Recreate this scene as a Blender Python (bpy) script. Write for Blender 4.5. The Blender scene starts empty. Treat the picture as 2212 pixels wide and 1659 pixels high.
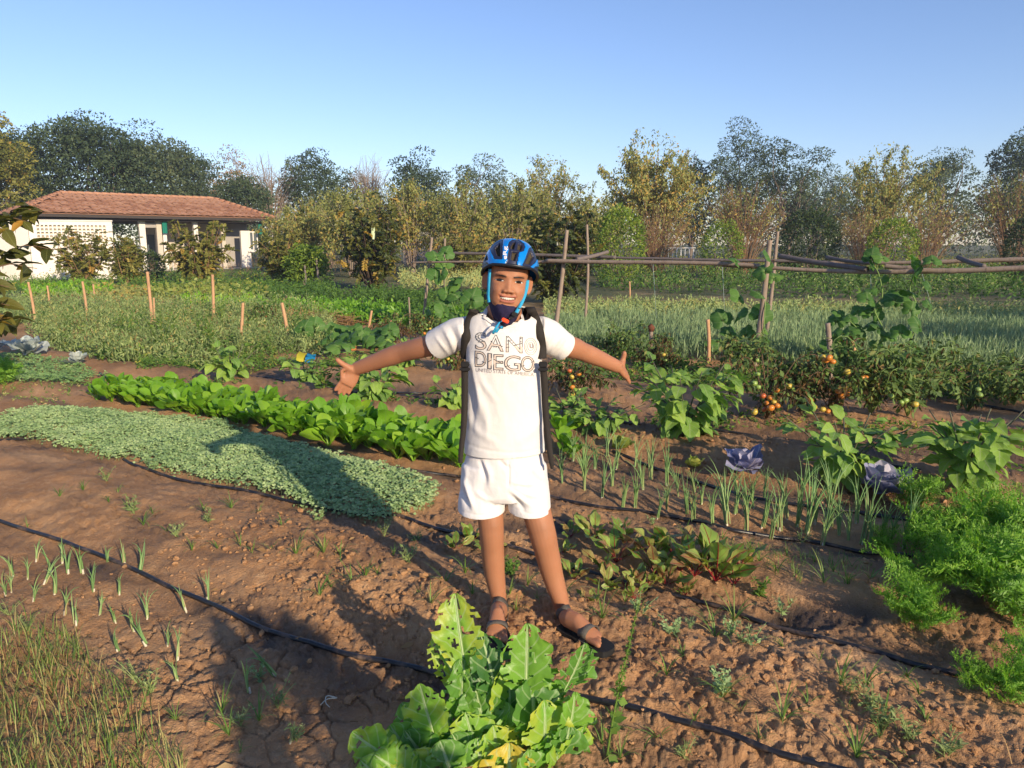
import bpy, bmesh, math, random
import numpy as np
from mathutils import Vector, Matrix
from mathutils.bvhtree import BVHTree

sc = bpy.context.scene
COL = sc.collection
R = math.radians

# ---------------------------------------------------------------- camera, sky, sun, exposure
CAM_H = 1.45
PITCH = R(10.28)
cam_d = bpy.data.cameras.new('camera')
cam_d.sensor_width = 36.0
cam_d.lens = 27.05
cam_d.clip_start = 0.05
cam_d.clip_end = 3000
cam = bpy.data.objects.new('camera', cam_d)
cam.location = (0, 0, CAM_H)
cam.rotation_euler = (math.pi / 2 - PITCH, 0, 0)
COL.objects.link(cam)
sc.camera = cam

SUN_EL, SUN_AZ = R(18.6), R(146.5)          # azimuth clockwise from +Y (sun behind the camera, to the right)
world = bpy.data.worlds.new('World')
sc.world = world
world.use_nodes = True
wn = world.node_tree.nodes
sky = wn.new('ShaderNodeTexSky')
sky.sky_type = 'NISHITA'
sky.sun_disc = False
sky.sun_elevation = SUN_EL
sky.sun_rotation = SUN_AZ
sky.altitude = 0
sky.air_density = 1.0
sky.dust_density = 0.15
sky.ozone_density = 3.0
wn['Background'].inputs['Strength'].default_value = 0.128
wb = wn.new('ShaderNodeMix'); wb.data_type = 'RGBA'; wb.blend_type = 'MULTIPLY'; wb.inputs[0].default_value = 1.0
wb.inputs[7].default_value = (0.95, 0.91, 1.05, 1)          # the camera's cool white balance
world.node_tree.links.new(sky.outputs[0], wb.inputs[6])
world.node_tree.links.new(wb.outputs[2], wn['Background'].inputs['Color'])

sun_d = bpy.data.lights.new('sun', 'SUN')
sun_d.energy = 4.9
sun_d.angle = R(0.6)
sun_d.color = (1.0, 0.82, 0.58)
sun = bpy.data.objects.new('sun', sun_d)
to_sun = Vector((math.sin(SUN_AZ) * math.cos(SUN_EL), math.cos(SUN_AZ) * math.cos(SUN_EL), math.sin(SUN_EL)))
sun.rotation_euler = to_sun.to_track_quat('Z', 'Y').to_euler()
COL.objects.link(sun)

sc.view_settings.view_transform = 'Standard'
sc.view_settings.look = 'None'
sc.view_settings.exposure = 0.45
sc.view_settings.gamma = 1.0
sc.view_settings.use_curve_mapping = False
sc.render.engine = 'CYCLES'
sc.cycles.max_bounces = 6
sc.cycles.diffuse_bounces = 3
sc.cycles.glossy_bounces = 2
sc.cycles.transmission_bounces = 4
sc.cycles.volume_bounces = 0
sc.cycles.transparent_max_bounces = 8
sc.cycles.use_denoising = True
sc.cycles.use_adaptive_sampling = True
sc.cycles.adaptive_threshold = 0.02

# ---------------------------------------------------------------- photograph geometry -> places
FPX, CX, CY = 1662.0, 1106.0, 829.5
cP, sP = math.cos(PITCH), math.sin(PITCH)

def ray(px, py):
    a = (px - CX) / FPX
    b = -(py - CY) / FPX
    return np.array([a, cP + b * sP, -sP + b * cP])

def vnoise(x, y, seed=0):
    x = np.asarray(x, float); y = np.asarray(y, float)
    xi = np.floor(x).astype(np.int64); yi = np.floor(y).astype(np.int64)
    xf = x - xi; yf = y - yi
    u = xf * xf * xf * (xf * (xf * 6 - 15) + 10); v = yf * yf * yf * (yf * (yf * 6 - 15) + 10)
    def g(ix, iy, dx, dy):
        h = hsh(ix, iy, seed) * 2 * np.pi
        return np.cos(h) * dx + np.sin(h) * dy
    a = g(xi, yi, xf, yf); b = g(xi + 1, yi, xf - 1, yf)
    c = g(xi, yi + 1, xf, yf - 1); d = g(xi + 1, yi + 1, xf - 1, yf - 1)
    return 1.4 * ((a + (b - a) * u) + ((c + (d - c) * u) - (a + (b - a) * u)) * v)

def hsh(ix, iy, seed=0):
    h = (ix * 374761393 + iy * 668265263 + seed * 2147483647 + 1013904223) & 0xFFFFFFFF
    h = ((h ^ (h >> 13)) * 1274126177) & 0xFFFFFFFF
    h = ((h ^ (h >> 16)) * 2246822519) & 0xFFFFFFFF
    h = h ^ (h >> 15)
    return (h & 0xFFFFFF) / float(0x1000000)

def fbm(x, y, seed=0, octaves=4):
    s = 0; a = 1.0; t = 0
    for o in range(octaves):
        s = s + a * vnoise(x, y, seed + o * 17); t += a
        x = x * 2.03 + 5.1; y = y * 2.03 - 3.7; a *= 0.5
    return s / t

def worley(x, y, seed=0, jit=0.9):
    x = np.asarray(x, float); y = np.asarray(y, float)
    xi = np.floor(x).astype(np.int64); yi = np.floor(y).astype(np.int64)
    f1 = np.full(x.shape, 9.0); f2 = np.full(x.shape, 9.0); cid = np.zeros(x.shape)
    for dx in (-1, 0, 1):
        for dy in (-1, 0, 1):
            cx = xi + dx; cy = yi + dy
            px = cx + 0.5 + jit * (hsh(cx, cy, seed) - 0.5)
            py = cy + 0.5 + jit * (hsh(cx, cy, seed + 91) - 0.5)
            d = np.hypot(px - x, py - y)
            near = d < f1
            f2 = np.where(near, f1, np.minimum(f2, d))
            cid = np.where(near, hsh(cx, cy, seed + 7), cid)
            f1 = np.where(near, d, f1)
    return f1, f2, cid

def sstep(a, b, x):
    t = np.clip((np.asarray(x, float) - a) / (b - a), 0, 1)
    return t * t * (3 - 2 * t)

UX, UY = 0.86, -0.51     # direction the beds run
VX, VY = 0.51, 0.86      # across the beds, away from the camera
BT = [-3, 0.7, 1.1, 1.75, 1.95, 2.2, 2.55, 2.8, 2.97, 3.15, 3.45, 3.72, 3.88, 4.15, 4.4, 4.6, 4.75, 5.1, 5.5, 5.8, 6.2, 6.8, 7.4, 7.9, 8.6, 9.2, 9.8, 11, 14, 400]
BH = [0.02, 0.04, -.025, -.045, -.02, .045, .07, .015, -.01, .02, .045, .02, -.03, .025, .02, -.025, .0, .075, .085, -.04, .02, .07, .05, -.03, .03, .0, .03, 0, 0, 0]
def hmac(x, y):
    x = np.asarray(x, float); y = np.asarray(y, float)
    t = VX * x + VY * y + 0.12 * vnoise(x * .6, y * .6, 3)
    h = np.interp(t, BT, BH)
    r = np.hypot(x, y)
    return h + 0.022 * vnoise(x * 1.7, y * 1.7, 11) * sstep(60, 10, r) + 0.12 * vnoise(x * .05, y * .05, 5) * sstep(8, 30, r)

def gp(px, py):
    d = ray(px, py)
    h = 0.0
    for _ in range(5):
        t = (h - CAM_H) / min(d[2], -1e-4)
        h = float(hmac(d[0] * t, d[1] * t))
    t = (h - CAM_H) / min(d[2], -1e-4)
    return np.array([d[0] * t, d[1] * t, h])

def at(px, py, Y):
    d = ray(px, py)
    t = Y / d[1]
    return np.array([d[0] * t, Y, CAM_H + d[2] * t])

# ---------------------------------------------------------------- scene helpers
def tag(o, label=None, cat=None, group=None, kind=None):
    if label: o['label'] = label
    if cat: o['category'] = cat
    if group: o['group'] = group
    if kind: o['kind'] = kind
    return o

def link(name, data=None, parent=None, loc=None, rot=None, scale=None):
    o = bpy.data.objects.new(name, data)
    COL.objects.link(o)
    if parent is not None: o.parent = parent
    if loc is not None: o.location = tuple(float(v) for v in loc)
    if rot is not None: o.rotation_euler = rot
    if scale is not None: o.scale = (scale, scale, scale) if isinstance(scale, (int, float)) else scale
    return o

def empty(name, loc=(0, 0, 0), rz=0, label=None, cat=None, group=None):
    o = link(name, None, None, loc, (0, 0, rz))
    o.empty_display_size = 0.1
    return tag(o, label, cat, group)

def copy_tree(o, kids, parent=None):
    c = o.copy(); COL.objects.link(c)
    if parent is not None: c.parent = parent
    for ch in kids.get(o, []):
        copy_tree(ch, kids, c)
    return c

class MB:
    """collects vertices, faces, uv, a 'tint' value and material slots; build() makes one mesh"""
    def __init__(s):
        s.v = []; s.f = []; s.uv = []; s.t = []; s.m = []; s.n = 0
    def add(s, v, f, uv=None, tint=0.5, mi=0):
        v = np.asarray(v, float).reshape(-1, 3)
        if not isinstance(f, list): f = [np.asarray(f, int)]
        s.v.append(v)
        s.uv.append(np.zeros((len(v), 2)) if uv is None else np.asarray(uv, float))
        s.t.append(np.full(len(v), tint) if np.isscalar(tint) else np.asarray(tint, float))
        for g in f:
            if len(g):
                s.f.append(g + s.n); s.m.append(np.full(len(g), mi) if np.isscalar(mi) else np.asarray(mi))
        s.n += len(v)
        return s
    def mesh(s, name, mats, smooth=True):
        me = bpy.data.meshes.new(name)
        v = np.concatenate(s.v); uv = np.concatenate(s.uv); t = np.concatenate(s.t)
        loops = np.concatenate([g.ravel() for g in s.f])
        cnt = np.concatenate([np.full(len(g), g.shape[1]) for g in s.f])
        st = np.concatenate([[0], np.cumsum(cnt)[:-1]])
        mi = np.concatenate(s.m)
        me.vertices.add(len(v)); me.vertices.foreach_set('co', v.astype(np.float32).ravel())
        me.loops.add(len(loops)); me.loops.foreach_set('vertex_index', loops.astype(np.int32))
        me.polygons.add(len(cnt))
        me.polygons.foreach_set('loop_start', st.astype(np.int32))
        me.polygons.foreach_set('material_index', mi.astype(np.int32))
        me.polygons.foreach_set('use_smooth', np.full(len(cnt), smooth))
        u = me.uv_layers.new(name='uv'); u.data.foreach_set('uv', uv[loops].astype(np.float32).ravel())
        a = me.attributes.new('tint', 'FLOAT', 'POINT'); a.data.foreach_set('value', t.astype(np.float32))
        for m in (mats if isinstance(mats, (list, tuple)) else [mats]): me.materials.append(m)
        me.update(calc_edges=True)
        return me
    def obj(s, name, mats, parent=None, loc=None, rot=None, scale=None, smooth=True):
        return link(name, s.mesh(name, mats, smooth), parent, loc, rot, scale)

def unit(v):
    v = np.asarray(v, float); return v / (np.linalg.norm(v) + 1e-12)

def grid_faces(nu, nv, closed_u=False):
    """vertices are laid out row by row: index = j*nu + i (i across, j along)"""
    ni = nu if closed_u else nu - 1
    i, j = np.meshgrid(np.arange(ni), np.arange(nv - 1))
    i = i.ravel(); j = j.ravel(); i2 = (i + 1) % nu
    return np.stack([j * nu + i, j * nu + i2, (j + 1) * nu + i2, (j + 1) * nu + i], 1)

def tube(pts, rad, k=6, cap=True, ry=None, up=None, twist=0.0):
    """swept tube; rad per point (ry: second radius along 'up')"""
    p = np.asarray(pts, float); n = len(p)
    rad = np.full(n, rad) if np.isscalar(rad) else np.asarray(rad, float)
    ry = rad if ry is None else (np.full(n, ry) if np.isscalar(ry) else np.asarray(ry, float))
    tg = np.gradient(p, axis=0); tg /= np.linalg.norm(tg, axis=1)[:, None] + 1e-12
    if up is None:
        up = np.array([0, 0, 1.0]) if abs(tg[0][2]) < 0.9 else np.array([1.0, 0, 0])
    up = np.asarray(up, float)
    b = up - tg[0] * up.dot(tg[0]); b = unit(b)
    B = np.zeros((n, 3)); A = np.zeros((n, 3))
    for i in range(n):
        b = b - tg[i] * b.dot(tg[i]); b = unit(b)
        B[i] = b; A[i] = np.cross(b, tg[i])
    ang = np.linspace(0, 2 * np.pi, k, endpoint=False) + twist
    ca, sa = np.cos(ang), np.sin(ang)
    v = p[:, None, :] + A[:, None, :] * (rad[:, None] * ca)[:, :, None] + B[:, None, :] * (ry[:, None] * sa)[:, :, None]
    v = v.reshape(-1, 3)
    f = grid_faces(k, n, True)
    uv = np.stack(np.meshgrid(np.arange(k) / k, np.linspace(0, 1, n)), -1).reshape(-1, 2)
    fs = [f]
    if cap:
        v = np.vstack([v, p[0], p[-1]]); uv = np.vstack([uv, [.5, 0], [.5, 1]])
        i = np.arange(k); j = (i + 1) % k
        fs.append(np.vstack([np.stack([j, i, np.full(k, n * k)], 1), np.stack([(n - 1) * k + i, (n - 1) * k + j, np.full(k, n * k + 1)], 1)]))
    return v, fs, uv

def curve_pts(pts, n):
    """Catmull-Rom through pts"""
    p = np.asarray(pts, float)
    if len(p) == 2:
        t = np.linspace(0, 1, n)[:, None]; return p[0] * (1 - t) + p[1] * t
    q = np.vstack([2 * p[0] - p[1], p, 2 * p[-1] - p[-2]])
    s = np.linspace(0, len(p) - 1 - 1e-9, n); k = s.astype(int); t = (s - k)[:, None]
    a, b, c, d = q[k], q[k + 1], q[k + 2], q[k + 3]
    return 0.5 * (2 * b + (c - a) * t + (2 * a - 5 * b + 4 * c - d) * t ** 2 + (3 * b - a - 3 * c + d) * t ** 3)

def box(c, s, bev=0.0):
    c = np.asarray(c, float); h = np.asarray(s, float) / 2
    v = np.array([[x, y, z] for z in (-1, 1) for y in (-1, 1) for x in (-1, 1)]) * h + c
    f = np.array([[0, 2, 3, 1], [4, 5, 7, 6], [0, 1, 5, 4], [2, 6, 7, 3], [0, 4, 6, 2], [1, 3, 7, 5]])
    return v, f

# ---------------------------------------------------------------- materials
class NT:
    def __init__(s, name):
        s.m = bpy.data.materials.new(name); s.m.use_nodes = True
        s.t = s.m.node_tree; s.t.nodes.clear()
        s.out = s.t.nodes.new('ShaderNodeOutputMaterial')
    def n(s, typ, props=None, **ins):
        d = s.t.nodes.new(typ)
        for k, v in (props or {}).items(): setattr(d, k, v)
        for k, v in ins.items():
            key = int(k[1:]) if k[0] == '_' and k[1:].isdigit() else k.replace('_', ' ')
            s.set(d, key, v)
        return d
    def set(s, d, key, v):
        if isinstance(v, bpy.types.NodeSocket): s.t.links.new(v, d.inputs[key])
        elif isinstance(v, bpy.types.Node): s.t.links.new(v.outputs[0], d.inputs[key])
        else:
            if isinstance(v, tuple) and len(v) == 3 and d.inputs[key].type == 'RGBA': v = (*v, 1)
            d.inputs[key].default_value = v
    def ramp(s, fac, stops, interp='LINEAR'):
        d = s.n('ShaderNodeValToRGB', _0=fac); cr = d.color_ramp; cr.interpolation = interp
        while len(cr.elements) < len(stops): cr.elements.new(0.5)
        for e, (p, c) in zip(cr.elements, stops):
            e.position = p; e.color = (*c, 1) if len(c) == 3 else c
        return d.outputs[0]
    def math(s, op, a, b=0.0, c=0.0, clamp=False):
        return s.n('ShaderNodeMath', dict(operation=op, use_clamp=clamp), _0=a, _1=b, _2=c).outputs[0]
    def mix(s, fac, a, b, mode='MIX'):
        d = s.n('ShaderNodeMix', dict(data_type='RGBA', blend_type=mode, clamp_factor=True))
        s.set(d, 0, fac); s.set(d, 6, a); s.set(d, 7, b)
        return d.outputs[2]
    def noise(s, scale, detail=3, rough=0.55, vec=None, dist=0.0):
        d = s.n('ShaderNodeTexNoise', Scale=scale, Detail=detail, Roughness=rough, Distortion=dist)
        if vec is not None: s.set(d, 'Vector', vec)
        return d.outputs[0]
    def obj(s): return s.n('ShaderNodeTexCoord').outputs['Object']
    def attr(s, name): return s.n('ShaderNodeAttribute', dict(attribute_name=name))
    def bump(s, h, strength=0.3, dist=0.01): return s.n('ShaderNodeBump', Height=h, Strength=strength, Distance=dist).outputs[0]
    def pbr(s, col, rough=0.6, bump=None, spec=0.4, metal=0.0, **kw):
        d = s.n('ShaderNodeBsdfPrincipled', Base_Color=col, Roughness=rough, Metallic=metal)
        s.set(d, 'Specular IOR Level', spec)
        if bump is not None: s.set(d, 'Normal', bump)
        for k, v in kw.items(): s.set(d, k.replace('_', ' '), v)
        return d
    def finish(s, sh):
        s.t.links.new(sh.outputs[0] if isinstance(sh, bpy.types.Node) else sh, s.out.inputs[0]); return s.m

def leaf_mat(name, stops, trans=0.35, rough=0.5, vein=None, vein_amt=0.5, spec=0.35, edge=None, nveins=7.0, tscale=1.5, spots=None, bump=0.0):
    """stops: colour ramp over the per-leaf tint; veins drawn from the leaf's own uv (u across, v along)"""
    n = NT(name)
    tint = n.attr('tint').outputs['Fac']
    rnd = n.n('ShaderNodeObjectInfo').outputs['Random']
    f = n.math('MULTIPLY_ADD', rnd, 0.22, n.math('SUBTRACT', tint, 0.11))
    col = n.ramp(f, stops)
    if vein is not None or edge is not None or spots is not None or bump:
        sep = n.n('ShaderNodeSeparateXYZ', Vector=n.n('ShaderNodeUVMap', dict(uv_map='uv')).outputs[0])
        u, v = sep.outputs[0], sep.outputs[1]
        au = n.math('ABSOLUTE', n.math('SUBTRACT', u, 0.5))
    if vein is not None:
        mid = n.math('LESS_THAN', au, 0.035)
        w = n.math('SINE', n.math('MULTIPLY', n.math('SUBTRACT', v, n.math('MULTIPLY', au, 0.55)), nveins * 6.283))
        side = n.math('MULTIPLY', n.math('GREATER_THAN', w, 0.9), 0.6)
        col = n.mix(n.math('MULTIPLY', n.math('MAXIMUM', mid, side), vein_amt), col, vein)
    if edge is not None:
        ns = n.noise(9.0, 2, vec=n.n('ShaderNodeUVMap', dict(uv_map='uv')).outputs[0])
        e = n.math('MULTIPLY', n.math('SUBTRACT', n.math('ADD', au, n.math('MULTIPLY', ns, .25)), 0.5), 5.0, clamp=True)
        col = n.mix(e, col, edge)
    if spots is not None:
        ns = n.noise(14.0, 2, vec=n.obj())
        col = n.mix(n.math('MULTIPLY', n.math('SUBTRACT', ns, 0.6), 9.0, clamp=True), col, spots)
    bm = None
    if bump:
        bm = n.bump(n.noise(60.0 * bump, 2, vec=n.obj()), 0.5, 0.004)
    b = n.pbr(col, rough, spec=spec, bump=bm)
    tr = n.n('ShaderNodeBsdfTranslucent', Color=n.mix(0.55, col, n.n('ShaderNodeHueSaturation', Saturation=1.25, Value=tscale, Color=col).outputs[0]))
    return n.finish(n.n('ShaderNodeMixShader', _0=trans, _1=b, _2=tr))

def plain_mat(name, col, rough=0.6, spec=0.4, var=0.15, scale=8.0, bump=0.0, bscale=60.0, metal=0.0, **kw):
    n = NT(name)
    o = n.obj()
    ns = n.noise(scale, 4, vec=o)
    c = n.mix(n.math('MULTIPLY', ns, 1.0), tuple(x * (1 - var) for x in col), tuple(min(1, x * (1 + var)) for x in col))
    bm = n.bump(n.noise(bscale, 3, vec=o), bump, 0.01) if bump else None
    return n.finish(n.pbr(c, rough, bm, spec, metal, **kw))
# ---------------------------------------------------------------- the ground
def soil_fields(x, y):
    t = VX * x + VY * y
    s = UX * x + UY * y
    r = np.hypot(x, y)
    near = sstep(14, 6, r)
    h = hmac(x, y)
    h = h + near * (0.020 * fbm(x * 4.2, y * 4.2, 21, 3) + 0.007 * fbm(x * 19, y * 19, 33, 3) + .0045 * fbm(x * 62, y * 62, 35, 2))
    # clods: rounded lumps where the soil was dug over
    m = sstep(-.12, .3, fbm(x * .9 + 3, y * .9, 44, 3) + .15) * near
    dug = np.exp(-((t - 2.25) / .3) ** 2) * sstep(-3.2, -.9, s) + 1.0 * np.exp(-((t - 5.25) / .5) ** 2) + .8 * np.exp(-((t - 2.95) / .22) ** 2) + .5 * sstep(.2, .8, s) * sstep(2.6, 1.6, t)
    m = np.clip(m * .7 + dug * .8, 0, 1)
    for cell, amp, sd in ((.085, .012, 1), (.043, .013, 2), (.024, .010, 3)):
        wx = x + .03 * vnoise(x * 11, y * 11, 61) + .012 * vnoise(x * 34, y * 34, 63); wy = y + .03 * vnoise(x * 11, y * 11, 62) + .012 * vnoise(x * 34, y * 34, 64)
        f1, f2, cid = worley(wx / cell, wy / cell, sd)
        lump = np.sqrt(np.clip(1 - (f1 / .62) ** 2, 0, 1))
        h = h + near * m * amp * lump * np.where(cid > .55, cid, .06)
    # shrinkage cracks of dried mud
    cr = sstep(2.0, 1.6, t) * sstep(.7, .2, x) * sstep(.6, 1.1, t) * near
    cr = np.clip(cr + near * .8 * sstep(.1, .3, vnoise(x * .8, y * .8, 71)) * sstep(3.0, 2.6, t) * (s < 0), 0, 1)
    wx = x + .03 * vnoise(x * 9, y * 9, 81); wy = y + .03 * vnoise(x * 9, y * 9, 82)
    f1, f2, _ = worley(wx / .125, wy / .125, 5)
    c1 = sstep(.08, .0, f2 - f1) * (.35 + .65 * sstep(-.15, .25, vnoise(x * 4, y * 4, 85)))
    g1, g2, _ = worley(wx / .055, wy / .055, 6)
    c2 = sstep(.09, .0, g2 - g1) * .45 * sstep(-.1, .25, vnoise(x * 3, y * 3, 83))
    crack = cr * np.maximum(c1, c2)
    h = h - .018 * crack
    # dampness left by the drip lines, and the muddy pool beside the carrots
    wet = np.zeros_like(x)
    for tt, w_, a in ((1.93, .10, .4), (2.92, .10, .45), (3.85, .14, .6), (4.55, .18, .7), (5.8, .42, .85)):
        wet = np.maximum(wet, a * np.exp(-((t + .1 * vnoise(x, y, 9) - tt) / w_) ** 2))
    wet = np.maximum(wet, .85 * sstep(.25, 1.0, s) * sstep(3.05, 3.2, t) * sstep(3.9, 3.7, t))
    wet = np.maximum(wet, .7 * sstep(.5, 1.2, s) * sstep(2.62, 2.75, t) * sstep(2.95, 2.9, t))
    wet = np.maximum(wet, .85 * sstep(0.1, .5, s) * sstep(3.9, 4.0, t) * sstep(4.75, 4.5, t))
    pool = np.exp(-(((x - 1.22) / .3) ** 2 + ((y - 2.83) / .13) ** 2)); pool = sstep(.3, .75, pool)
    pool2 = sstep(.3, .8, np.exp(-(((x - .1) / .28) ** 2 + ((y - 3.75) / .13) ** 2)))
    h = h - .02 * np.maximum(pool, pool2) * near
    wet = np.maximum(wet, np.maximum(pool, pool2))
    wet = wet * (.75 + .5 * fbm(x * 2.5, y * 2.5, 12, 3)) + near * .42 * sstep(.02, .45, fbm(x * 1.9, y * 1.9, 14, 4)) + .25 * near * sstep(.1, .5, fbm(x * 7, y * 7, 15, 3))
    return h, np.clip(wet, 0, 1), crack, m, np.maximum(pool, pool2)

def build_ground():
    dep = np.arange(R(38.5), R(.9), -.0018)                 # depression angles seen from the camera, near to far
    rn = CAM_H / np.tan(dep)
    rr = np.concatenate([[.02, .5, .9, 1.3, 1.6], rn, [110, 140, 190, 260, 400, 700, 1500]])
    a1 = np.arange(R(-42), R(42), .0019)
    a2 = np.linspace(R(42), R(318), 90)
    aa = np.concatenate([a1, a2[:-1]])
    A, Rr = np.meshgrid(aa, rr)
    x = (Rr * np.sin(A)).ravel(); y = (Rr * np.cos(A)).ravel()
    h, wet, crack, m, pool = soil_fields(x, y)
    f = grid_faces(len(aa), len(rr), True)[:, ::-1]
    mb = MB(); mb.add(np.stack([x, y, h], 1), f, tint=wet)
    n = NT('soil')
    o = n.obj()
    wetn = n.attr('tint').outputs['Fac']
    big = n.noise(1.3, 4, .6, o); fine = n.noise(26.0, 5, .65, o); mid = n.noise(6.0, 4, .6, o)
    dry = n.ramp(big, [(.3, (.32, .165, .075)), (.5, (.45, .245, .115)), (.72, (.54, .33, .175))])
    dry = n.mix(n.math('MULTIPLY', n.math('SUBTRACT', mid, .45), 2.2, clamp=True), dry, (.35, .18, .082))
    dry = n.mix(n.math('MULTIPLY', n.math('SUBTRACT', fine, .5), 2.4, clamp=True), dry, (.56, .37, .21))
    damp = n.ramp(mid, [(.3, (.06, .042, .032)), (.7, (.125, .082, .056))])
    col = n.mix(n.math('MULTIPLY', wetn, 1.25, clamp=True), dry, damp)
    # beyond the beds the open ground is dry grass and stubble
    geo = n.n('ShaderNodeNewGeometry').outputs['Position']
    dist = n.n('ShaderNodeVectorMath', dict(operation='LENGTH'), _0=geo).outputs['Value']
    far = n.math('MULTIPLY', n.math('SUBTRACT', dist, 13.0), .1, clamp=True)
    grass = n.ramp(n.noise(.6, 5, .65, o), [(.3, (.05, .075, .03)), (.5, (.12, .125, .05)), (.68, (.25, .19, .10))])
    col = n.mix(far, col, grass)
    rough = n.math('SUBTRACT', .95, n.math('MULTIPLY', wetn, .38))
    b = n.bump(n.math('ADD', n.math('MULTIPLY', fine, .7), n.noise(90.0, 4, .7, o)), .8, .018)
    mat = n.finish(n.pbr(col, rough, b, spec=.3))
    g = mb.obj('ground', mat)
    tag(g, kind='structure')
    return g
ground = build_ground()

def loose_clods():
    """crumbs and clods lying loose on the dug soil"""
    r = np.random.default_rng(17)
    n = 5200; s_ = r.uniform(-3.2, 3.2, n); t_ = np.where(r.random(n) < .55, r.normal(2.25, .3, n), np.where(r.random(n) < .5, r.normal(5.2, .4, n), r.uniform(.6, 4.8, n)))
    det = UX * VY - UY * VX; x = (s_ * VY - UY * t_) / det; y = (UX * t_ - s_ * VX) / det
    k = (y > 1.2) & (fbm(x * 1.6, y * 1.6, 3, 3) > r.uniform(-.5, .35, n)); x, y = x[k], y[k]; n = len(x)
    h = soil_fields(x, y)[0]
    size = .0035 + .011 * r.random(n) ** 4 + .004 * r.random(n)
    g = (1 + 5 ** .5) / 2
    ico = np.array([(-1, g, 0), (1, g, 0), (-1, -g, 0), (1, -g, 0), (0, -1, g), (0, 1, g), (0, -1, -g), (0, 1, -g), (g, 0, -1), (g, 0, 1), (-g, 0, -1), (-g, 0, 1)]) / 1.9
    fc = np.array([(0, 11, 5), (0, 5, 1), (0, 1, 7), (0, 7, 10), (0, 10, 11), (1, 5, 9), (5, 11, 4), (11, 10, 2), (10, 7, 6), (7, 1, 8), (3, 9, 4), (3, 4, 2), (3, 2, 6), (3, 6, 8), (3, 8, 9), (4, 9, 5), (2, 4, 11), (6, 2, 10), (8, 6, 7), (9, 8, 1)])
    v = ico[None] * (1 + r.normal(0, .22, (n, 12, 1))) * r.uniform(.7, 1.3, (n, 1, 3)) * size[:, None, None]
    v[:, :, 2] *= .75
    v = v + np.stack([x, y, h + size * .35], 1)[:, None]
    mb = MB(); mb.add(v.reshape(-1, 3), (np.arange(n)[:, None, None] * 12 + fc[None]).reshape(-1, 3), tint=np.zeros(n * 12))
    tag(mb.obj('soil_clods', ground.data.materials[0], smooth=False), 'loose clods and crumbs of brown soil', None, None, 'stuff')
loose_clods()
# ---------------------------------------------------------------- the boy
def proj(v):
    v = np.asarray(v, float).reshape(-1, 3)
    dep = v[:, 1] * cP - (v[:, 2] - CAM_H) * sP
    yc = v[:, 1] * sP + (v[:, 2] - CAM_H) * cP
    return np.stack([CX + FPX * v[:, 0] / dep, CY - FPX * yc / dep], 1)

def in_poly(p, poly):
    x, y = p[:, 0], p[:, 1]; q = np.asarray(poly, float); inside = np.zeros(len(p), bool)
    j = len(q) - 1
    for i in range(len(q)):
        c = ((q[i, 1] > y) != (q[j, 1] > y)) & (x < (q[j, 0] - q[i, 0]) * (y - q[i, 1]) / (q[j, 1] - q[i, 1] + 1e-12) + q[i, 0])
        inside ^= c; j = i
    return inside

def eval_mesh(o):
    dg = bpy.context.evaluated_depsgraph_get()
    dg.update()
    me = bpy.data.meshes.new_from_object(o.evaluated_get(dg))
    return me

def fuse(mb, voxel, smooth=4, name='fused'):
    """union of overlapping closed lofts -> one continuous skin"""
    o = mb.obj('fusing', [])
    m = o.modifiers.new('r', 'REMESH'); m.mode = 'VOXEL'; m.voxel_size = voxel; m.use_smooth_shade = True
    if smooth:
        s = o.modifiers.new('s', 'SMOOTH'); s.iterations = smooth; s.factor = 0.5
    me = eval_mesh(o)
    old = o.data
    bpy.data.objects.remove(o); bpy.data.meshes.remove(old)
    me.name = name
    return me

def get_co(me):
    a = np.empty(len(me.vertices) * 3, np.float32); me.vertices.foreach_get('co', a); return a.reshape(-1, 3).astype(float)
def get_no(me):
    a = np.empty(len(me.vertices) * 3, np.float32); me.vertices.foreach_get('normal', a); return a.reshape(-1, 3).astype(float)
def set_co(me, co):
    me.vertices.foreach_set('co', co.astype(np.float32).ravel()); me.update()
def set_attr(me, name, val):
    a = me.attributes.get(name) or me.attributes.new(name, 'FLOAT', 'POINT'); a.data.foreach_set('value', np.asarray(val, np.float32))

def bvh_of(me):
    co = get_co(me)
    return BVHTree.FromPolygons([Vector(c) for c in co], [tuple(p.vertices) for p in me.polygons])

def pts3(*q): return np.array([at(*p) for p in q])

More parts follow.
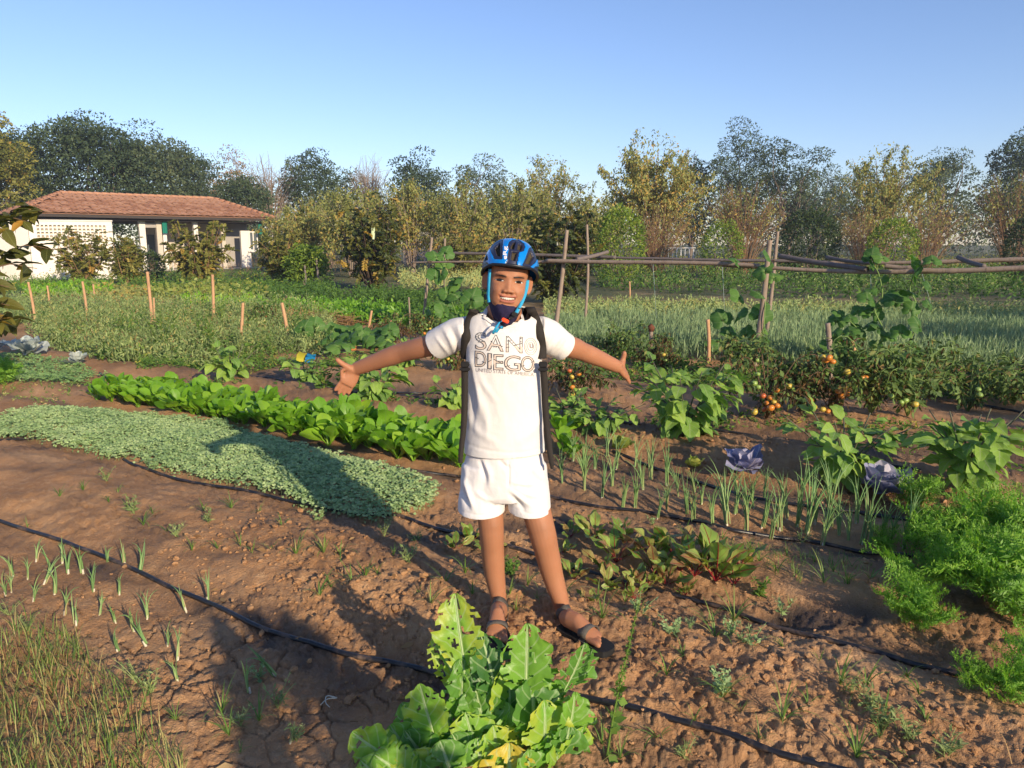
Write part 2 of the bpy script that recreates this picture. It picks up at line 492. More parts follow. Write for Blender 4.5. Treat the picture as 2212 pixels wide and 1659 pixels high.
def build_person():
    root = empty('person', (0.12, 2.66, float(hmac(.12, 2.66))))
    tag(root, 'smiling boy in white T-shirt and white shorts with arms spread, standing on bare soil', 'person')
    rl = np.array(root.location)
    def adopt(o, p=root):
        o.parent = p
        o.location = tuple(-rl) if p is root else (0, 0, 0)
        return o

    # ---- head frame: a = towards the picture's right, f = forwards, u = up
    C = at(1097.5, 604, 2.70)
    roll, yaw = R(7.0), R(4)
    ha = np.array([math.cos(roll) * math.cos(yaw), math.sin(yaw), -math.sin(roll)]); ha = unit(ha)
    hf = unit(np.array([math.sin(yaw) , -math.cos(yaw), 0.0]) + np.array([0, 0, -.04]))
    hf = unit(hf - ha * hf.dot(ha))
    hu = np.cross(hf, ha); hu = unit(hu) if hu[2] > 0 else -unit(hu)
    def H(a, f, u): return C + ha * a + hf * f + hu * u
    def HL(v): d = v - C; return np.stack([d @ ha, d @ hf, d @ hu], 1)

    body = MB()
    us = [-.104, -.098, -.088, -.074, -.055, -.03, 0, .03, .06, .085, .104, .114]
    ws = [.012, .029, .044, .0545, .0625, .0670, .0680, .0695, .067, .057, .037, .012]
    fr = [.058, .074, .081, .083, .083, .083, .081, .081, .076, .061, .036, .008]
    bk = [.03, .012, -.002, -.02, -.045, -.075, -.09, -.095, -.093, -.08, -.055, -.02]
    k = 40; ang = np.linspace(0, 2 * np.pi, k, endpoint=False)
    rows = []
    for u, w, f, b in zip(us, ws, fr, bk):
        cf = (f + b) / 2; rf = (f - b) / 2
        ca, sa = np.cos(ang), np.sin(ang)
        e = 0.86
        rows.append([H(w * np.sign(c) * abs(c) ** e, cf + rf * np.sign(s_) * abs(s_) ** e, u) for c, s_ in zip(ca, sa)])
    v = np.array(rows).reshape(-1, 3)
    v = np.vstack([v, H(0, .045, -.107), H(0, -.006, .117)])
    f = grid_faces(k, len(us), True)
    i = np.arange(k); j = (i + 1) % k; n0 = k * len(us)
    body.add(v, [f, np.vstack([np.stack([j, i, np.full(k, n0)], 1), np.stack([(len(us) - 1) * k + i, (len(us) - 1) * k + j, np.full(k, n0 + 1)], 1)])])
    # ears: a flattened shell with a rolled rim
    for sx in (-1, 1):
        wv = unit(ha * sx * .80 - hf * .60); ec = H(sx * .068, -.004, -.012)
        path = [ec + wv * (.010 + .013 * math.cos(t)) + hu * (.029 * math.sin(t) + .002 * math.cos(t)) for t in np.linspace(-2.0, 2.6, 17)]
        body.add(*tube(path, np.interp(np.linspace(0, 1, 17), [0, .15, .6, 1], [.0062, .0050, .0044, .0044]), 8)[:2])
        body.add(*tube([ec + hu * .022 + wv * .004, ec + wv * .008, ec - hu * .024 + wv * .003], [.009, .0135, .008], 12, ry=[.003, .0032, .004], up=unit(np.cross(wv, hu)))[:2])
    # neck and trunk
    body.add(*tube(curve_pts([H(0, -.02, -.03), H(0, -.012, -.10), at(1092, 700, 2.735), at(1090, 730, 2.74)], 10), [.052, .046, .05, .06, .062, .06, .06, .06, .06, .06][:10], 20)[:2])
    tr = [(1090, 700, .06, .045), (1090, 716, .105, .062), (1090, 750, .125, .078), (1089, 800, .120, .080), (1089, 880, .118, .078), (1089, 960, .128, .082), (1089, 1010, .132, .086), (1090, 1040, .125, .084)]
    body.add(*tube(pts3(*[(x, y, 2.735) for x, y, _, _ in tr]), [q[2] for q in tr], 28, ry=[q[3] for q in tr], up=(0, 1, 0))[:2])
    # legs
    legL = curve_pts(pts3((1050, 1010, 2.735), (1055, 1075, 2.725), (1061, 1136, 2.70), (1064, 1190, 2.725), (1068, 1235, 2.745), (1076, 1285, 2.755), (1081, 1322, 2.765)), 26)
    rl_ = np.interp(np.linspace(0, 1, 26), [0, .2, .3, .40, .47, .60, .72, .86, 1], [.066, .053, .0475, .0452, .0432, .0422, .0375, .0298, .0285])
    body.add(*tube(legL, rl_, 22, ry=rl_ * 1.06, up=(0, 1, 0))[:2])
    legR = curve_pts(pts3((1132, 1010, 2.735), (1152, 1080, 2.725), (1169, 1142, 2.70), (1182, 1195, 2.72), (1193, 1240, 2.735), (1210, 1295, 2.735), (1221, 1335, 2.735)), 26)
    rr_ = np.interp(np.linspace(0, 1, 26), [0, .2, .3, .40, .47, .60, .72, .86, 1], [.066, .056, .0515, .050, .0465, .0440, .0385, .0310, .0295])
    body.add(*tube(legR, rr_, 22, ry=rr_ * 1.05, up=(0, 1, 0))[:2])
    for P, sx in ((legL, 0), (legR, 1)):       # knee caps
        kn = at(1060, 1134, 2.665) if sx == 0 else at(1168, 1141, 2.66)
        body.add(*tube([kn + [0, 0.024, .045], kn + [0, .010, .0], kn + [0, .024, -.050]], [.014, .026, .014], 14, ry=[.008, .016, .008], up=(0, 1, 0))[:2])
    # feet
    feet = []
    for ank, heel, toe, side in ((legL[-1], gp(1076, 1343), gp(1074, 1394), 1), (legR[-1], gp(1214, 1362), gp(1303, 1415), -1)):
        g0 = float(hmac(heel[0], heel[1])) + .022
        heel = np.array([heel[0], heel[1], 0]); toe = np.array([toe[0], toe[1], 0])
        ax = unit(toe - heel); toe = heel + ax * .212; sd = np.array([-ax[1], ax[0], 0])      # sd: towards the picture's right when ax points at the camera
        if sd[0] < 0: sd = -sd
        def Fp(l, s_, z, heel=heel, ax=ax, sd=sd, g0=g0): return heel + ax * l + sd * s_ + np.array([0, 0, g0 + z])
        L = [0.0, .012, .04, .075, .11, .14, .158, .166]
        W = [.012, .022, .028, .028, .033, .037, .036, .03]
        Hh = [.014, .026, .036, .036, .026, .017, .012, .008]
        body.add(*tube([Fp(l, 0, h + .001) for l, h in zip(L, Hh)], W, 18, ry=Hh, up=(0, 0, 1))[:2])
        c0 = Fp(.032, 0, .03)
        body.add(*tube(curve_pts([ank, ank * .45 + c0 * .55 + [0, 0, .012], c0], 6), [.0295, .030, .031, .032, .031, .028], 18)[:2])
        big = -side          # the big toe lies on the inner side
        big = 1 if side == 1 else -1
        for t_ in range(5):
            s_ = big * (.027 - .0145 * t_); ln = [.044, .043, .036, .028, .02][t_]; r = [.0105, .0078, .0072, .0068, .0066][t_]
            b0 = Fp(.15 - .004 * t_, s_, .012); b1 = Fp(.166 - .006 * t_ + ln * .55, s_ * 1.08, .014); b2 = Fp(.164 - .008 * t_ + ln, s_ * 1.08, .009)
            body.add(*tube(curve_pts([b0, b1, b2], 7), [r * .95, r, r, r * 1.02, r, r * .9, r * .55], 10)[:2])
        feet.append((Fp, ax, sd, ank, big))
    # arms, reaching out and back
    armL = curve_pts(pts3((990, 722, 2.735), (944, 741, 2.79), (905, 752, 2.835), (864, 763, 2.885), (815, 780, 2.93), (768, 797, 2.975)), 24)
    ra = np.interp(np.linspace(0, 1, 24), [0, .2, .38, .56, .66, .82, 1], [.035, .039, .0400, .0365, .0365, .0290, .0225])
    body.add(*tube(armL, ra, 20, ry=ra * np.interp(np.linspace(0, 1, 24), [0, .6, 1], [1, 1, 1.15]), up=(0, 0, 1))[:2])
    armR = curve_pts(pts3((1168, 724, 2.735), (1218, 745, 2.79), (1240, 752, 2.825), (1262, 761, 2.865), (1300, 777, 2.915), (1336, 793, 2.955)), 24)
    ra2 = np.interp(np.linspace(0, 1, 24), [0, .25, .40, .56, .66, .82, 1], [.035, .040, .0405, .0352, .0345, .0280, .0220])
    body.add(*tube(armR, ra2, 20, ry=ra2 * np.interp(np.linspace(0, 1, 24), [0, .6, 1], [1, 1, 1.12]), up=(0, 0, 1))[:2])
    # hands
    def hand(wr, kn, tip, w, n, thumb, curl=0.0):
        ax = unit(kn - wr); w = unit(w - ax * w.dot(ax)); n = unit(np.cross(ax, w)) * (1 if np.cross(ax, w).dot(n) > 0 else -1)
        pl = np.linalg.norm(kn - wr)
        body.add(*tube([wr - ax * .012, wr + ax * .012, wr + ax * pl * .5, wr + ax * pl * .9, kn + ax * .006], [.021, .026, .033, .034, .030], 18, ry=[.017, .016, .0145, .0125, .0095], up=n)[:2])
        t = np.asarray(thumb)
        body.add(*tube([wr + ax * .004, (wr + ax * pl * .45) * .5 + t[1] * .5, t[1] * .7 + (kn + w * .02) * .3], [.016, .0185, .010], 14, ry=[.014, .0135, .008], up=n)[:2])
        body.add(*tube([t[1], t[2] * .55 + (kn + w * .024) * .45, kn + w * .022], [.012, .007, .009], 12)[:2])
        fd = tip - kn
        fl = np.linalg.norm(fd); fd = unit(fd)
        for q, (off, ln, r) in enumerate(((.0245, .93, .0080), (.0085, 1.0, .0082), (-.0075, .95, .0078), (-.0225, .76, .0070))):
            b = kn + w * off - ax * (.004 + .10 * abs(off - .006))
            d = unit(fd + w * off * 3.2)
            l = fl * ln
            body.add(*tube(curve_pts([b - d * .012, b + d * l * .38, b + d * l * .72 + n * l * curl * .3, b + d * l + n * l * curl], 12), np.interp(np.linspace(0, 1, 12), [0, .3, .36, .6, .66, .9, 1], [r * 1.02, r * .98, r * 1.05, r * .92, r * .96, r * .82, r * .45]), 12)[:2])
        t = np.asarray(thumb)
        body.add(*tube(curve_pts(t, 12), np.interp(np.linspace(0, 1, 12), [0, .3, .55, .62, .9, 1], [.0155, .0145, .0105, .0110, .0092, .005]), 14)[:2])
    wl = at(768, 797, 2.975)
    hand(wl, at(750, 829, 2.962), at(733.5, 856, 2.972), at(738, 815, 2.95) - at(757, 826, 2.965), np.array([-.4, -.9, .1]),
         pts3((764, 800, 2.965), (751, 793, 2.955), (737, 784, 2.945), (725.5, 774.5, 2.94)), .10)
    wr = at(1336, 793, 2.955)
    hand(wr, at(1349.5, 805, 3.005), at(1361.5, 823, 3.04), np.array([.12, 1, .35]), np.array([1, .05, .5]),
         pts3((1341, 789, 2.975), (1344, 781, 2.985), (1347.5, 769, 2.985), (1349.5, 758.5, 2.98)), -.02)
    me = fuse(body, .0032, 5, 'person_body')
    co = get_co(me); no = get_no(me)
    # ---- facial relief, worked on the head's own axes
    L = HL(co); a, f_, u = L[:, 0], L[:, 1], L[:, 2]
    hd = (u > -.12) & (u < .12) & (np.abs(a) < .066) & (f_ > .02)
    G = lambda x, y, ca, cu, ra_, ru: np.exp(-((x - ca) / ra_) ** 2 - ((y - cu) / ru) ** 2)
    aa = np.abs(a)
    d = np.zeros(len(co))
    prof = np.interp(u, [-.044, -.0395, -.034, -.027, -.015, .0, .012, .02], [0, .35, .93, 1.0, .62, .28, .12, 0])
    d += .0170 * prof * np.exp(-(a / np.interp(u, [-.04, -.026, 0], [.0140, .0122, .0110])) ** 2)
    d += .0105 * G(aa, u, .0150, -.0325, .0070, .0065)
    d -= .0060 * G(aa, u, .0078, -.0405, .0045, .003)
    d -= .0080 * G(aa, u, .033, .001, .018, .0105)
    d += .0050 * G(aa, u, .031, .0175, .026, .006)
    d += .0035 * G(aa, u, .031, -.0105, .016, .0045)
    d += .0085 * G(aa, u, .041, -.034, .020, .019)
    d -= .0030 * np.exp(-((aa - (.020 + (-.030 - u) * .45)) / .0035) ** 2) * sstep(-.060, -.049, u) * sstep(-.026, -.036, u)
    smile = u - 5.0 * a * a * 1.0
    d += .0045 * np.exp(-((smile + .0515) / .0042) ** 2) * sstep(.033, .026, aa)
    d += .0060 * np.exp(-((smile + .0680) / .0050) ** 2) * sstep(.029, .020, aa)
    d -= .0095 * np.exp(-((smile + .0595) / .0045) ** 2) * sstep(.030, .024, aa)
    d -= .0035 * G(aa, u, 0, -.0775, .016, .004)
    d += .0050 * G(aa, u, 0, -.093, .013, .008)
    co[hd] += hf[None, :] * (d * sstep(.03, .06, f_))[hd][:, None]
    set_co(me, co)
    # ---- what the skin itself is coloured like: lips, brows, knees, palms
    lips = np.zeros(len(co))
    lip = np.maximum(np.exp(-((smile + .0515) / .0036) ** 2) * sstep(.033, .027, aa), np.exp(-((smile + .0675) / .0050) ** 2) * sstep(.029, .021, aa))
    lips[hd] = (lip * (f_ > .05))[hd]
    dark = np.zeros(len(co))
    brow = np.exp(-((u - (.0155 + .0034 * sstep(.01, .03, aa) - .05 * np.clip(aa - .03, 0, 1))) / .0032) ** 2) * sstep(.010, .014, aa) * sstep(.054, .046, aa)
    inm = np.exp(-((smile + .0595) / .0036) ** 2) * sstep(.029, .024, aa)
    dark[hd] = np.maximum(brow * .72, inm)[hd]
    knees = np.zeros(len(co))
    for kc in (at(1060, 1136, 2.66), at(1168, 1143, 2.655)):
        knees = np.maximum(knees, np.exp(-(((co - kc) / [.03, .04, .03]) ** 2).sum(1)))
    set_attr(me, 'lips', lips); set_attr(me, 'dark', dark); set_attr(me, 'knees', knees)
    n = NT('skin'); o_ = n.obj()
    c = n.mix(n.noise(14, 4, .6, o_), (.315, .138, .072), (.41, .185, .102))
    c = n.mix(n.math('MULTIPLY', n.attr('knees').outputs['Fac'], .55), c, (.24, .105, .055))
    c = n.mix(n.math('MULTIPLY', n.attr('lips').outputs['Fac'], .8), c, (.34, .10, .085))
    c = n.mix(n.attr('dark').outputs['Fac'], c, (.018, .009, .007))
    sk = n.pbr(c, .56, n.bump(n.noise(300, 3, .6, o_), .16, .003), spec=.32)
    n.set(sk, 'Subsurface Weight', .12); n.set(sk, 'Subsurface Radius', (.012, .004, .002)); n.set(sk, 'Subsurface Scale', .6)
    skin = n.finish(sk)
    me.materials.clear(); me.materials.append(skin)
    skin_bvh = bvh_of(me)
    o = link('light_body', me); dm = o.modifiers.new('d', 'DECIMATE'); dm.ratio = .45; me2 = eval_mesh(o); bpy.data.objects.remove(o)
    for p in me2.polygons: p.use_smooth = True
    adopt(link('body', me2))

    # ---- eyes, teeth, hair
    n = NT('eye'); cc = n.n('ShaderNodeSeparateXYZ', Vector=n.n('ShaderNodeUVMap', dict(uv_map='uv')).outputs[0])
    eye_m = n.finish(n.pbr(n.mix(n.math('LESS_THAN', n.math('ABSOLUTE', n.math('SUBTRACT', cc.outputs[0], .46)), .22), (.62, .56, .52), (.018, .01, .007)), .12, spec=.5))
    lash_m = plain_mat('lash', (.012, .009, .008), .6)
    for sx in (-1, 1):
        e = MB()
        kk = 12; rows = []
        for j in range(6):
            for i in range(kk):
                th = math.pi * (i / (kk - 1)); ph = math.pi * (j / 5) - math.pi / 2
                aa_ = -math.cos(th) * .0142; hh = math.sin(th) * .0042 * math.sin(ph)
                rows.append((aa_, hh, .0015 * math.cos(ph) * math.sin(th)))
        v = np.array([H(sx * .0335 + r[0], .0755 + r[2] - 14 * (abs(sx * .0335 + r[0]) - .02) * abs(abs(sx * .0335 + r[0]) - .02) * .35, r[1] + .0005) for r in rows])
        for q in range(len(v)):
            hit = skin_bvh.ray_cast(Vector(v[q] + hf * .08), Vector(-hf))
            if hit[0] is not None: v[q] = np.array(hit[0]) + hf * (.0006 + rows[q][2])
        uv = np.array([[i / (kk - 1), j / 5] for j in range(6) for i in range(kk)])
        e.add(v, grid_faces(kk, 6), uv)
        eo = adopt(e.obj('eye', eye_m))
        lm = MB()
        p = []
        for t in np.linspace(-1, 1, 9):
            q = H(sx * .0335 + t * .0158, .1, .0047 - .0036 * t * t - (.001 if t * sx > 0 else 0))
            hit = skin_bvh.ray_cast(Vector(q), Vector(-hf)); p.append(np.array(hit[0]) + hf * .0008 if hit[0] is not None else q)
        lm.add(*tube(p, [.0006, .0012, .0016, .0018, .0018, .0018, .0016, .0012, .0006], 6)[:2])
        p = [x - hu * .0062 for x in p]
        lm.add(*tube(p, [.0003, .0005, .0006, .0007, .0007, .0007, .0006, .0005, .0003], 6)[:2])
        adopt(lm.obj('eyelash', lash_m))
        bm_ = MB(); p = []
        for t in np.linspace(0, 1, 9):
            q = H(sx * (.012 + .038 * t), .1, .0145 + .0038 * math.sin(t * 2.6) - .002 * t * t)
            hit = skin_bvh.ray_cast(Vector(q), Vector(-hf)); p.append(np.array(hit[0]) + hf * .0004 if hit[0] is not None else q)
        bm_.add(*tube(p, [.0014, .0022, .0024, .0024, .0022, .002, .0016, .0012, .0007], 6, ry=.0012, up=hf)[:2])
        adopt(bm_.obj('eyebrow', lash_m))
    tm = MB()
    for q in range(8):
        x = (q - 3.5) * .0060; wq = .0058 if q in (3, 4) else .0052
        hq = .0082 if q in (3, 4) else .0070
        yy = .0595 - 5.0 * x * x
        c0 = H(x, .0805 - 18 * x * x, -yy + .0012)
        v, f = box((0, 0, 0), (wq, .004, hq))
        v = np.array([c0 + ha * p_[0] - hf * p_[1] * -1 + hu * p_[2] for p_ in v])
        tm.add(v, f)
    adopt(tm.obj('teeth', plain_mat('tooth', (.78, .72, .64), .25, .5, .04)))
    hm = MB(); rows = []
    for j in range(12):
        for i in range(32):
            th = 2 * math.pi * i / 32; uu = -.03 + .12 * j / 11
            w = np.interp(uu, us, ws) + .004; ff = np.interp(uu, us, fr) + .002; bb = np.interp(uu, us, bk) - .004
            lo = .045 if math.sin(th) > .45 else (-.008 if math.sin(th) > .05 else -.05)
            u2 = max(uu, lo)
            w = np.interp(u2, us, ws) + .0035; ff = np.interp(u2, us, fr) + .002; bb = np.interp(u2, us, bk) - .004
            rows.append(H(w * math.cos(th), (ff + bb) / 2 + (ff - bb) / 2 * math.sin(th), u2))
    hm.add(np.array(rows), grid_faces(32, 12, True))
    adopt(hm.obj('hair', plain_mat('hair', (.012, .010, .009), .5, .4, .3, 90, .6, 300)))

    # ---- T-shirt
    def fold(me, folds, noise_amp=.0015, sd=0):
        co = get_co(me); no = get_no(me); p = proj(co); front = no[:, 1] < .3
        d = np.zeros(len(co))
        for (pts_, w, am) in folds:
            q = curve_pts(np.array([(x, y, 0) for x, y in pts_]), 24)[:, :2]
            dist = np.full(len(co), 1e9); tt = np.zeros(len(co))
            for s_ in range(len(q) - 1):
                ab = q[s_ + 1] - q[s_]; t = np.clip(((p - q[s_]) @ ab) / (ab @ ab + 1e-9), 0, 1)
                dd = np.linalg.norm(p - q[s_] - t[:, None] * ab, axis=1)
                m = dd < dist; dist[m] = dd[m]; tt[m] = (s_ + t[m]) / (len(q) - 1)
            d += 1.35 * am * np.exp(-(dist / w) ** 2) * np.sin(np.clip(tt, .02, .98) * np.pi) ** .6 * front
        d += noise_amp * (fbm(co[:, 0] * 16 + sd, co[:, 2] * 11 + co[:, 1] * 9, 7 + sd, 3))
        set_co(me, co + no * d[:, None])

    def cut_open(me, planes, thick=.0035):
        bm = bmesh.new(); bm.from_mesh(me)
        for c, nrm, rad in planes:
            if rad is None: fs = bm.faces[:]
            else: fs = [f for f in bm.faces if (f.calc_center_median() - Vector(c)).length < rad]
            es = {e for f in fs for e in f.edges}; vs = {v for f in fs for v in f.verts}
            bmesh.ops.bisect_plane(bm, geom=list(vs) + list(es) + fs, plane_co=Vector(c), plane_no=Vector(nrm), clear_outer=True)
        bm.to_mesh(me); bm.free(); me.update()
    def thicken(me, t):
        o = link('thick', me); m = o.modifiers.new('s', 'SOLIDIFY'); m.thickness = t; m.offset = -1; m.use_even_offset = False
        out = eval_mesh(o); bpy.data.objects.remove(o); return out

    sh = MB()
    tr = [(1089, 658, .055, .040), (1089, 666, .068, .050), (1090, 675, .096, .060), (1089.5, 688, .130, .074), (1089, 715, .140, .090), (1088.5, 745, .139, .097), (1088, 780, .136, .100), (1088, 830, .137, .100), (1088, 890, .141, .101), (1089, 940, .1455, .104), (1089.5, 985, .1495, .107), (1089.5, 1015, .151, .108)]
    tp = curve_pts(pts3(*[(x, y, 2.735) for x, y, _, _ in tr]), 44); ti = np.linspace(0, len(tr) - 1, 44)
    sh.add(*tube(tp, np.interp(ti, range(len(tr)), [q[2] for q in tr]), 48, ry=np.interp(ti, range(len(tr)), [q[3] for q in tr]), up=(0, 1, 0))[:2])
    sL = pts3((1016, 716, 2.735), (988, 722, 2.755), (964, 733, 2.78), (944, 744, 2.80), (922, 754, 2.825))
    sh.add(*tube(curve_pts(sL, 12), np.interp(np.linspace(0, 1, 12), [0, .3, .6, 1], [.054, .056, .0575, .058]), 26, ry=np.interp(np.linspace(0, 1, 12), [0, .3, .6, 1], [.058, .058, .0575, .057]), up=(0, 0, 1))[:2])
    sR = pts3((1158, 716, 2.735), (1182, 725, 2.755), (1202, 738, 2.78), (1217, 749, 2.80), (1236, 760, 2.825))
    sh.add(*tube(curve_pts(sR, 12), np.interp(np.linspace(0, 1, 12), [0, .3, .6, 1], [.054, .056, .055, .053]), 26, ry=np.interp(np.linspace(0, 1, 12), [0, .3, .6, 1], [.060, .060, .055, .053]), up=(0, 0, 1))[:2])
    me = fuse(sh, .0052, 5, 'shirt')
    neck_c = at(1090, 672, 2.70)
    def hem_c(me_): pass
    zh = at(1089, 991, 2.63)[2]
    cut_open(me, [((0, 2.735, zh), (0.02, 0, -1), None), (sL[3], unit(sL[4] - sL[2]) + np.array([.10, 0, 0]), .105), (sR[3], unit(sR[4] - sR[2]) + np.array([-.06, 0, 0]), .105), (at(1090, 684, 2.69), unit(np.array([.06, -.45, .88])), .125)])
    fold(me, [([(1013, 760), (1022, 800), (1034, 850), (1040, 900)], 7, .0065), ([(1016, 790), (1020, 850), (1022, 930)], 6, -.006), ([(1030, 790), (1045, 830), (1075, 870)], 7, .004),
              ([(1036, 850), (1050, 900), (1052, 950)], 8, .004), ([(1170, 775), (1160, 830), (1163, 930)], 9, .0035), ([(1150, 760), (1140, 790), (1110, 830)], 6, .003), ([(1005, 880), (1030, 930), (1080, 960)], 8, .003),
              ([(1175, 880), (1150, 930), (1100, 965)], 9, .003), ([(955, 705), (975, 740), (985, 770)], 5, .004), ([(970, 700), (985, 735), (990, 765)], 5, -.004), ([(940, 725), (955, 745), (972, 768)], 4, .0035), ([(985, 695), (998, 730), (1000, 765)], 5, .004),
              ([(1215, 722), (1195, 750), (1187, 772)], 5, .004), ([(1225, 735), (1210, 760), (1200, 775)], 4, -.0035), ([(1195, 708), (1185, 740), (1180, 765)], 5, .004), ([(1045, 680), (1056, 705), (1080, 720)], 5, .003), ([(1130, 680), (1122, 705), (1100, 718)], 5, .003),
              ([(1000, 955), (1050, 972), (1120, 978), (1178, 966)], 2.2, -.0022)], .0034)
    me = thicken(me, .004)
    n = NT('white_jersey'); o_ = n.obj()
    jersey = n.finish(n.pbr(n.mix(n.noise(5, 4, .6, o_), (.62, .595, .575), (.70, .68, .66)), .85, n.bump(n.math('ADD', n.noise(34, 4, .6, o_), n.math('MULTIPLY', n.noise(500, 2, .6, o_), .25)), .28, .006), spec=.15))
    me.materials.clear(); me.materials.append(jersey)
    for p in me.polygons: p.use_smooth = True
    shirt = adopt(link('t_shirt', me))
    sbvh = bvh_of(me)
    def on_shirt(x, z, off=.0015):
        hit = sbvh.ray_cast(Vector((x, 1.5, z)), Vector((0, 1, 0)))
        return np.array(hit[0]) + np.array([0, -off, 0]) if hit[0] is not None else np.array([x, 2.68, z])
    def on_shirt_px(px, py, off=.0015):
        d = ray(px, py); hit = sbvh.ray_cast(Vector((0, 0, CAM_H)), Vector(d))
        return np.array(hit[0]) - unit(d) * off if hit[0] is not None else at(px, py, 2.69)
    # collar rib
    cr = []
    for t in np.linspace(0, 2 * np.pi, 33):
        q = at(1088 + 37 * math.sin(t), 680 + 21 * math.cos(t) + 4 * math.sin(t), 2.668 - .05 * math.cos(t))
        hit = sbvh.find_nearest(Vector(q)); cr.append(np.array(hit[0]))
    cm = MB(); cm.add(*tube(np.array(cr), .0075, 8, cap=False, ry=.0025, up=(0, -1, 0.0))[:2]); adopt(cm.obj('collar', jersey), shirt)

    # ---- the print on the chest
    ink = plain_mat('print_ink', (.07, .075, .085), .7, .2, .1); tan = plain_mat('print_tan', (.60, .50, .43), .75, .15, .08); pale_ink = plain_mat('print_grey', (.33, .29, .28), .75, .15, .1)
    def text_mesh(s, bev, fill, size=1.0, extr=0.0):
        cu = bpy.data.curves.new('t', 'FONT'); cu.body = s; cu.size = size; cu.resolution_u = 4
        cu.fill_mode = 'FRONT' if fill else 'NONE'; cu.bevel_depth = bev; cu.bevel_resolution = 0
        o = link('t', cu); me_ = eval_mesh(o); bpy.data.objects.remove(o)
        co_ = get_co(me_); fc = [tuple(p.vertices) for p in me_.polygons]
        return co_, fc
    def print_text(s, quad, bev, mat, fill, name, off, stretch=True, flip_lower=None):
        co_, fc = text_mesh(s, bev, fill)
        if fill:       # cut the filled letters small enough to lie on the cloth
            bm = bmesh.new(); vs = [bm.verts.new(c) for c in co_]
            for f_ in fc:
                try: bm.faces.new([vs[i] for i in f_])
                except ValueError: pass
            if flip_lower is not None:
                lo_, hi_ = co_.min(0), co_.max(0)
                bmesh.ops.bisect_plane(bm, geom=bm.verts[:] + bm.edges[:] + bm.faces[:], plane_co=(0, lo_[1] + flip_lower * (hi_[1] - lo_[1]), 0), plane_no=(.12, 1, 0), clear_outer=True)
            for _ in range(2):
                long = [e for e in bm.edges if e.calc_length() > .12]
                if long: bmesh.ops.subdivide_edges(bm, edges=long, cuts=1)
            bmesh.ops.triangulate(bm, faces=bm.faces[:])
            bm.verts.index_update(); full = co_.copy(); co_ = np.array([v_.co[:] for v_ in bm.verts]); fc = [tuple(v_.index for v_ in f_.verts) for f_ in bm.faces]; bm.free()
            lo, hi = full.min(0), full.max(0)
        else:
            lo, hi = co_.min(0), co_.max(0)
        s_ = (co_[:, 0] - lo[0]) / (hi[0] - lo[0]); t_ = (co_[:, 1] - lo[1]) / (hi[1] - lo[1])
        (x00, y00), (x10, y10), (x11, y11), (x01, y01) = quad     # bottom-left, bottom-right, top-right, top-left
        px = (x00 * (1 - s_) + x10 * s_) * (1 - t_) + (x01 * (1 - s_) + x11 * s_) * t_
        py = (y00 * (1 - s_) + y10 * s_) * (1 - t_) + (y01 * (1 - s_) + y11 * s_) * t_
        zz = co_[:, 2] * .02
        v = np.array([on_shirt_px(x, y, off + max(0, z_)) for x, y, z_ in zip(px, py, zz)])
        me_ = bpy.data.meshes.new(name); me_.from_pydata([tuple(x) for x in v], [], fc); me_.materials.append(mat)
        return adopt(link(name, me_), shirt)
    z5 = lambda x, y: (940 + .1333 * x, 663.6 + .1333 * y)
    letters = [('S', [(648, 690), (835, 695), (835, 410), (648, 405)]), ('A', [(832, 700), (1112, 722), (1080, 455), (895, 440)]), ('N', [(1145, 728), (1418, 748), (1418, 480), (1150, 465)]),
               ('D', [(645, 965), (832, 975), (832, 720), (645, 702)]), ('I', [(845, 1000), (918, 1003), (922, 748), (848, 742)]), ('E', [(942, 1018), (1108, 1025), (1112, 765), (946, 758)]),
               ('G', [(1115, 1035), (1390, 1042), (1390, 785), (1115, 775)]), ('O', [(1392, 1050), (1610, 1052), (1612, 795), (1392, 785)])]
    for ch, q in letters:
        quad = [z5(*p) for p in q]
        print_text(ch, quad, 0, tan, True, 'letter_fill', .0012, flip_lower=.52 if ch in 'SAN' else None)
        print_text(ch, quad, .012 if ch in 'SAN' else .017, ink, False, 'letter', .0016)
    print_text('UNITED STATE OF AMERICA', [z5(660, 1042), z5(1600, 1122), z5(1600, 1064), z5(660, 984)], 0, pale_ink, True, 'lettering', .0016)
    em = MB()
    for rx_, ry_, th, in ((100, 136, .0009), (76, 104, .0007), (48, 66, .0008)):
        p = [on_shirt_px(*z5(1548 + rx_ * math.cos(t), 636 + ry_ * math.sin(t)), .0014) for t in np.linspace(0, 2 * np.pi, 33)]
        em.add(*tube(p, th, 4, cap=False)[:2])
    adopt(em.obj('ring_emblem', pale_ink), shirt)
    print_text('U', [z5(1532, 664), z5(1592, 668), z5(1592, 592), z5(1532, 588)], .05, pale_ink, False, 'emblem_letter', .0016)
    dots = MB()
    for ch, q in letters[:3]:
        for (sx_, sy_) in ({'S': [(.25, .9), (.5, .95), (.75, .9), (.12, .75), (.2, .62), (.4, .55)], 'A': [(.2, .1), (.28, .28), (.7, .22), (.8, .08), (.42, .25), (.56, .25)], 'N': [(.1, .9), (.1, .7), (.1, .5), (.3, .75), (.42, .6), (.55, .45), (.9, .9), (.9, .7)]}[ch]):
            px = (q[0][0] * (1 - sx_) + q[1][0] * sx_) * (1 - sy_) + (q[3][0] * (1 - sx_) + q[2][0] * sx_) * sy_
            py = (q[0][1] * (1 - sx_) + q[1][1] * sx_) * (1 - sy_) + (q[3][1] * (1 - sx_) + q[2][1] * sx_) * sy_
            c0 = on_shirt_px(*z5(px, py), .0016); dots.add(*box(c0, (.0026, .0008, .0026)))
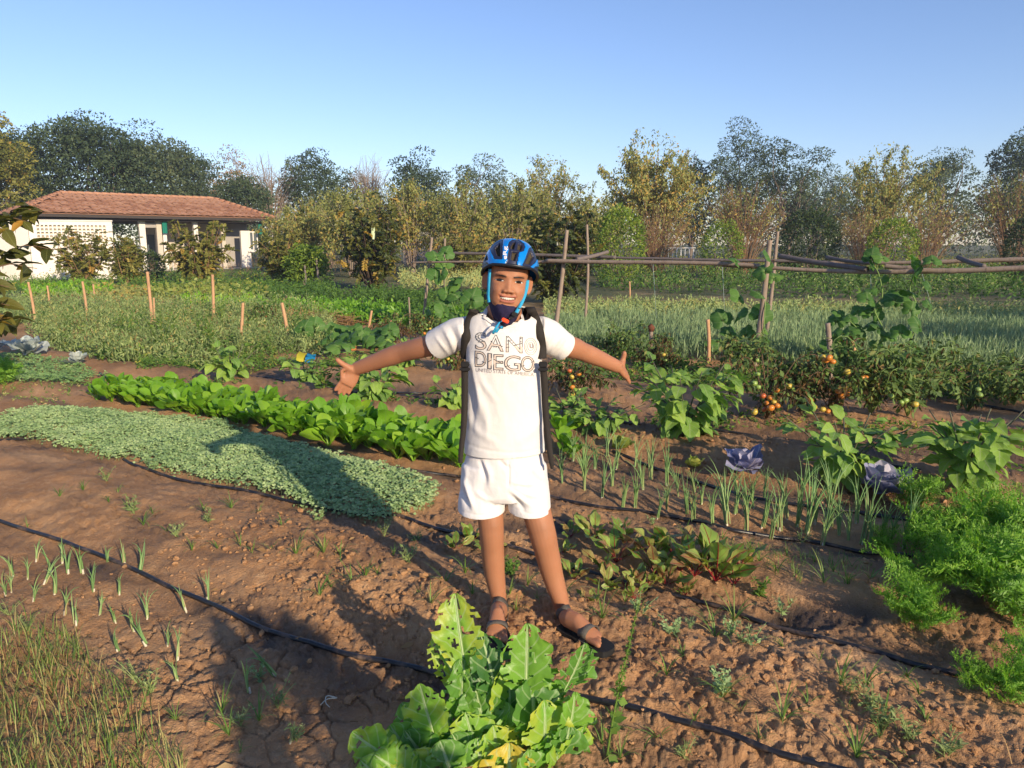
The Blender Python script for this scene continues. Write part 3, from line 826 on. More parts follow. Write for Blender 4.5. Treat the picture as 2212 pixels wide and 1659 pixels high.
    for p0, p1 in (((700, 565), (805, 548)), ((905, 548), (930, 568)), ((1030, 612), (1095, 640)), ((1150, 655), (1205, 645)), ((1270, 620), (1415, 585)), ((650, 805), (705, 832)), ((765, 880), (825, 910)), ((850, 890), (918, 852)), ((950, 845), (1095, 915)), ((1130, 965), (1215, 945)), ((1400, 960), (1450, 940)), ((1560, 895), (1608, 870))):
        p = [on_shirt_px(*z5(p0[0] + (p1[0] - p0[0]) * t, p0[1] + (p1[1] - p0[1]) * t), .0016) for t in np.linspace(0, 1, 6)]
        dots.add(*tube(p, .0011, 4)[:2])
    tag(adopt(dots.obj('print_detail', ink), shirt), kind='stuff')

    # ---- shorts
    so = MB()
    tr = [(1090, 965, .134, .092), (1090, 985, .142, .098), (1090, 1010, .150, .102), (1091, 1040, .155, .103), (1093, 1060, .155, .100), (1093, 1072, .130, .09)]
    so.add(*tube(curve_pts(pts3(*[(x, y, 2.735) for x, y, _, _ in tr]), 16), np.interp(np.linspace(0, 5, 16), range(6), [q[2] for q in tr]), 40, ry=np.interp(np.linspace(0, 5, 16), range(6), [q[3] for q in tr]), up=(0, 1, 0))[:2])
    sl = pts3((1045, 1005, 2.735), (1042, 1060, 2.73), (1039.5, 1107, 2.72), (1039, 1135, 2.715))
    so.add(*tube(curve_pts(sl, 12), np.interp(np.linspace(0, 1, 12), [0, .45, 1], [.080, .086, .090]), 32, ry=np.interp(np.linspace(0, 1, 12), [0, .5, 1], [.085, .088, .090]), up=(0, 1, 0))[:2])
    sr = pts3((1133, 1005, 2.735), (1140, 1060, 2.73), (1145, 1105, 2.72), (1148, 1135, 2.715))
    so.add(*tube(curve_pts(sr, 12), np.interp(np.linspace(0, 1, 12), [0, .45, 1], [.080, .079, .0765]), 32, ry=np.interp(np.linspace(0, 1, 12), [0, .5, 1], [.085, .084, .082]), up=(0, 1, 0))[:2])
    me = fuse(so, .0042, 3, 'shorts')
    cut_open(me, [((0, 2.72, at(1040, 1117, 2.63)[2]), (.0, .12, -1), None), (at(1090, 974, 2.735), (0, 0, 1), None)])
    fold(me, [([(1004, 1035), (1012, 1060), (1022, 1098)], 5, .008), ([(996, 1050), (1003, 1075), (1012, 1100)], 5, -.007), ([(1034, 990), (1044, 1012), (1050, 1045)], 5, -.006), ([(1040, 992), (1056, 1020), (1058, 1050)], 6, .005), ([(1078, 992), (1090, 1006), (1100, 1012)], 4, -.005),
              ([(1099, 995), (1099, 1025), (1099, 1052)], 2.0, -.006), ([(1103, 1060), (1125, 1076), (1150, 1095)], 5, .006), ([(1101, 1068), (1118, 1085), (1135, 1105)], 5, -.007), ([(1105, 1042), (1130, 1046), (1160, 1046)], 4, .004), ([(1110, 1052), (1140, 1068), (1170, 1074)], 5, .0035),
              ([(1025, 1060), (1045, 1075), (1070, 1085)], 5, .004), ([(1150, 992), (1158, 1020), (1180, 1040)], 6, .004), ([(1000, 1000), (1008, 1020), (1005, 1045)], 5, .004),
              ([(990, 1103), (1040, 1113), (1088, 1098)], 1.6, -.0016), ([(1100, 1094), (1150, 1111), (1188, 1103)], 1.6, -.0016)], .0035, 3)
    me = thicken(me, .004)
    n = NT('white_cotton'); o_ = n.obj()
    cotton = n.finish(n.pbr(n.mix(n.noise(6, 4, .6, o_), (.63, .605, .605), (.71, .685, .685)), .75, n.bump(n.math('ADD', n.noise(28, 4, .65, o_), n.math('MULTIPLY', n.noise(420, 2, .6, o_), .2)), .35, .007), spec=.2))
    me.materials.clear(); me.materials.append(cotton)
    for p in me.polygons: p.use_smooth = True
    adopt(link('shorts', me))

    # ---- mask pulled down under the chin
    mm = MB(); kk = 28; rows = []
    ring = [(-.0800, .0575, .0885, -.025), (-.088, .0580, .0925, -.025), (-.100, .0570, .0930, -.022), (-.114, .0530, .089, -.016), (-.130, .047, .080, -.01), (-.146, .036, .070, .0), (-.156, .018, .060, .01)]
    for uu, w, ff, bb in ring:
        for i in range(kk):
            th = math.pi * (-.12 + 1.24 * i / (kk - 1))
            s_, c_ = math.sin(th), math.cos(th)
            wob = .0028 * math.sin(i * 1.3 + uu * 120) + .002 * math.sin(i * .55 - uu * 210)
            rows.append(H(w * c_ * -1 + .0, (bb + (ff - bb) * max(s_, -.4)) + wob, uu - .006 * c_ * -1 + .012 * (1 - s_) * (uu > -.09)))
    mm.add(np.array(rows), grid_faces(kk, len(ring)))
    me = mm.mesh('mask', []); me = thicken(me, -.002)
    me.materials.clear(); me.materials.append(plain_mat('navy_cloth', (.022, .018, .055), .8, .2, .2, 12, .3, 160))
    for p in me.polygons: p.use_smooth = True
    adopt(link('face_mask', me))

    # ---- sandals
    rub = plain_mat('black_rubber', (.014, .014, .015), .7, .3, .3, 20, .3, 120); lea = plain_mat('grey_leather', (.095, .085, .074), .6, .35, .3, 30, .4, 200)
    for (Fp, ax, sd, ank, big) in feet:
        m = MB(); prof = [(-.012, .016), (-.004, .028), (.03, .034), (.08, .034), (.12, .041), (.165, .045), (.20, .040), (.222, .028), (.230, .012)]
        ol = [(l, w + (.004 if l > .1 else 0)) for l, w in prof]; pts_ = [(l, w) for l, w in ol] + [(l, -w) for l, w in reversed(ol)]
        nn = len(pts_)
        for z0 in (0,):
            v = [Fp(l, s_, -.026) for l, s_ in pts_] + [Fp(l, s_, -.004) for l, s_ in pts_] + [Fp(.11, 0, -.026), Fp(.11, 0, -.004)]
            i = np.arange(nn); j = (i + 1) % nn
            m.add(np.array(v), [np.stack([i, j, nn + j, nn + i], 1), np.vstack([np.stack([j, i, np.full(nn, 2 * nn)], 1), np.stack([nn + i, nn + j, np.full(nn, 2 * nn + 1)], 1)])])
        s0 = adopt(m.obj('sandal', rub, smooth=False))
        def band(name, pl, hw, th=.002):
            # ribbon of half-width hw along direction 'wd' through pl
            b = MB(); v = []
            for p_, wd, nr in pl:
                wd = unit(wd); nr = unit(nr)
                v += [p_ - wd * hw, p_ + wd * hw, p_ + wd * hw + nr * th, p_ - wd * hw + nr * th]
            b.add(np.array(v), grid_faces(4, len(pl), True)); return adopt(b.obj(name, lea), s0)
        foot_bvh = skin_bvh
        def skin_pt(c, d, dist=.09):
            hit = foot_bvh.ray_cast(Vector(c + d * dist), Vector(-d), dist)
            return np.array(hit[0]) if hit[0] is not None else c + d * .03
        pl = []
        for th in np.linspace(-.15, math.pi + .15, 15):          # over the toes
            d = sd * math.cos(th) + np.array([0, 0, 1.0]) * math.sin(th); c = Fp(.128, 0, .002)
            pl.append((skin_pt(c, d) + d * .0025, ax, d))
        band('toe_strap', pl, .0195)
        pl = []
        cz = ank + np.array([0, 0, .006])
        tilt = unit(np.array([0, 0, 1.0]) + ax * .18)
        for th in np.linspace(0, 2 * math.pi, 25):          # round the ankle
            d = unit(sd * math.cos(th) + ax * math.sin(th) + np.array([0, 0, .95 * max(math.sin(th), 0) + .12])); pl.append((skin_pt(cz, d, .14) + d * .003, tilt, d))
        tgs = np.gradient(np.array([q_[0] for q_ in pl]), axis=0); tgs[0] = tgs[-1] = pl[1][0] - pl[-2][0]
        pl = [(p_, np.cross(t_, d_), d_) for (p_, _, d_), t_ in zip(pl, tgs)]
        band('ankle_strap', pl, .017)
        for sg in (-1, 1):          # heel strap down to the sole
            p0 = skin_pt(cz, unit(sd * sg - ax * .5)) + sd * sg * .004; p1 = Fp(.03, sg * .032, -.004)
            band('heel_strap', [(p0, ax, sd * sg), ((p0 + p1) / 2 + sd * sg * .004, ax, sd * sg), (p1, ax, sd * sg)], .010)

    # ---- helmet (worn, but a thing of its own)
    hr = empty('bicycle_helmet', H(0, 0, .04))
    tag(hr, 'blue and black bicycle helmet worn by the boy, straps buckled under his chin', 'helmet')
    hl = np.array(hr.location)
    def adh(o, p=hr):
        o.parent = p; o.location = tuple(-hl) if p is hr else (0, 0, 0); return o
    N1, N2 = 220, 110
    th = np.linspace(0, 2 * np.pi, N1, endpoint=False); phv = np.linspace(0, 1, N2)
    TH, PH = np.meshgrid(th, phv)
    ca, sa = np.cos(TH), np.sin(TH)
    cutu = np.interp(sa, [-1, -.2, .25, .7, 1], [-.010, .004, .030, .052, .058])
    cu0 = .022; ru, ra_, rf = .1175, .0985, .128
    e0 = np.arcsin(np.clip((cutu - cu0) / ru, -1, 1))
    el = e0 + (np.pi / 2 - e0) * PH
    squash = np.cos(el) ** .82
    A_ = ra_ * ca * squash; F_ = rf * sa * squash - .006; U_ = cu0 + ru * np.sin(el)
    pts_ = C + ha * (A_.ravel()[:, None] + .0045) + hf * F_.ravel()[:, None] + hu * U_.ravel()[:, None]
    faces = grid_faces(N1, N2, True)
    fc = pts_[faces].mean(1)
    q = proj(fc); q = np.stack([(q[:, 0] - 940) / .15, (q[:, 1] - 486.6) / .15], 1)
    fl_ = HL(fc); frontal = fl_[:, 1] > .0
    region = np.ones(len(faces), int)            # 0 blue, 1 black, 2 vent hole, 3 navy
    blue = in_poly(q, [(680, 480), (790, 572), (1020, 596), (1168, 636), (1350, 716), (1505, 600), (1540, 560), (1530, 450), (1420, 300), (1300, 200), (1130, 160), (960, 170), (800, 280), (720, 400)])
    region[blue & frontal] = 0
    for poly in ([(1060, 240), (1110, 205), (1200, 208), (1280, 260), (1297, 310), (1275, 372), (1212, 388), (1190, 500), (1163, 640), (1013, 602), (1060, 345), (1040, 310)],
                 [(786, 345), (880, 225), (985, 195), (975, 300), (967, 494), (848, 486), (800, 380)],
                 [(1352, 330), (1390, 320), (1445, 390), (1482, 470), (1440, 545), (1355, 614), (1253, 576), (1292, 495)],
                 [(690, 410), (745, 400), (762, 505), (700, 540)], [(1440, 600), (1520, 590), (1530, 700), (1360, 716)]):
        region[in_poly(q, poly) & frontal] = 3
    vents = ([(845, 310), (932, 238), (926, 442), (884, 430)], [(1085, 292), (1118, 235), (1162, 224), (1132, 338), (1094, 332)], [(1200, 248), (1250, 268), (1262, 300), (1228, 358), (1188, 342)],
             [(1108, 370), (1184, 380), (1144, 506), (1098, 492)], [(1388, 360), (1428, 440), (1372, 562), (1308, 545)], [(705, 440), (735, 420), (742, 490), (715, 500)])
    for poly in vents: region[in_poly(q, poly) & frontal] = 2
    # rear vents and ridges out of the camera's sight
    bt = np.arctan2(fl_[:, 0], -fl_[:, 1])
    rear = (fl_[:, 1] < -.02)
    region[rear & (fl_[:, 2] > .0)] = np.where((np.abs(np.sin(bt[rear & (fl_[:, 2] > .0)] * 3.2)) > .8), 1, 0)
    region[rear & (np.abs(np.sin(bt * 3.2 + 1.57)) > .93) & (fl_[:, 2] > .04) & (fl_[:, 2] < .115)] = 2
    # relief: navy panels sink 3 mm, holes open to the inside, sharp ridge along the blue edge
    lev = np.zeros(len(pts_)); cnt = np.zeros(len(pts_))
    for c_ in range(4):
        np.add.at(lev, faces[:, c_], np.choose(region, [.0020, -.001, -.016, -.0022])); np.add.at(cnt, faces[:, c_], 1)
    lev /= np.maximum(cnt, 1)
    cen = C + hu * .02
    dirs = (pts_ - cen); dirs /= np.linalg.norm(dirs, axis=1)[:, None]
    pts2 = pts_ + dirs * lev[:, None]
    hmb = MB(); hmb.add(pts2, [faces], mi=region)
    blue_m = plain_mat('helmet_blue', (.0, .19, .62), .22, .5, .05, **{'Coat Weight': .5, 'Coat Roughness': .08}); blk_m = plain_mat('helmet_black', (.012, .013, .018), .42, .45, .1)
    hole_m = plain_mat('helmet_foam', (.055, .045, .03), .8, .2, .3, 60); navy_m = plain_mat('helmet_navy', (.016, .02, .05), .4, .45, .1)
    me = hmb.mesh('helmet_shell', [blue_m, blk_m, hole_m, navy_m])
    adh(link('shell', me))
    hb = bvh_of(me)
    inner = MB()
    inner.add(*tube([H(.004, -.010, .045), H(.004, -.010, .07), H(.004, -.010, .095), H(.004, -.010, .115)], [.082, .076, .062, .03], 30, ry=[.104, .098, .08, .04], up=hf)[:2])
    adh(inner.obj('liner', plain_mat('liner_foam', (.02, .02, .022), .9)))
    rim = MB(); p = []
    for t in np.linspace(0, 2 * np.pi, 73):
        s_ = math.sin(t); cu_ = np.interp(s_, [-1, -.2, .25, .7, 1], [-.010, .004, .030, .052, .058]); ee = math.asin(np.clip((cu_ - cu0) / ru, -1, 1)); qq = math.cos(ee) ** .82
        p.append(H(ra_ * math.cos(t) * qq * .985 + .0045, rf * s_ * qq * .985 - .006, cu_ - .001))
    rim.add(*tube(p, .0055, 8, cap=False)[:2]); adh(rim.obj('rim', blk_m))
    # lettering on the shell
    co_, f_t = text_mesh('eRg', .02, True)
    lo, hi = co_.min(0), co_.max(0); v = []
    for x, y, z in co_:
        s_ = (x - lo[0]) / (hi[0] - lo[0]); t_ = (y - lo[1]) / (hi[1] - lo[1])
        px = (978 + 70 * (1 - t_)) ; px = 1046 - 72 * t_ + (s_ * 6); py = 490 - 188 * s_
        d = ray(940 + .15 * px, 486.6 + .15 * py); hit = hb.ray_cast(Vector((0, 0, CAM_H)), Vector(d)); v.append(np.array(hit[0]) - unit(d) * .0012 if hit[0] is not None else H(0, .13, .08))
    me = bpy.data.meshes.new('lettering'); me.from_pydata([tuple(x) for x in v], [], f_t); me.materials.append(plain_mat('white_print', (.8, .8, .8), .4)); adh(link('lettering', me))
    # straps
    cy = plain_mat('cyan_webbing', (.03, .33, .58), .7, .25, .1, 40, .3, 400); clip = plain_mat('orange_plastic', (.75, .075, .02), .4); bp = plain_mat('black_plastic', (.012, .012, .013), .35)
    def ribbon(pts_, hw, th=.0014, wd=None, n=24):
        p = curve_pts(np.array(pts_), n); tg = np.gradient(p, axis=0); v = []
        hws = np.interp(np.linspace(0, 1, n), np.linspace(0, 1, len(hw)), hw) if hasattr(hw, '__len__') else np.full(n, hw)
        for i in range(n):
            w = np.array([1.0, 0, 0]) if wd is None else np.asarray(wd, float); w = unit(w - unit(tg[i]) * w.dot(unit(tg[i]))); nr = unit(np.cross(w, tg[i])); nr = nr if nr[1] < 0 else -nr
            v += [p[i] - w * hws[i], p[i] + w * hws[i], p[i] + w * hws[i] + nr * th, p[i] - w * hws[i] + nr * th]
        b = MB(); f = grid_faces(4, n, True); b.add(np.array(v), [f, np.array([[0, 1, 2, 3], [4 * n - 1, 4 * n - 2, 4 * n - 3, 4 * n - 4]])]); return b
    z2 = lambda x, y, Y: at(940 + .15 * x, 486.6 + .15 * y, Y)
    sL_ = [z2(792, 630, 2.655), z2(778, 760, 2.645), z2(770, 900, 2.645), z2(765, 1010, 2.65), z2(775, 1110, 2.645)]
    adh(ribbon(sL_, .0055, wd=(1, -.5, 0)).obj('strap', cy))
    sR_ = [z2(1330, 790, 2.665), z2(1322, 880, 2.66), z2(1292, 1000, 2.655), z2(1245, 1120, 2.64), z2(1200, 1200, 2.625), z2(1168, 1260, 2.615)]
    adh(ribbon(sR_, .0058, wd=(1, .3, .3)).obj('strap', cy))
    adh(ribbon([z2(1215, 1190, 2.625), z2(1200, 1260, 2.62), z2(1150, 1300, 2.613), z2(1060, 1345, 2.610)], .005, wd=(0, .3, 1)).obj('strap', bp))
    lp = [z2(1000, 1365, 2.607), z2(930, 1395, 2.600), z2(880, 1470, 2.592), z2(836, 1545, 2.60), z2(870, 1545, 2.605), z2(925, 1480, 2.602), z2(980, 1470, 2.60)]
    adh(ribbon(lp, .0045, wd=(1, 0, .6)).obj('strap', cy))
    def bev_box(c, s, rot=0.0):
        bm = bmesh.new(); bmesh.ops.create_cube(bm, size=1.0); bmesh.ops.scale(bm, vec=s, verts=bm.verts); bmesh.ops.bevel(bm, geom=bm.edges[:], offset=min(s) * .25, segments=2, affect='EDGES')
        bmesh.ops.rotate(bm, verts=bm.verts, matrix=Matrix.Rotation(rot, 3, 'Y')); bmesh.ops.translate(bm, vec=Vector(c), verts=bm.verts)
        me = bpy.data.meshes.new('b'); bm.to_mesh(me); bm.free(); return me
    me = bev_box(z2(1010, 1372, 2.603), (.026, .010, .013), R(25)); me.materials.append(clip); adh(link('clip', me))
    me = bev_box(z2(1145, 1285, 2.608), (.020, .010, .016), R(35)); me.materials.append(bp); adh(link('buckle', me))
    me = bev_box(z2(725, 1030, 2.675), (.012, .012, .022), 0); me.materials.append(bp); adh(link('buckle', me))

    # ---- backpack, worn on the back: its straps come over the shoulders
    br = empty('backpack', (0.0, 2.90, .95)); tag(br, 'black backpack on the boy\'s back, webbing straps over his white shirt', 'backpack')
    bl = np.array(br.location)
    def adb(o, p=br):
        o.parent = p; o.location = tuple(-bl) if p is br else (0, 0, 0); return o
    web = plain_mat('black_webbing', (.026, .022, .019), .8, .3, .15, 40, .35, 500); bagm = plain_mat('bag_cloth', (.02, .02, .022), .8, .3, .2, 30, .3, 200)
    bm_ = MB(); bm_.add(*tube(pts3((1090, 700, 2.93), (1090, 715, 2.925), (1090, 800, 2.92), (1090, 900, 2.92), (1090, 925, 2.93)), [.03, .10, .115, .115, .05], 24, ry=[.02, .06, .075, .08, .03], up=(0, 1, 0))[:2]); adb(bm_.obj('bag', bagm))
    def strap_on(pxs, hw, off, name='strap', th=.003):
        p = []
        for (x, y) in pxs:
            p.append(on_shirt_px(x, y, off))
        return ribbon(p, hw, th, n=36).obj(name, web)
    for pxs, back in (([(1024, 671), (1018, 684), (1011, 705), (1007, 728), (1005, 750), (1006, 775)], -.10), ([(1148, 671), (1155, 686), (1162, 705), (1167, 728), (1170, 750), (1171, 775)], .10)):
        p = [on_shirt_px(x, y, .004) for x, y in pxs]
        top = np.array(sbvh.find_nearest(Vector(p[0] + np.array([0, .055, .01])))[0]) + np.array([0, 0, .004]); back_ = np.array(sbvh.find_nearest(Vector(p[0] + np.array([0, .14, -.03])))[0]) + np.array([0, .006, .002])
        adb(ribbon([back_, top] + p, .0165, .0035, n=40).obj('strap', web))
    for c_ in ((1004.5, 787), (1173, 787)):
        p = on_shirt_px(c_[0], c_[1], .006) if False else at(c_[0], c_[1], 2.655)
        me = bev_box(p, (.030, .012, .020)); me.materials.append(bp); adb(link('buckle', me))
        me = bev_box(p + np.array([0, -.004, -.017]), (.036, .014, .011)); me.materials.append(bp); adb(link('buckle', me))
    adb(ribbon(pts3((1004, 790, 2.66), (1004, 830, 2.665), (1003.5, 880, 2.67), (1001, 930, 2.665), (997, 965, 2.655), (995, 990, 2.65), (994.5, 1000, 2.65)), [.0125, .012, .0115, .0105, .0095, .0085, .0075], .003, n=36).obj('webbing', web))
    adb(ribbon(pts3((1173, 790, 2.66), (1176, 830, 2.665), (1178, 880, 2.67), (1182, 930, 2.665), (1187, 970, 2.655), (1191, 998, 2.65), (1192.5, 1013, 2.65)), [.0125, .0125, .012, .0115, .0105, .009, .005], .003, n=36).obj('webbing', web))
    return root
person = build_person()
# ---------------------------------------------------------------- plants: shared builders
rng = np.random.default_rng(7)

def blade(L, W, outline, nu=5, nv=9, bend=0.5, fold=0.15, wave=0.0, wfreq=3.0, base=0.0, roll=0.0, r=None):
    """one leaf in its own frame: grows from the origin along +y, face up (+z). outline: list of (t, half-width factor)"""
    r = r or rng
    t = np.linspace(0, 1, nv); s = np.linspace(-1, 1, nu)
    o = np.asarray(outline, float); hw = np.interp(t, o[:, 0], o[:, 1]) * W / 2
    ph = r.uniform(0, 6.28, 2)
    ang = base - bend * t ** 1.3 * 1.0
    dy = np.cos(ang); dz = np.sin(ang)
    y = np.concatenate([[0], np.cumsum((dy[1:] + dy[:-1]) / 2)]) * L / (nv - 1)
    z = np.concatenate([[0], np.cumsum((dz[1:] + dz[:-1]) / 2)]) * L / (nv - 1)
    S, T = np.meshgrid(s, t)
    X = S * hw[:, None]
    lift = fold * np.abs(S) * hw[:, None] + wave * W * np.abs(S) ** 1.5 * np.sin(T * wfreq * 6.28 + np.where(S > 0, ph[0], ph[1])) * np.sin(np.clip(T, 0.05, 1) * 3.0)
    ny = -np.sin(ang)[:, None]; nz = np.cos(ang)[:, None]
    Y = y[:, None] + lift * ny; Z = z[:, None] + lift * nz
    if roll: X = X * math.cos(roll)
    v = np.stack([X, Y, Z], -1).reshape(-1, 3)
    uv = np.stack([(S + 1) / 2, T], -1).reshape(-1, 2)
    return v, grid_faces(nu, nv), uv

OUT_SPIN = [(0, .10), (.30, .10), (.40, .25), (.52, .75), (.68, 1), (.85, .85), (.95, .5), (1, .12)]
OUT_OVAL = [(0, .08), (.08, .45), (.25, .9), (.42, 1), (.62, .85), (.82, .48), (.94, .2), (1, .03)]
OUT_LANCE = [(0, .10), (.2, .7), (.45, 1), (.75, .6), (1, .03)]
OUT_EGG = [(0, .06), (.05, .40), (.14, .80), (.22, .98), (.30, .90), (.38, .98), (.46, .95), (.54, .78), (.62, .80), (.72, .58), (.82, .46), (.92, .22), (1, .03)]
OUT_ROUND = [(0, .15), (.06, .6), (.2, .95), (.4, 1), (.6, .95), (.8, .7), (.93, .35), (1, .08)]

def rotz(v, a):
    c, s = math.cos(a), math.sin(a); return v @ np.array([[c, s, 0], [-s, c, 0], [0, 0, 1]])
def rotx(v, a):
    c, s = math.cos(a), math.sin(a); return v @ np.array([[1, 0, 0], [0, c, s], [0, -s, c]])
def roty(v, a):
    c, s = math.cos(a), math.sin(a); return v @ np.array([[c, 0, -s], [0, 1, 0], [s, 0, c]])

SUNV = np.array(to_sun)
def cards(pos, size, dirs, nrm, width, tint, fold=.25):
    """many small folded leaves at once: each is a kite of 4 verts + midrib crease (2 quads-as-tris)"""
    n = len(pos); nrm = nrm + SUNV * .8; d = dirs / (np.linalg.norm(dirs, axis=1)[:, None] + 1e-9)
    w = np.cross(d, nrm); w /= np.linalg.norm(w, axis=1)[:, None] + 1e-9
    m = np.cross(w, d)
    L = size[:, None]; W = (size * width)[:, None] / 2
    a = pos; b = pos + d * L; c = pos + d * L * .45 + w * W + m * W * fold; e = pos + d * L * .45 - w * W + m * W * fold
    v = np.stack([a, c, b, e], 1).reshape(-1, 3)
    i = np.arange(n) * 4
    f = np.concatenate([np.stack([i, i + 1, i + 2], 1), np.stack([i, i + 2, i + 3], 1)])
    uv = np.tile(np.array([[.5, 0], [1, .45], [.5, 1], [0, .45]]), (n, 1))
    return v, f, uv, np.repeat(tint, 4)

def rand_dirs(n, up=0.0, r=None):
    r = r or rng
    d = r.normal(size=(n, 3)); d /= np.linalg.norm(d, axis=1)[:, None]; d[:, 2] += up
    return d / np.linalg.norm(d, axis=1)[:, None]

def place(px, py): return gp(px, py)
def ground_pt(x, y): return np.array([x, y, float(hmac(x, y))])

# materials of the crops
M = {}
M['spinach'] = leaf_mat('spinach_leaf', [(0, (.08, .20, .018)), (.45, (.17, .37, .025)), (.75, (.27, .48, .035)), (1, (.45, .50, .06))], .42, .42, (.24, .40, .10), .45, .4, nveins=5)
M['mustard'] = leaf_mat('mustard_leaf', [(0, (.045, .14, .04)), (.4, (.13, .30, .045)), (.72, (.22, .44, .055)), (.9, (.46, .52, .06)), (1, (.62, .48, .05))], .40, .42, (.42, .55, .28), .65, .4, nveins=6, bump=1.0)
M['eggplant'] = leaf_mat('eggplant_leaf', [(0, (.085, .18, .045)), (.45, (.19, .34, .065)), (.75, (.31, .45, .075)), (1, (.48, .50, .06))], .33, .58, (.34, .42, .22), .5, .25, nveins=4.5)
M['beet'] = leaf_mat('beet_leaf', [(0, (.09, .19, .035)), (.45, (.18, .33, .05)), (.78, (.33, .46, .10)), (1, (.36, .19, .10))], .38, .40, (.22, .035, .03), .65, .4, edge=(.30, .24, .10), nveins=5)
M['onion'] = leaf_mat('onion_blade', [(0, (.13, .26, .10)), (.5, (.22, .38, .13)), (.8, (.36, .48, .19)), (1, (.55, .42, .22))], .25, .45, spec=.4)
M['clover'] = leaf_mat('fenugreek_leaf', [(0, (.15, .25, .10)), (.5, (.29, .42, .175)), (1, (.46, .57, .26))], .28, .6, spec=.3)
M['carrot'] = leaf_mat('carrot_frond', [(0, (.085, .21, .03)), (.5, (.175, .37, .045)), (1, (.33, .50, .08))], .42, .5)
M['tomato'] = leaf_mat('tomato_leaf', [(0, (.045, .085, .026)), (.5, (.095, .165, .04)), (.8, (.17, .24, .06)), (1, (.26, .18, .06))], .3, .6)
M['tomato_dry'] = leaf_mat('withered_leaf', [(0, (.045, .035, .018)), (.5, (.11, .07, .03)), (1, (.22, .13, .05))], .25, .8, spec=.1)
M['gourd'] = leaf_mat('gourd_leaf', [(0, (.05, .13, .032)), (.5, (.10, .22, .045)), (1, (.21, .34, .07))], .38, .55, (.24, .34, .14), .4, .3, nveins=3.5)
M['cabbage'] = leaf_mat('red_cabbage_leaf', [(0, (.14, .15, .30)), (.5, (.25, .26, .42)), (1, (.42, .41, .50))], .15, .5, (.55, .50, .55), .55, .4, nveins=5)
M['cabbage_pale'] = leaf_mat('pale_cabbage_leaf', [(0, (.26, .33, .31)), (.5, (.38, .44, .42)), (1, (.50, .54, .50))], .15, .5, (.62, .64, .60), .55, .4, nveins=5)
M['lettuce'] = leaf_mat('lettuce_leaf', [(0, (.16, .22, .04)), (.5, (.26, .32, .06)), (1, (.42, .42, .10))], .4, .5, (.45, .48, .22), .4)
M['grass'] = leaf_mat('grass_blade', [(0, (.07, .15, .028)), (.5, (.15, .27, .05)), (.75, (.29, .34, .10)), (1, (.52, .40, .17))], .3, .5)
M['grey_weed'] = leaf_mat('grey_weed_leaf', [(0, (.13, .19, .065)), (.5, (.25, .33, .12)), (.8, (.38, .45, .18)), (1, (.45, .40, .13))], .3, .65, spec=.2)
M['green_weed'] = leaf_mat('green_weed_leaf', [(0, (.050, .11, .025)), (.5, (.11, .21, .04)), (.8, (.21, .32, .06)), (1, (.40, .34, .07))], .33, .6, spec=.2)
M['dry'] = leaf_mat('dry_grass', [(0, (.20, .11, .05)), (.5, (.36, .22, .10)), (1, (.50, .36, .18))], .25, .7, spec=.1)
M['stem'] = plain_mat('green_stem', (.15, .24, .06), .6)
M['stem_red'] = plain_mat('beet_stem', (.20, .012, .022), .4)
M['stem_purple'] = plain_mat('eggplant_stem', (.10, .10, .06), .6)
M['twig'] = plain_mat('twig_bark', (.16, .105, .065), .9, .1, .3, 20, .4, 80)
M['bulb'] = plain_mat('onion_bulb', (.55, .50, .38), .5)

# ---------------------------------------------------------------- spinach bed
def spinach_meshes():
    ms = []
    for q in range(5):
        r = np.random.default_rng(100 + q)
        mb = MB(); v, f, uv = blade(.235, .105, OUT_SPIN, 5, 10, r.uniform(.15, .75), r.uniform(-.1, .45), .10, r.uniform(1.2, 2.2), r=r)
        mb.add(v, f, uv, tint=r.uniform(.2, .75)); ms.append(mb.mesh('spinach_leaf', M['spinach']))
    return ms
SPIN = spinach_meshes()
def spinach(loc, r, label, size=1.0, n=9, group='spinach plants in the bright green bed'):
    e = empty('spinach_plant', loc, r.uniform(0, 6.28), label, 'spinach', group)
    for i in range(n):
        az = i * 2.4 + r.uniform(-.4, .4); el = r.uniform(.80, 1.40)
        link('leaf', SPIN[int(r.integers(len(SPIN)))], e, (r.normal(0, .008), r.normal(0, .008), 0), (el, r.normal(0, .25), az), size * r.uniform(.7, 1.1))
    return e

def row_spot(s_, t_):          # bed coordinates -> ground
    det = UX * VY - UY * VX
    x = (s_ * VY - UY * t_) / det; y = (UX * t_ - s_ * VX) / det
    return x, y

def build_spinach():
    r = np.random.default_rng(5)
    lab = 'bright green spinach plant in the dense bed behind the drip pipe'
    t0, t1 = gp(225, 862), gp(985, 1008)
    k = 0
    for i in range(33):
        a = i / 32
        for row in range(4):
            base = t0[:2] * (1 - a) + t1[:2] * a
            p = base + np.array([VX, VY]) * (row * .17 + r.normal(0, .03)) + np.array([UX, UY]) * r.normal(0, .05)
            if a < .06 and row > 2: continue
            spinach(ground_pt(*p), r, lab, r.uniform(.78, 1.12), 13 if row < 2 else 10); k += 1
    for (px, py, sz) in ((1222, 975, .9), (1210, 945, 1.0), (1235, 990, .7)):
        spinach(gp(px, py), r, 'bright green spinach plant standing beside the boy by the hanging strap', sz, 9, 'spinach plants beside the boy')
build_spinach()

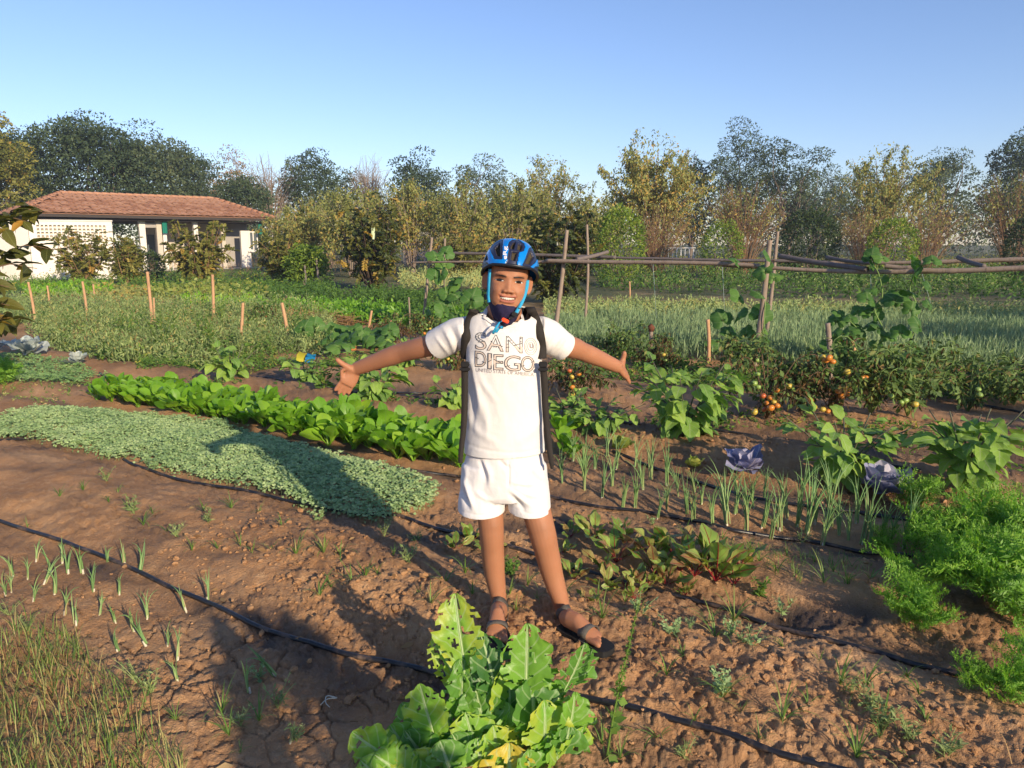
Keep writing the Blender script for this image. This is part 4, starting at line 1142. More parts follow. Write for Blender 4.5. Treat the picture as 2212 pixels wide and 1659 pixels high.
# ---------------------------------------------------------------- grey-green fenugreek carpets
def carpet(name, poly_px, density, mat, label, h=.05, leaf=.016, seed=0, scale_v=1.0):
    """trifoliate seedlings over a patch of ground, one uncountable mass"""
    r = np.random.default_rng(seed)
    P = np.array([gp(*p)[:2] for p in poly_px])
    lo, hi = P.min(0), P.max(0); area = (hi - lo).prod()
    n = int(area * density)
    q = r.uniform(lo, hi, (n, 2)); q = q[in_poly(q + .05 * np.stack([vnoise(q[:, 0] * 5, q[:, 1] * 5, 5), vnoise(q[:, 0] * 5, q[:, 1] * 5, 6)], 1) + r.normal(0, .022, (n, 2)), P)]
    n = len(q); z = hmac(q[:, 0], q[:, 1])
    hh = h * (.65 + .5 * r.random(n)) * (1 + .35 * vnoise(q[:, 0] * 4, q[:, 1] * 4, 8))
    c = np.stack([q[:, 0], q[:, 1], z + hh], 1)
    mb = MB(); az = r.uniform(0, 6.28, n)
    tn = np.clip(.5 + .2 * r.normal(size=n) + .3 * vnoise(q[:, 0] * 2, q[:, 1] * 2, 9), 0, 1)
    for k in range(3):
        a = az + k * 2.094 + r.normal(0, .15, n); tilt = r.normal(.12, .35, n)
        d = np.stack([np.cos(a), np.sin(a), np.sin(tilt)], 1); nr = np.stack([r.normal(0, .3, n), r.normal(0, .3, n), np.ones(n)], 1)
        L = leaf * r.uniform(.75, 1.25, n)
        mb.add(*cards(c, L, d, nr, np.full(n, .8), np.clip(tn + r.normal(0, .1, n), 0, 1), -.2))
    # lower storey so the soil does not show through everywhere
    m = n // 2
    cc = c[:m] + np.stack([r.normal(0, .012, m), r.normal(0, .012, m), -hh[:m] * r.uniform(.3, .7, m)], 1)
    mb.add(*cards(cc, leaf * r.uniform(.8, 1.4, m), rand_dirs(m, .1, r), np.tile([0, 0, 1.0], (m, 1)) + r.normal(0, .4, (m, 3)), np.full(m, .8), tn[:m] * .7))
    # stems
    i = r.choice(n, n // 4, False)
    a = c[i]; b = a.copy(); b[:, 2] = z[i]; w = np.array([.0012, 0, 0])
    v = np.stack([b - w, b + w, a], 1).reshape(-1, 3); j = np.arange(len(i)) * 3
    mb.add(v, np.stack([j, j + 1, j + 2], 1), tint=.3)
    return tag(mb.obj(name, mat), label, None, None, 'stuff')

carpet('fenugreek_patch', [(-60, 925), (70, 890), (300, 902), (480, 925), (640, 975), (760, 1005), (880, 1035), (950, 1062), (930, 1095), (860, 1125), (780, 1135), (690, 1110), (600, 1080), (520, 1055), (380, 1030), (200, 985), (60, 955), (-60, 945)], 3800, M['clover'], 'grey-green fenugreek carpet between the drip pipes', .06, .0185, 1)
carpet('fenugreek_patch', [(-30, 770), (60, 772), (130, 782), (225, 806), (200, 820), (120, 832), (40, 828), (-30, 822)], 1200, leaf_mat('pale_fenugreek', [(0, (.13, .24, .08)), (.5, (.22, .36, .13)), (1, (.34, .47, .19))], .28, .6), 'pale green fenugreek carpet below the pale cabbages', .06, .024, 2)

# ---------------------------------------------------------------- mustard plant at the front
def ragged_leaf(L, W, r, holes=.5, nu=21, nv=38, bend=.6, fold=.25, tint=.6):
    o = np.array([(0, .10), (.12, .12), (.2, .30), (.3, .55), (.45, .90), (.6, 1.0), (.75, .92), (.88, .68), (.96, .36), (1, .10)])
    t = np.linspace(0, 1, nv)
    v, f, uv = blade(L, W, o, nu, nv, bend, fold, .07, r.uniform(1.6, 2.6), r=r)
    sd = int(r.integers(1000))
    # blistered surface and toothed margin
    u_ = uv[:, 0] * 2 - 1
    v[:, 2] += .0045 * vnoise(uv[:, 0] * 7 + sd, uv[:, 1] * 13, sd) * (np.abs(u_) > .08) - .004 * np.exp(-(u_ / .07) ** 2)
    edge = np.abs(u_) ** 3
    v[:, 0] *= 1 + edge * (.22 * vnoise(uv[:, 1] * 7 + sd, np.sign(u_) * 3, sd + 1) + .10 * vnoise(uv[:, 1] * 23 + sd, np.sign(u_) * 3, sd + 2))
    v[:, 2] += edge * .014 * vnoise(uv[:, 1] * 11 + sd, np.sign(u_) * 5, sd + 3)
    c = uv[f].mean(1)
    hol = fbm(c[:, 0] * 4.5 + sd, c[:, 1] * 9, sd + 5, 2)
    keep = (hol < .44 - .22 * holes) | (np.abs(c[:, 0] - .5) < .07) | (c[:, 1] < .2)
    keep &= ~((np.abs(c[:, 0] - .5) > .36) & (vnoise(c[:, 1] * 15 + sd, np.sign(c[:, 0] - .5) * 2, sd + 6) > .30 - .2 * holes))
    tt = np.clip(tint + .12 * vnoise(uv[:, 0] * 3 + sd, uv[:, 1] * 4, sd + 8) + .1 * (np.abs(u_) - .4), 0, 1)
    mb = MB(); mb.add(v, f[keep], uv, tint=tt)
    # midrib
    mid = v.reshape(nv, nu, 3)[:, nu // 2] + np.array([0, 0, .0012])
    vv, ff, _ = tube(mid, np.linspace(.0030, .0005, nv), 5); mb.add(vv, ff, np.full((len(vv), 2), .5), tint=.95 if tint < .8 else .8, mi=1)
    return mb
def build_mustard():
    r = np.random.default_rng(21)
    base = gp(1085, 1592)
    e = empty('mustard_plant', base, 0, 'big leafy mustard plant with ragged insect-eaten leaves growing in front of the boy', 'mustard plant')
    rib = plain_mat('pale_rib', (.42, .52, .26), .5)
    # (tip px, py, root px, py, length, width, tint, holes, turn)
    spec = [(978, 1312, 1010, 1470, .19, .095, .70, .8, -.25), (1140, 1372, 1135, 1520, .20, .10, .66, .6, .1), (1110, 1455, 1120, 1600, .22, .11, .74, .15, .1), (1272, 1410, 1215, 1500, .14, .10, .25, .9, .9),
            (905, 1500, 945, 1610, .15, .085, .70, .3, -.4), (1005, 1440, 1030, 1560, .19, .09, .40, .3, -.2), (1180, 1480, 1190, 1600, .16, .10, .62, .4, .3), (1255, 1520, 1215, 1630, .18, .085, .66, .25, .4),
            (1060, 1395, 1075, 1530, .19, .085, .18, .7, 0), (765, 1600, 880, 1660, .20, .09, .66, .3, -1.0), (870, 1545, 960, 1640, .17, .09, .45, .4, -.7), (940, 1620, 1000, 1700, .16, .10, .62, .2, -.3),
            (1265, 1590, 1200, 1680, .17, .10, .84, .9, .5), (1080, 1590, 1075, 1690, .18, .12, .92, 1.0, 0), (1010, 1560, 1040, 1660, .18, .10, .66, .9, -.2), (1170, 1420, 1150, 1560, .18, .09, .30, .5, .3),
            (820, 1640, 900, 1690, .16, .09, .78, .5, -.9), (1030, 1510, 1060, 1620, .17, .10, .35, .3, 0), (1220, 1560, 1170, 1660, .18, .11, .50, .3, .5), (990, 1480, 1000, 1600, .15, .08, .55, .9, -.4), (1130, 1550, 1120, 1680, .20, .12, .72, .2, .1),
            (880, 1600, 960, 1690, .16, .10, .30, .3, -.5), (960, 1540, 1010, 1650, .16, .09, .22, .2, -.3), (1105, 1500, 1100, 1620, .16, .09, .20, .4, 0), (1240, 1600, 1190, 1700, .16, .10, .30, .3, .5), (1040, 1420, 1060, 1560, .16, .08, .12, .5, 0), (1165, 1490, 1150, 1620, .16, .10, .28, .3, .2), (850, 1590, 930, 1680, .15, .09, .72, .4, -.7), (1000, 1610, 1030, 1720, .15, .11, .35, .2, 0), (1190, 1610, 1160, 1720, .15, .11, .80, .5, .2), (940, 1390, 1000, 1500, .12, .07, .78, .9, -.6),
            (900, 1640, 960, 1740, .15, .11, .70, .3, -.4), (960, 1630, 1000, 1740, .15, .10, .45, .3, -.2), (1040, 1630, 1050, 1750, .15, .11, .70, .5, 0), (1100, 1640, 1100, 1750, .15, .11, .90, 1.0, .1), (1150, 1640, 1140, 1750, .15, .10, .55, .3, .2), (1230, 1630, 1190, 1740, .15, .11, .68, .6, .4), (1190, 1540, 1170, 1660, .16, .10, .74, .2, .2), (790, 1660, 880, 1740, .15, .10, .72, .3, -.8), (840, 1650, 920, 1740, .15, .10, .35, .2, -.5), (1070, 1540, 1080, 1660, .15, .10, .55, .3, 0)]
    for k, (tx, ty, bx, by, L, W, tint, holes, turn) in enumerate(spec):
        Y = base[1] + (-.17 if ty > 1625 else -.10 if ty > 1560 else (-.04 if ty > 1480 else .02)) + r.normal(0, .025)
        tip = at(tx, ty, Y - .02); root = at(bx, by, Y + .005)
        root = root - (tip - root) * .12; W = W * 1.6; d = tip - root; Ln = np.linalg.norm(d) * 1.06
        mb = ragged_leaf(Ln, W, r, holes, bend=r.uniform(.25, .7), fold=r.uniform(.1, .35), tint=tint)
        y = unit(d); n_ = np.array([r.normal(turn * .4 + .25, .25), -1, .40 + r.normal(0, .2)]); n_ = unit(n_ - y * y.dot(n_)); x = np.cross(y, n_)
        Mx = np.eye(4); Mx[:3, 0] = x; Mx[:3, 1] = y; Mx[:3, 2] = n_; Mx[:3, 3] = root - base
        o = mb.obj('leaf', [M['mustard'], rib], e); o.matrix_local = Matrix(Mx.tolist())
        mb2 = MB(); mb2.add(*tube(curve_pts([np.zeros(3) + r.normal(0, .012, 3) * [1, 1, 0], (root - base) * .55 + [0, 0, .01], root - base + y * .012], 7), np.linspace(.0055, .0038, 7), 6)[:2]); mb2.obj('stalk', rib, o if False else e)
build_mustard()

# ---------------------------------------------------------------- onions
def onion_mesh(r, n, h, droop=.5, thick=.0032):
    mb = MB()
    for i in range(n):
        az = r.uniform(0, 6.28); lean = abs(r.normal(.10, .16)); L = h * r.uniform(.55, 1.05); k = r.uniform(0, droop)
        t = np.linspace(0, 1, 8)
        rad = np.clip(lean * t + k * t ** 3, 0, 2.4)
        x = np.concatenate([[0], np.cumsum(np.sin(rad[1:]))]) * L / 7; z = np.concatenate([[0], np.cumsum(np.cos(rad[1:]))]) * L / 7
        p = np.stack([np.cos(az) * x, np.sin(az) * x, z], 1) + np.array([r.normal(0, .004), r.normal(0, .004), .006])
        w = thick * np.array([.9, 1.0, 1.15, 1.1, .95, .7, .42, .08])
        v, f, uv = tube(p, w, 5, cap=False); mb.add(v, f, uv, tint=np.clip(np.repeat(np.linspace(.75, .35, 8), 5) + r.normal(0, .15) + (t > .9).repeat(5) * .35 * (r.random() > .5), 0, 1))
    mb.add(*tube([(0, 0, -.012), (0, 0, 0), (0, 0, .010), (0, 0, .022)], [.004, .0055, .0045, .0035], 7)[:2], mi=1)
    return mb.mesh('onion', [M['onion'], M['bulb']])
def build_onions():
    r = np.random.default_rng(31)
    big = [onion_mesh(r, int(r.integers(7, 13)), .26, .9, .0025) for _ in range(9)]
    small = [onion_mesh(r, int(r.integers(4, 7)), .155, 1.3, .0026) for _ in range(7)]
    # right-hand bed, where the photo shows them one by one
    spots = [(1215, 1045), (1238, 1000), (1262, 1062), (1285, 1015), (1300, 1075), (1322, 1052), (1345, 1100), (1372, 1098), (1390, 1060), (1420, 1120), (1440, 1102), (1465, 1075), (1482, 1112), (1500, 1130), (1516, 1092), (1540, 1140), (1562, 1092), (1570, 1135), (1588, 1112),
             (1612, 1150), (1628, 1098), (1645, 1140), (1662, 1168), (1684, 1150), (1700, 1122), (1722, 1140), (1742, 1162), (1760, 1130), (1776, 1182), (1792, 1140), (1812, 1158), (1832, 1172), (1848, 1132), (1862, 1178), (1880, 1190), (1902, 1160), (1925, 1172), (1950, 1188), (1968, 1160), (1990, 1150), (1260, 1030), (1330, 1015), (1405, 1040), (1440, 1050), (1500, 1065), (1590, 1065), (1650, 1080), (1725, 1095), (1790, 1105), (1310, 990), (1370, 1010)]
    for k, (px, py) in enumerate(spots):
        sc_ = r.uniform(.7, 1.25) * (1.35 if px in (1570, 1742, 1862, 1792) else 1)
        o = link('onion_plant', big[k % 9], None, gp(px, py), (r.normal(0, .1), r.normal(0, .1), r.uniform(0, 6.28)), sc_)
        tag(o, 'spring onion with upright green blades in the bed behind the beetroots', 'onion', 'spring onions in the bed behind the beetroots')
    left = [(12, 1285), (30, 1250), (78, 1215), (110, 1235), (118, 1285), (135, 1215), (148, 1240), (72, 1300), (25, 1280), (140, 1330), (200, 1265), (235, 1215), (258, 1285), (203, 1280), (270, 1222), (318, 1338), (402, 1320), (448, 1300), (250, 1345), (290, 1365), (315, 1395), (362, 1395), (385, 1475), (384, 1430), (540, 1497), (597, 1462), (627, 1605), (255, 1410), (165, 1350), (60, 1255), (95, 1262), (180, 1240), (300, 1240), (215, 1330)]
    for k, (px, py) in enumerate(left):
        o = link('onion_plant', small[k % 7], None, gp(px, py), (r.normal(0, .15), r.normal(0, .15), r.uniform(0, 6.28)), r.uniform(.65, 1.1))
        tag(o, 'small onion seedling with drooping blades in cracked soil', 'onion', 'onion seedlings in the cracked soil')
    # a pulled, dried onion lying on the mud
    mb = MB(); c = gp(712, 1520)
    p0 = np.array([.035, .03, .006]); 
    for q in ([(.0, 0, .004), (-.03, -.01, .006), (-.045, -.04, .004)], [(0, 0, .004), (-.035, .006, .008), (-.03, -.03, .006), (-.012, -.05, .003)]):
        mb.add(*tube(curve_pts(np.array(q) + [.02, .02, 0], 9), np.linspace(.0028, .0012, 9), 5)[:2], tint=.9)
    tag(mb.obj('pulled_onion', M['bulb'], None, c + np.array([0, 0, .004])), 'pale withered onion seedling lying flat on the dark cracked mud', 'onion')
build_onions()

# ---------------------------------------------------------------- eggplants
def egg_meshes():
    out = []
    for q in range(6):
        r = np.random.default_rng(300 + q); mb = MB()
        v, f, uv = blade(.19, .125, OUT_EGG, 7, 14, r.uniform(.35, 1.0), r.uniform(.05, .3), .06, r.uniform(1.5, 2.3), r=r)
        mb.add(v, f, uv, tint=r.uniform(.25, .7)); out.append(mb.mesh('eggplant_leaf', M['eggplant']))
    return out
EGG = egg_meshes()
def eggplant(px, py, h, spread, n, label, seed, yellow=False, lsize=1.0):
    r = np.random.default_rng(seed); base = gp(px, py)
    e = empty('eggplant', base, 0, label, 'eggplant', 'eggplants in the bed behind the onions')
    nb = 9; tips = []
    mb = MB()
    for b in range(nb):
        az = b * 2 * math.pi / nb + r.normal(0, .3); sp = spread * r.uniform(.40, 1.0)
        p = curve_pts([(0, 0, 0), (math.cos(az) * sp * .35, math.sin(az) * sp * .35, h * .4), (math.cos(az) * sp, math.sin(az) * sp, h * r.uniform(.55, 1.0))], 10)
        mb.add(*tube(p, np.linspace(.008, .0035, 10), 6)[:2]); tips.append(p)
    mb.obj('stem', M['stem_purple'], e)
    lsize *= 1.0
    for i in range(int(n * 1.5)):
        p = tips[i % nb]; k = r.uniform(.18, 1) ** .8; c = p[int(k * 9)]
        az = math.atan2(c[1], c[0]) + r.normal(0, 1.0)
        if r.random() < .35: az = -math.pi / 2 + r.normal(0, .9)          # more face the light
        el = r.normal(.18, .32) + .45 * (math.cos(az) * -SUNV[0] + math.sin(az) * -SUNV[1]) - (.25 if k < .5 else 0)
        d = np.array([math.cos(az) * math.cos(el), math.sin(az) * math.cos(el), math.sin(el)]) * r.uniform(.02, .06)
        link('leaf', EGG[int(r.integers(6))], e, c + d, (el, r.normal(0, .35), az - math.pi / 2), lsize * r.uniform(.55, 1.15) * (1.0 if k < .75 else .75))
    return e
eggplant(1478, 938, .56, .46, 92, 'large bushy eggplant right of the boy, under his outstretched hand', 401, lsize=1.0)
eggplant(1822, 1040, .50, .44, 84, 'broad eggplant between two red cabbages and the tomatoes', 402, lsize=.85)
eggplant(2078, 1055, .58, .30, 66, 'tall narrow eggplant above the feathery carrot tops', 403, lsize=.95)
eggplant(1290, 930, .26, .36, 50, 'sprawling eggplant close beside the boy\'s hip', 404, lsize=.7)
eggplant(1225, 905, .24, .22, 26, 'small eggplant half hidden behind the boy\'s strap', 405, lsize=.75)
eggplant(502, 818, .36, .28, 40, 'eggplant behind the far end of the spinach', 406, lsize=.9)
eggplant(665, 835, .42, .28, 44, 'lanky eggplant with a blue and yellow scrap on top', 407, lsize=.85)
eggplant(815, 860, .36, .34, 40, 'yellowing eggplant under the boy\'s outstretched arm at the spinach', 408, lsize=1.15)
eggplant(980, 880, .28, .24, 28, 'small eggplant behind the spinach, against the boy\'s side', 409, lsize=.75)
eggplant(880, 790, .34, .32, 40, 'eggplant above the boy\'s outstretched arm near short stakes', 410, lsize=.75)

# ---------------------------------------------------------------- beetroots
def beet_meshes():
    out = []
    for q in range(5):
        r = np.random.default_rng(500 + q); mb = MB()
        o = [(0, .05), (.34, .05), (.40, .35), (.55, .85), (.72, 1), (.88, .7), (1, .08)]
        v, f, uv = blade(.20, .064, o, 7, 13, r.uniform(.3, .9), r.uniform(-.2, .4), .16, r.uniform(1.8, 3), r=r)
        mb.add(v, f, uv, tint=r.uniform(.2, .9))
        mid = v.reshape(13, 7, 3)[:, 3]; vv, ff, _ = tube(mid, np.linspace(.0032, .0008, 13), 5); mb.add(vv, ff, mi=1)
        out.append(mb.mesh('beet_leaf', [M['beet'], M['stem_red']]))
    return out
BEET = beet_meshes()
def build_beets():
    r = np.random.default_rng(51)
    spots = [(1545, 1255, 1.15), (1500, 1245, .95), (1410, 1205, .9), (1285, 1170, .75), (1330, 1215, .8), (1365, 1195, .7), (1455, 1200, .9), (1300, 1235, .6), (1350, 1270, .6), (1395, 1270, .65), (1240, 1255, .55), (1262, 1135, .5), (1440, 1265, .65), (1480, 1290, .5), (1600, 1225, .7), (1585, 1265, .7), (1370, 1295, .5), (1310, 1275, .55), (1415, 1240, .75),
             (1016, 1175, .6), (985, 1190, .5), (1050, 1190, .55), (1210, 1200, .5), (1232, 1160, .5), (1345, 1160, .6), (1530, 1215, .75), (1470, 1235, .7), (1205, 1240, .45), (1270, 1300, .4)]
    for k, (px, py, s_) in enumerate(spots):
        e = empty('beetroot_plant', gp(px, py), r.uniform(0, 6.28), 'beetroot plant with crimson stalks in damp soil behind the boy\'s legs', 'beetroot', 'beetroot plants in the damp bed')
        if k == 0: e['label'] = 'largest beetroot plant, sprawling red-veined leaves, front end of its bed'
        for i in range(12 if s_ > 1 else int(6 + s_ * 3)):
            az = i * 2.4 + r.normal(0, .3)
            link('leaf', BEET[int(r.integers(5))], e, (0, 0, 0), (r.uniform(.75, 1.35), r.normal(0, .3), az), s_ * r.uniform(.8, 1.2))
build_beets()

# ---------------------------------------------------------------- carrots
def frond_mesh(seed):
    r = np.random.default_rng(seed); mb = MB()
    L = .30; n = 12; t = np.linspace(0, 1, n)
    bend = 1.0 * t ** 1.6 * r.uniform(.6, 1.1)
    y = np.concatenate([[0], np.cumsum(np.cos(bend[1:]))]) * L / (n - 1); z = -np.concatenate([[0], np.cumsum(np.sin(bend[1:]))]) * L / (n - 1)
    p = np.stack([np.zeros(n), y, z], 1); vv, ff, _ = tube(p, np.linspace(.0022, .0008, n), 4, cap=False); mb.add(vv, ff, tint=.8)
    pos, dr, sz = [], [], []
    for i in range(3, n):
        sub = .085 * (1 - abs(t[i] - .55) * 1.1) + .015
        for sx in (-1, 1):
            d0 = unit(np.array([sx * 1.0, .55, r.normal(.1, .25)]))
            for k in range(6):
                q = p[i] + d0 * sub * (k + .6) / 6
                for s2 in (-1, 1):
                    dd = unit(d0 * .7 + np.array([-d0[1] * s2, d0[0] * s2, r.normal(.15, .5)]))
                    pos.append(q); dr.append(dd); sz.append(sub * .34 * r.uniform(.7, 1.3) * (1 - k * .07))
            pos.append(p[i]); dr.append(d0); sz.append(sub)
    pos, dr, sz = np.array(pos), np.array(dr), np.array(sz)
    nn = len(pos)
    mb.add(*cards(pos, sz, dr, np.tile([0, 0, 1.0], (nn, 1)) + r.normal(0, .4, (nn, 3)), np.where(sz > .05, .06, .36), np.clip(r.normal(.5, .2, nn), 0, 1)))
    return mb.mesh('carrot_frond', M['carrot'])
FROND = [frond_mesh(600 + q) for q in range(5)]
def carrot(px, py, s_, n, label, r, group='carrot plants in the feathery clump'):
    e = empty('carrot_plant', gp(px, py), r.uniform(0, 6.28), label, 'carrot plant', group)
    for i in range(n):
        az = i * 2.4 + r.normal(0, .4)
        link('frond', FROND[int(r.integers(5))], e, (r.normal(0, .01), r.normal(0, .01), 0), (r.uniform(.85, 1.55), r.normal(0, .3), az), s_ * r.uniform(.7, 1.3))
def build_carrots():
    r = np.random.default_rng(61)
    lab = 'carrot plant with bright feathery fronds in the dense clump by the pipe'
    for (px, py, s_, n) in ((2010, 1275, 1.0, 15), (2060, 1240, 1.1, 16), (2110, 1290, 1.15, 16), (2165, 1270, 1.15, 16), (2210, 1310, 1.15, 16), (2195, 1360, .9, 13), (2030, 1200, 1.0, 14), (2100, 1185, 1.1, 14), (2165, 1190, 1.15, 14), (2215, 1220, 1.2, 14), (2260, 1270, 1.1, 14), (2120, 1235, 1.15, 15), (2180, 1325, 1.1, 15), (2230, 1175, 1.1, 13), (2150, 1150, 1.0, 12)):
        carrot(px, py, s_ * .76, n - 3, lab, r)
    carrot(1960, 1340, .62, 14, 'small separate carrot plant at the edge of the muddy puddle', r)
    carrot(1990, 1365, .55, 10, 'low carrot plant drooping over the pipe below the puddle', r)
    carrot(2100, 1495, .42, 10, 'low carrot plant at the end of the pipe', r)
    carrot(2180, 1520, .55, 12, 'carrot plant with spreading fronds nearest the camera side of the pipe', r)
    carrot(2225, 1490, .6, 12, 'carrot plant at the corner beyond the pipe end', r)
    carrot(1985, 1110, .75, 9, 'wispy carrot plant standing before the red cabbage', r)
    carrot(1905, 1195, .45, 8, 'tiny carrot plant beside the pipe near the onions', r)
build_carrots()

# ---------------------------------------------------------------- cabbages, lettuce
def cabbage(px, py, s_, n, mat, label, seed, cat='cabbage', ms=None, name='cabbage'):
    r = np.random.default_rng(seed); e = empty(name, gp(px, py), 0, label, cat)
    for i in range(n):
        mb = MB(); k = i / n
        v, f, uv = blade(.16, .15, OUT_ROUND, 9, 10, r.uniform(-.6, .4) - .5 * (1 - k), .25, .10, r.uniform(2, 3), r=r)
        mb.add(v, f, uv, tint=r.uniform(.1, .9)); mb.obj('leaf', mat, e, (0, 0, .03 * s_ * (1 + k)), (.15 + 1.1 * k + r.normal(0, .15), r.normal(0, .2), i * 2.4 + r.normal(0, .2)), s_ * (1.1 - .55 * k))
cabbage(1612, 1030, 1.25, 9, M['cabbage'], 'red cabbage with blue-violet leaves behind a clump of onions', 701)
cabbage(1908, 1082, 1.4, 10, M['cabbage'], 'red cabbage with frilled violet leaves between onions and carrots', 702)
cabbage(62, 772, 1.75, 11, M['cabbage_pale'], 'big pale grey-green cabbage standing over the pale carpet', 703)
cabbage(168, 790, 1.1, 10, M['cabbage_pale'], 'smaller pale cabbage beside the big pale one', 704)
cabbage(-10, 760, 1.2, 9, M['cabbage_pale'], 'pale cabbage cut off by the edge of the picture', 705)
cabbage(1345, 975, .72, 9, M['lettuce'], 'yellowish lettuce on the dug soil behind the boy\'s hanging strap', 706, 'lettuce', name='lettuce')
cabbage(1500, 1015, .6, 7, M['lettuce'], 'yellowing young cabbage with drooping leaves next to a red cabbage', 707)

# ---------------------------------------------------------------- grass tufts and small weeds on the bare soil
def tuft_mesh(seed, n, h, mat):
    r = np.random.default_rng(seed); mb = MB()
    for i in range(n):
        az = r.uniform(0, 6.28); L = h * r.uniform(.5, 1.1); k = r.uniform(.4, 2.0)
        t = np.linspace(0, 1, 6); rad = .15 + r.uniform(0, .4) + k * t ** 1.5
        x = np.concatenate([[0], np.cumsum(np.sin(rad[1:]))]) * L / 5; z = np.concatenate([[0], np.cumsum(np.cos(rad[1:]))]) * L / 5
        c = np.stack([np.cos(az) * x, np.sin(az) * x, z], 1); w = np.array([-math.sin(az), math.cos(az), 0]) * .0022
        ww = np.array([.8, 1, .95, .8, .5, .06])[:, None]
        v = np.stack([c - w * ww, c + w * ww], 1).reshape(-1, 3); mb.add(v, grid_faces(2, 6), np.tile([[0, 0], [1, 1]], (6, 1)), tint=np.clip(r.normal(.45, .22), 0, 1))
    return mb.mesh('grass_tuft', mat)
def herb_mesh(seed, n, h, leaf, mat, upright=.6, width=.45):
    """a small leafy weed: a few stems carrying many leaves"""
    r = np.random.default_rng(seed); mb = MB(); pos, dr, sz = [], [], []
    for i in range(n):
        az = r.uniform(0, 6.28); sp = (1 - upright) * r.uniform(.3, 1.2)
        top = np.array([math.cos(az) * sp * h, math.sin(az) * sp * h, h * r.uniform(.6, 1.05)])
        p = curve_pts([(0, 0, 0), top * .5 + [0, 0, h * .1], top], 7); vv, ff, _ = tube(p, np.linspace(.0022, .0009, 7) * (h / .2) ** .5, 4, cap=False); mb.add(vv, ff, tint=.7)
        m = int(10 + 8 * upright)
        for k in range(m):
            q = p[min(6, int((.2 + .8 * k / m) * 6))] + r.normal(0, .01 * h / .2, 3); a = r.uniform(0, 6.28); e_ = r.uniform(-.2, .9)
            pos.append(q); dr.append((math.cos(a) * math.cos(e_), math.sin(a) * math.cos(e_), math.sin(e_))); sz.append(leaf * r.uniform(.6, 1.2) * (1.1 - .5 * k / m))
    pos, dr, sz = np.array(pos), np.array(dr), np.array(sz); nn = len(pos)
    mb.add(*cards(pos, sz, dr, np.tile([0, 0, 1.0], (nn, 1)) + r.normal(0, .3, (nn, 3)), np.full(nn, width), np.clip(r.normal(.5, .2, nn), 0, 1)))
    return mb.mesh('weed', mat)
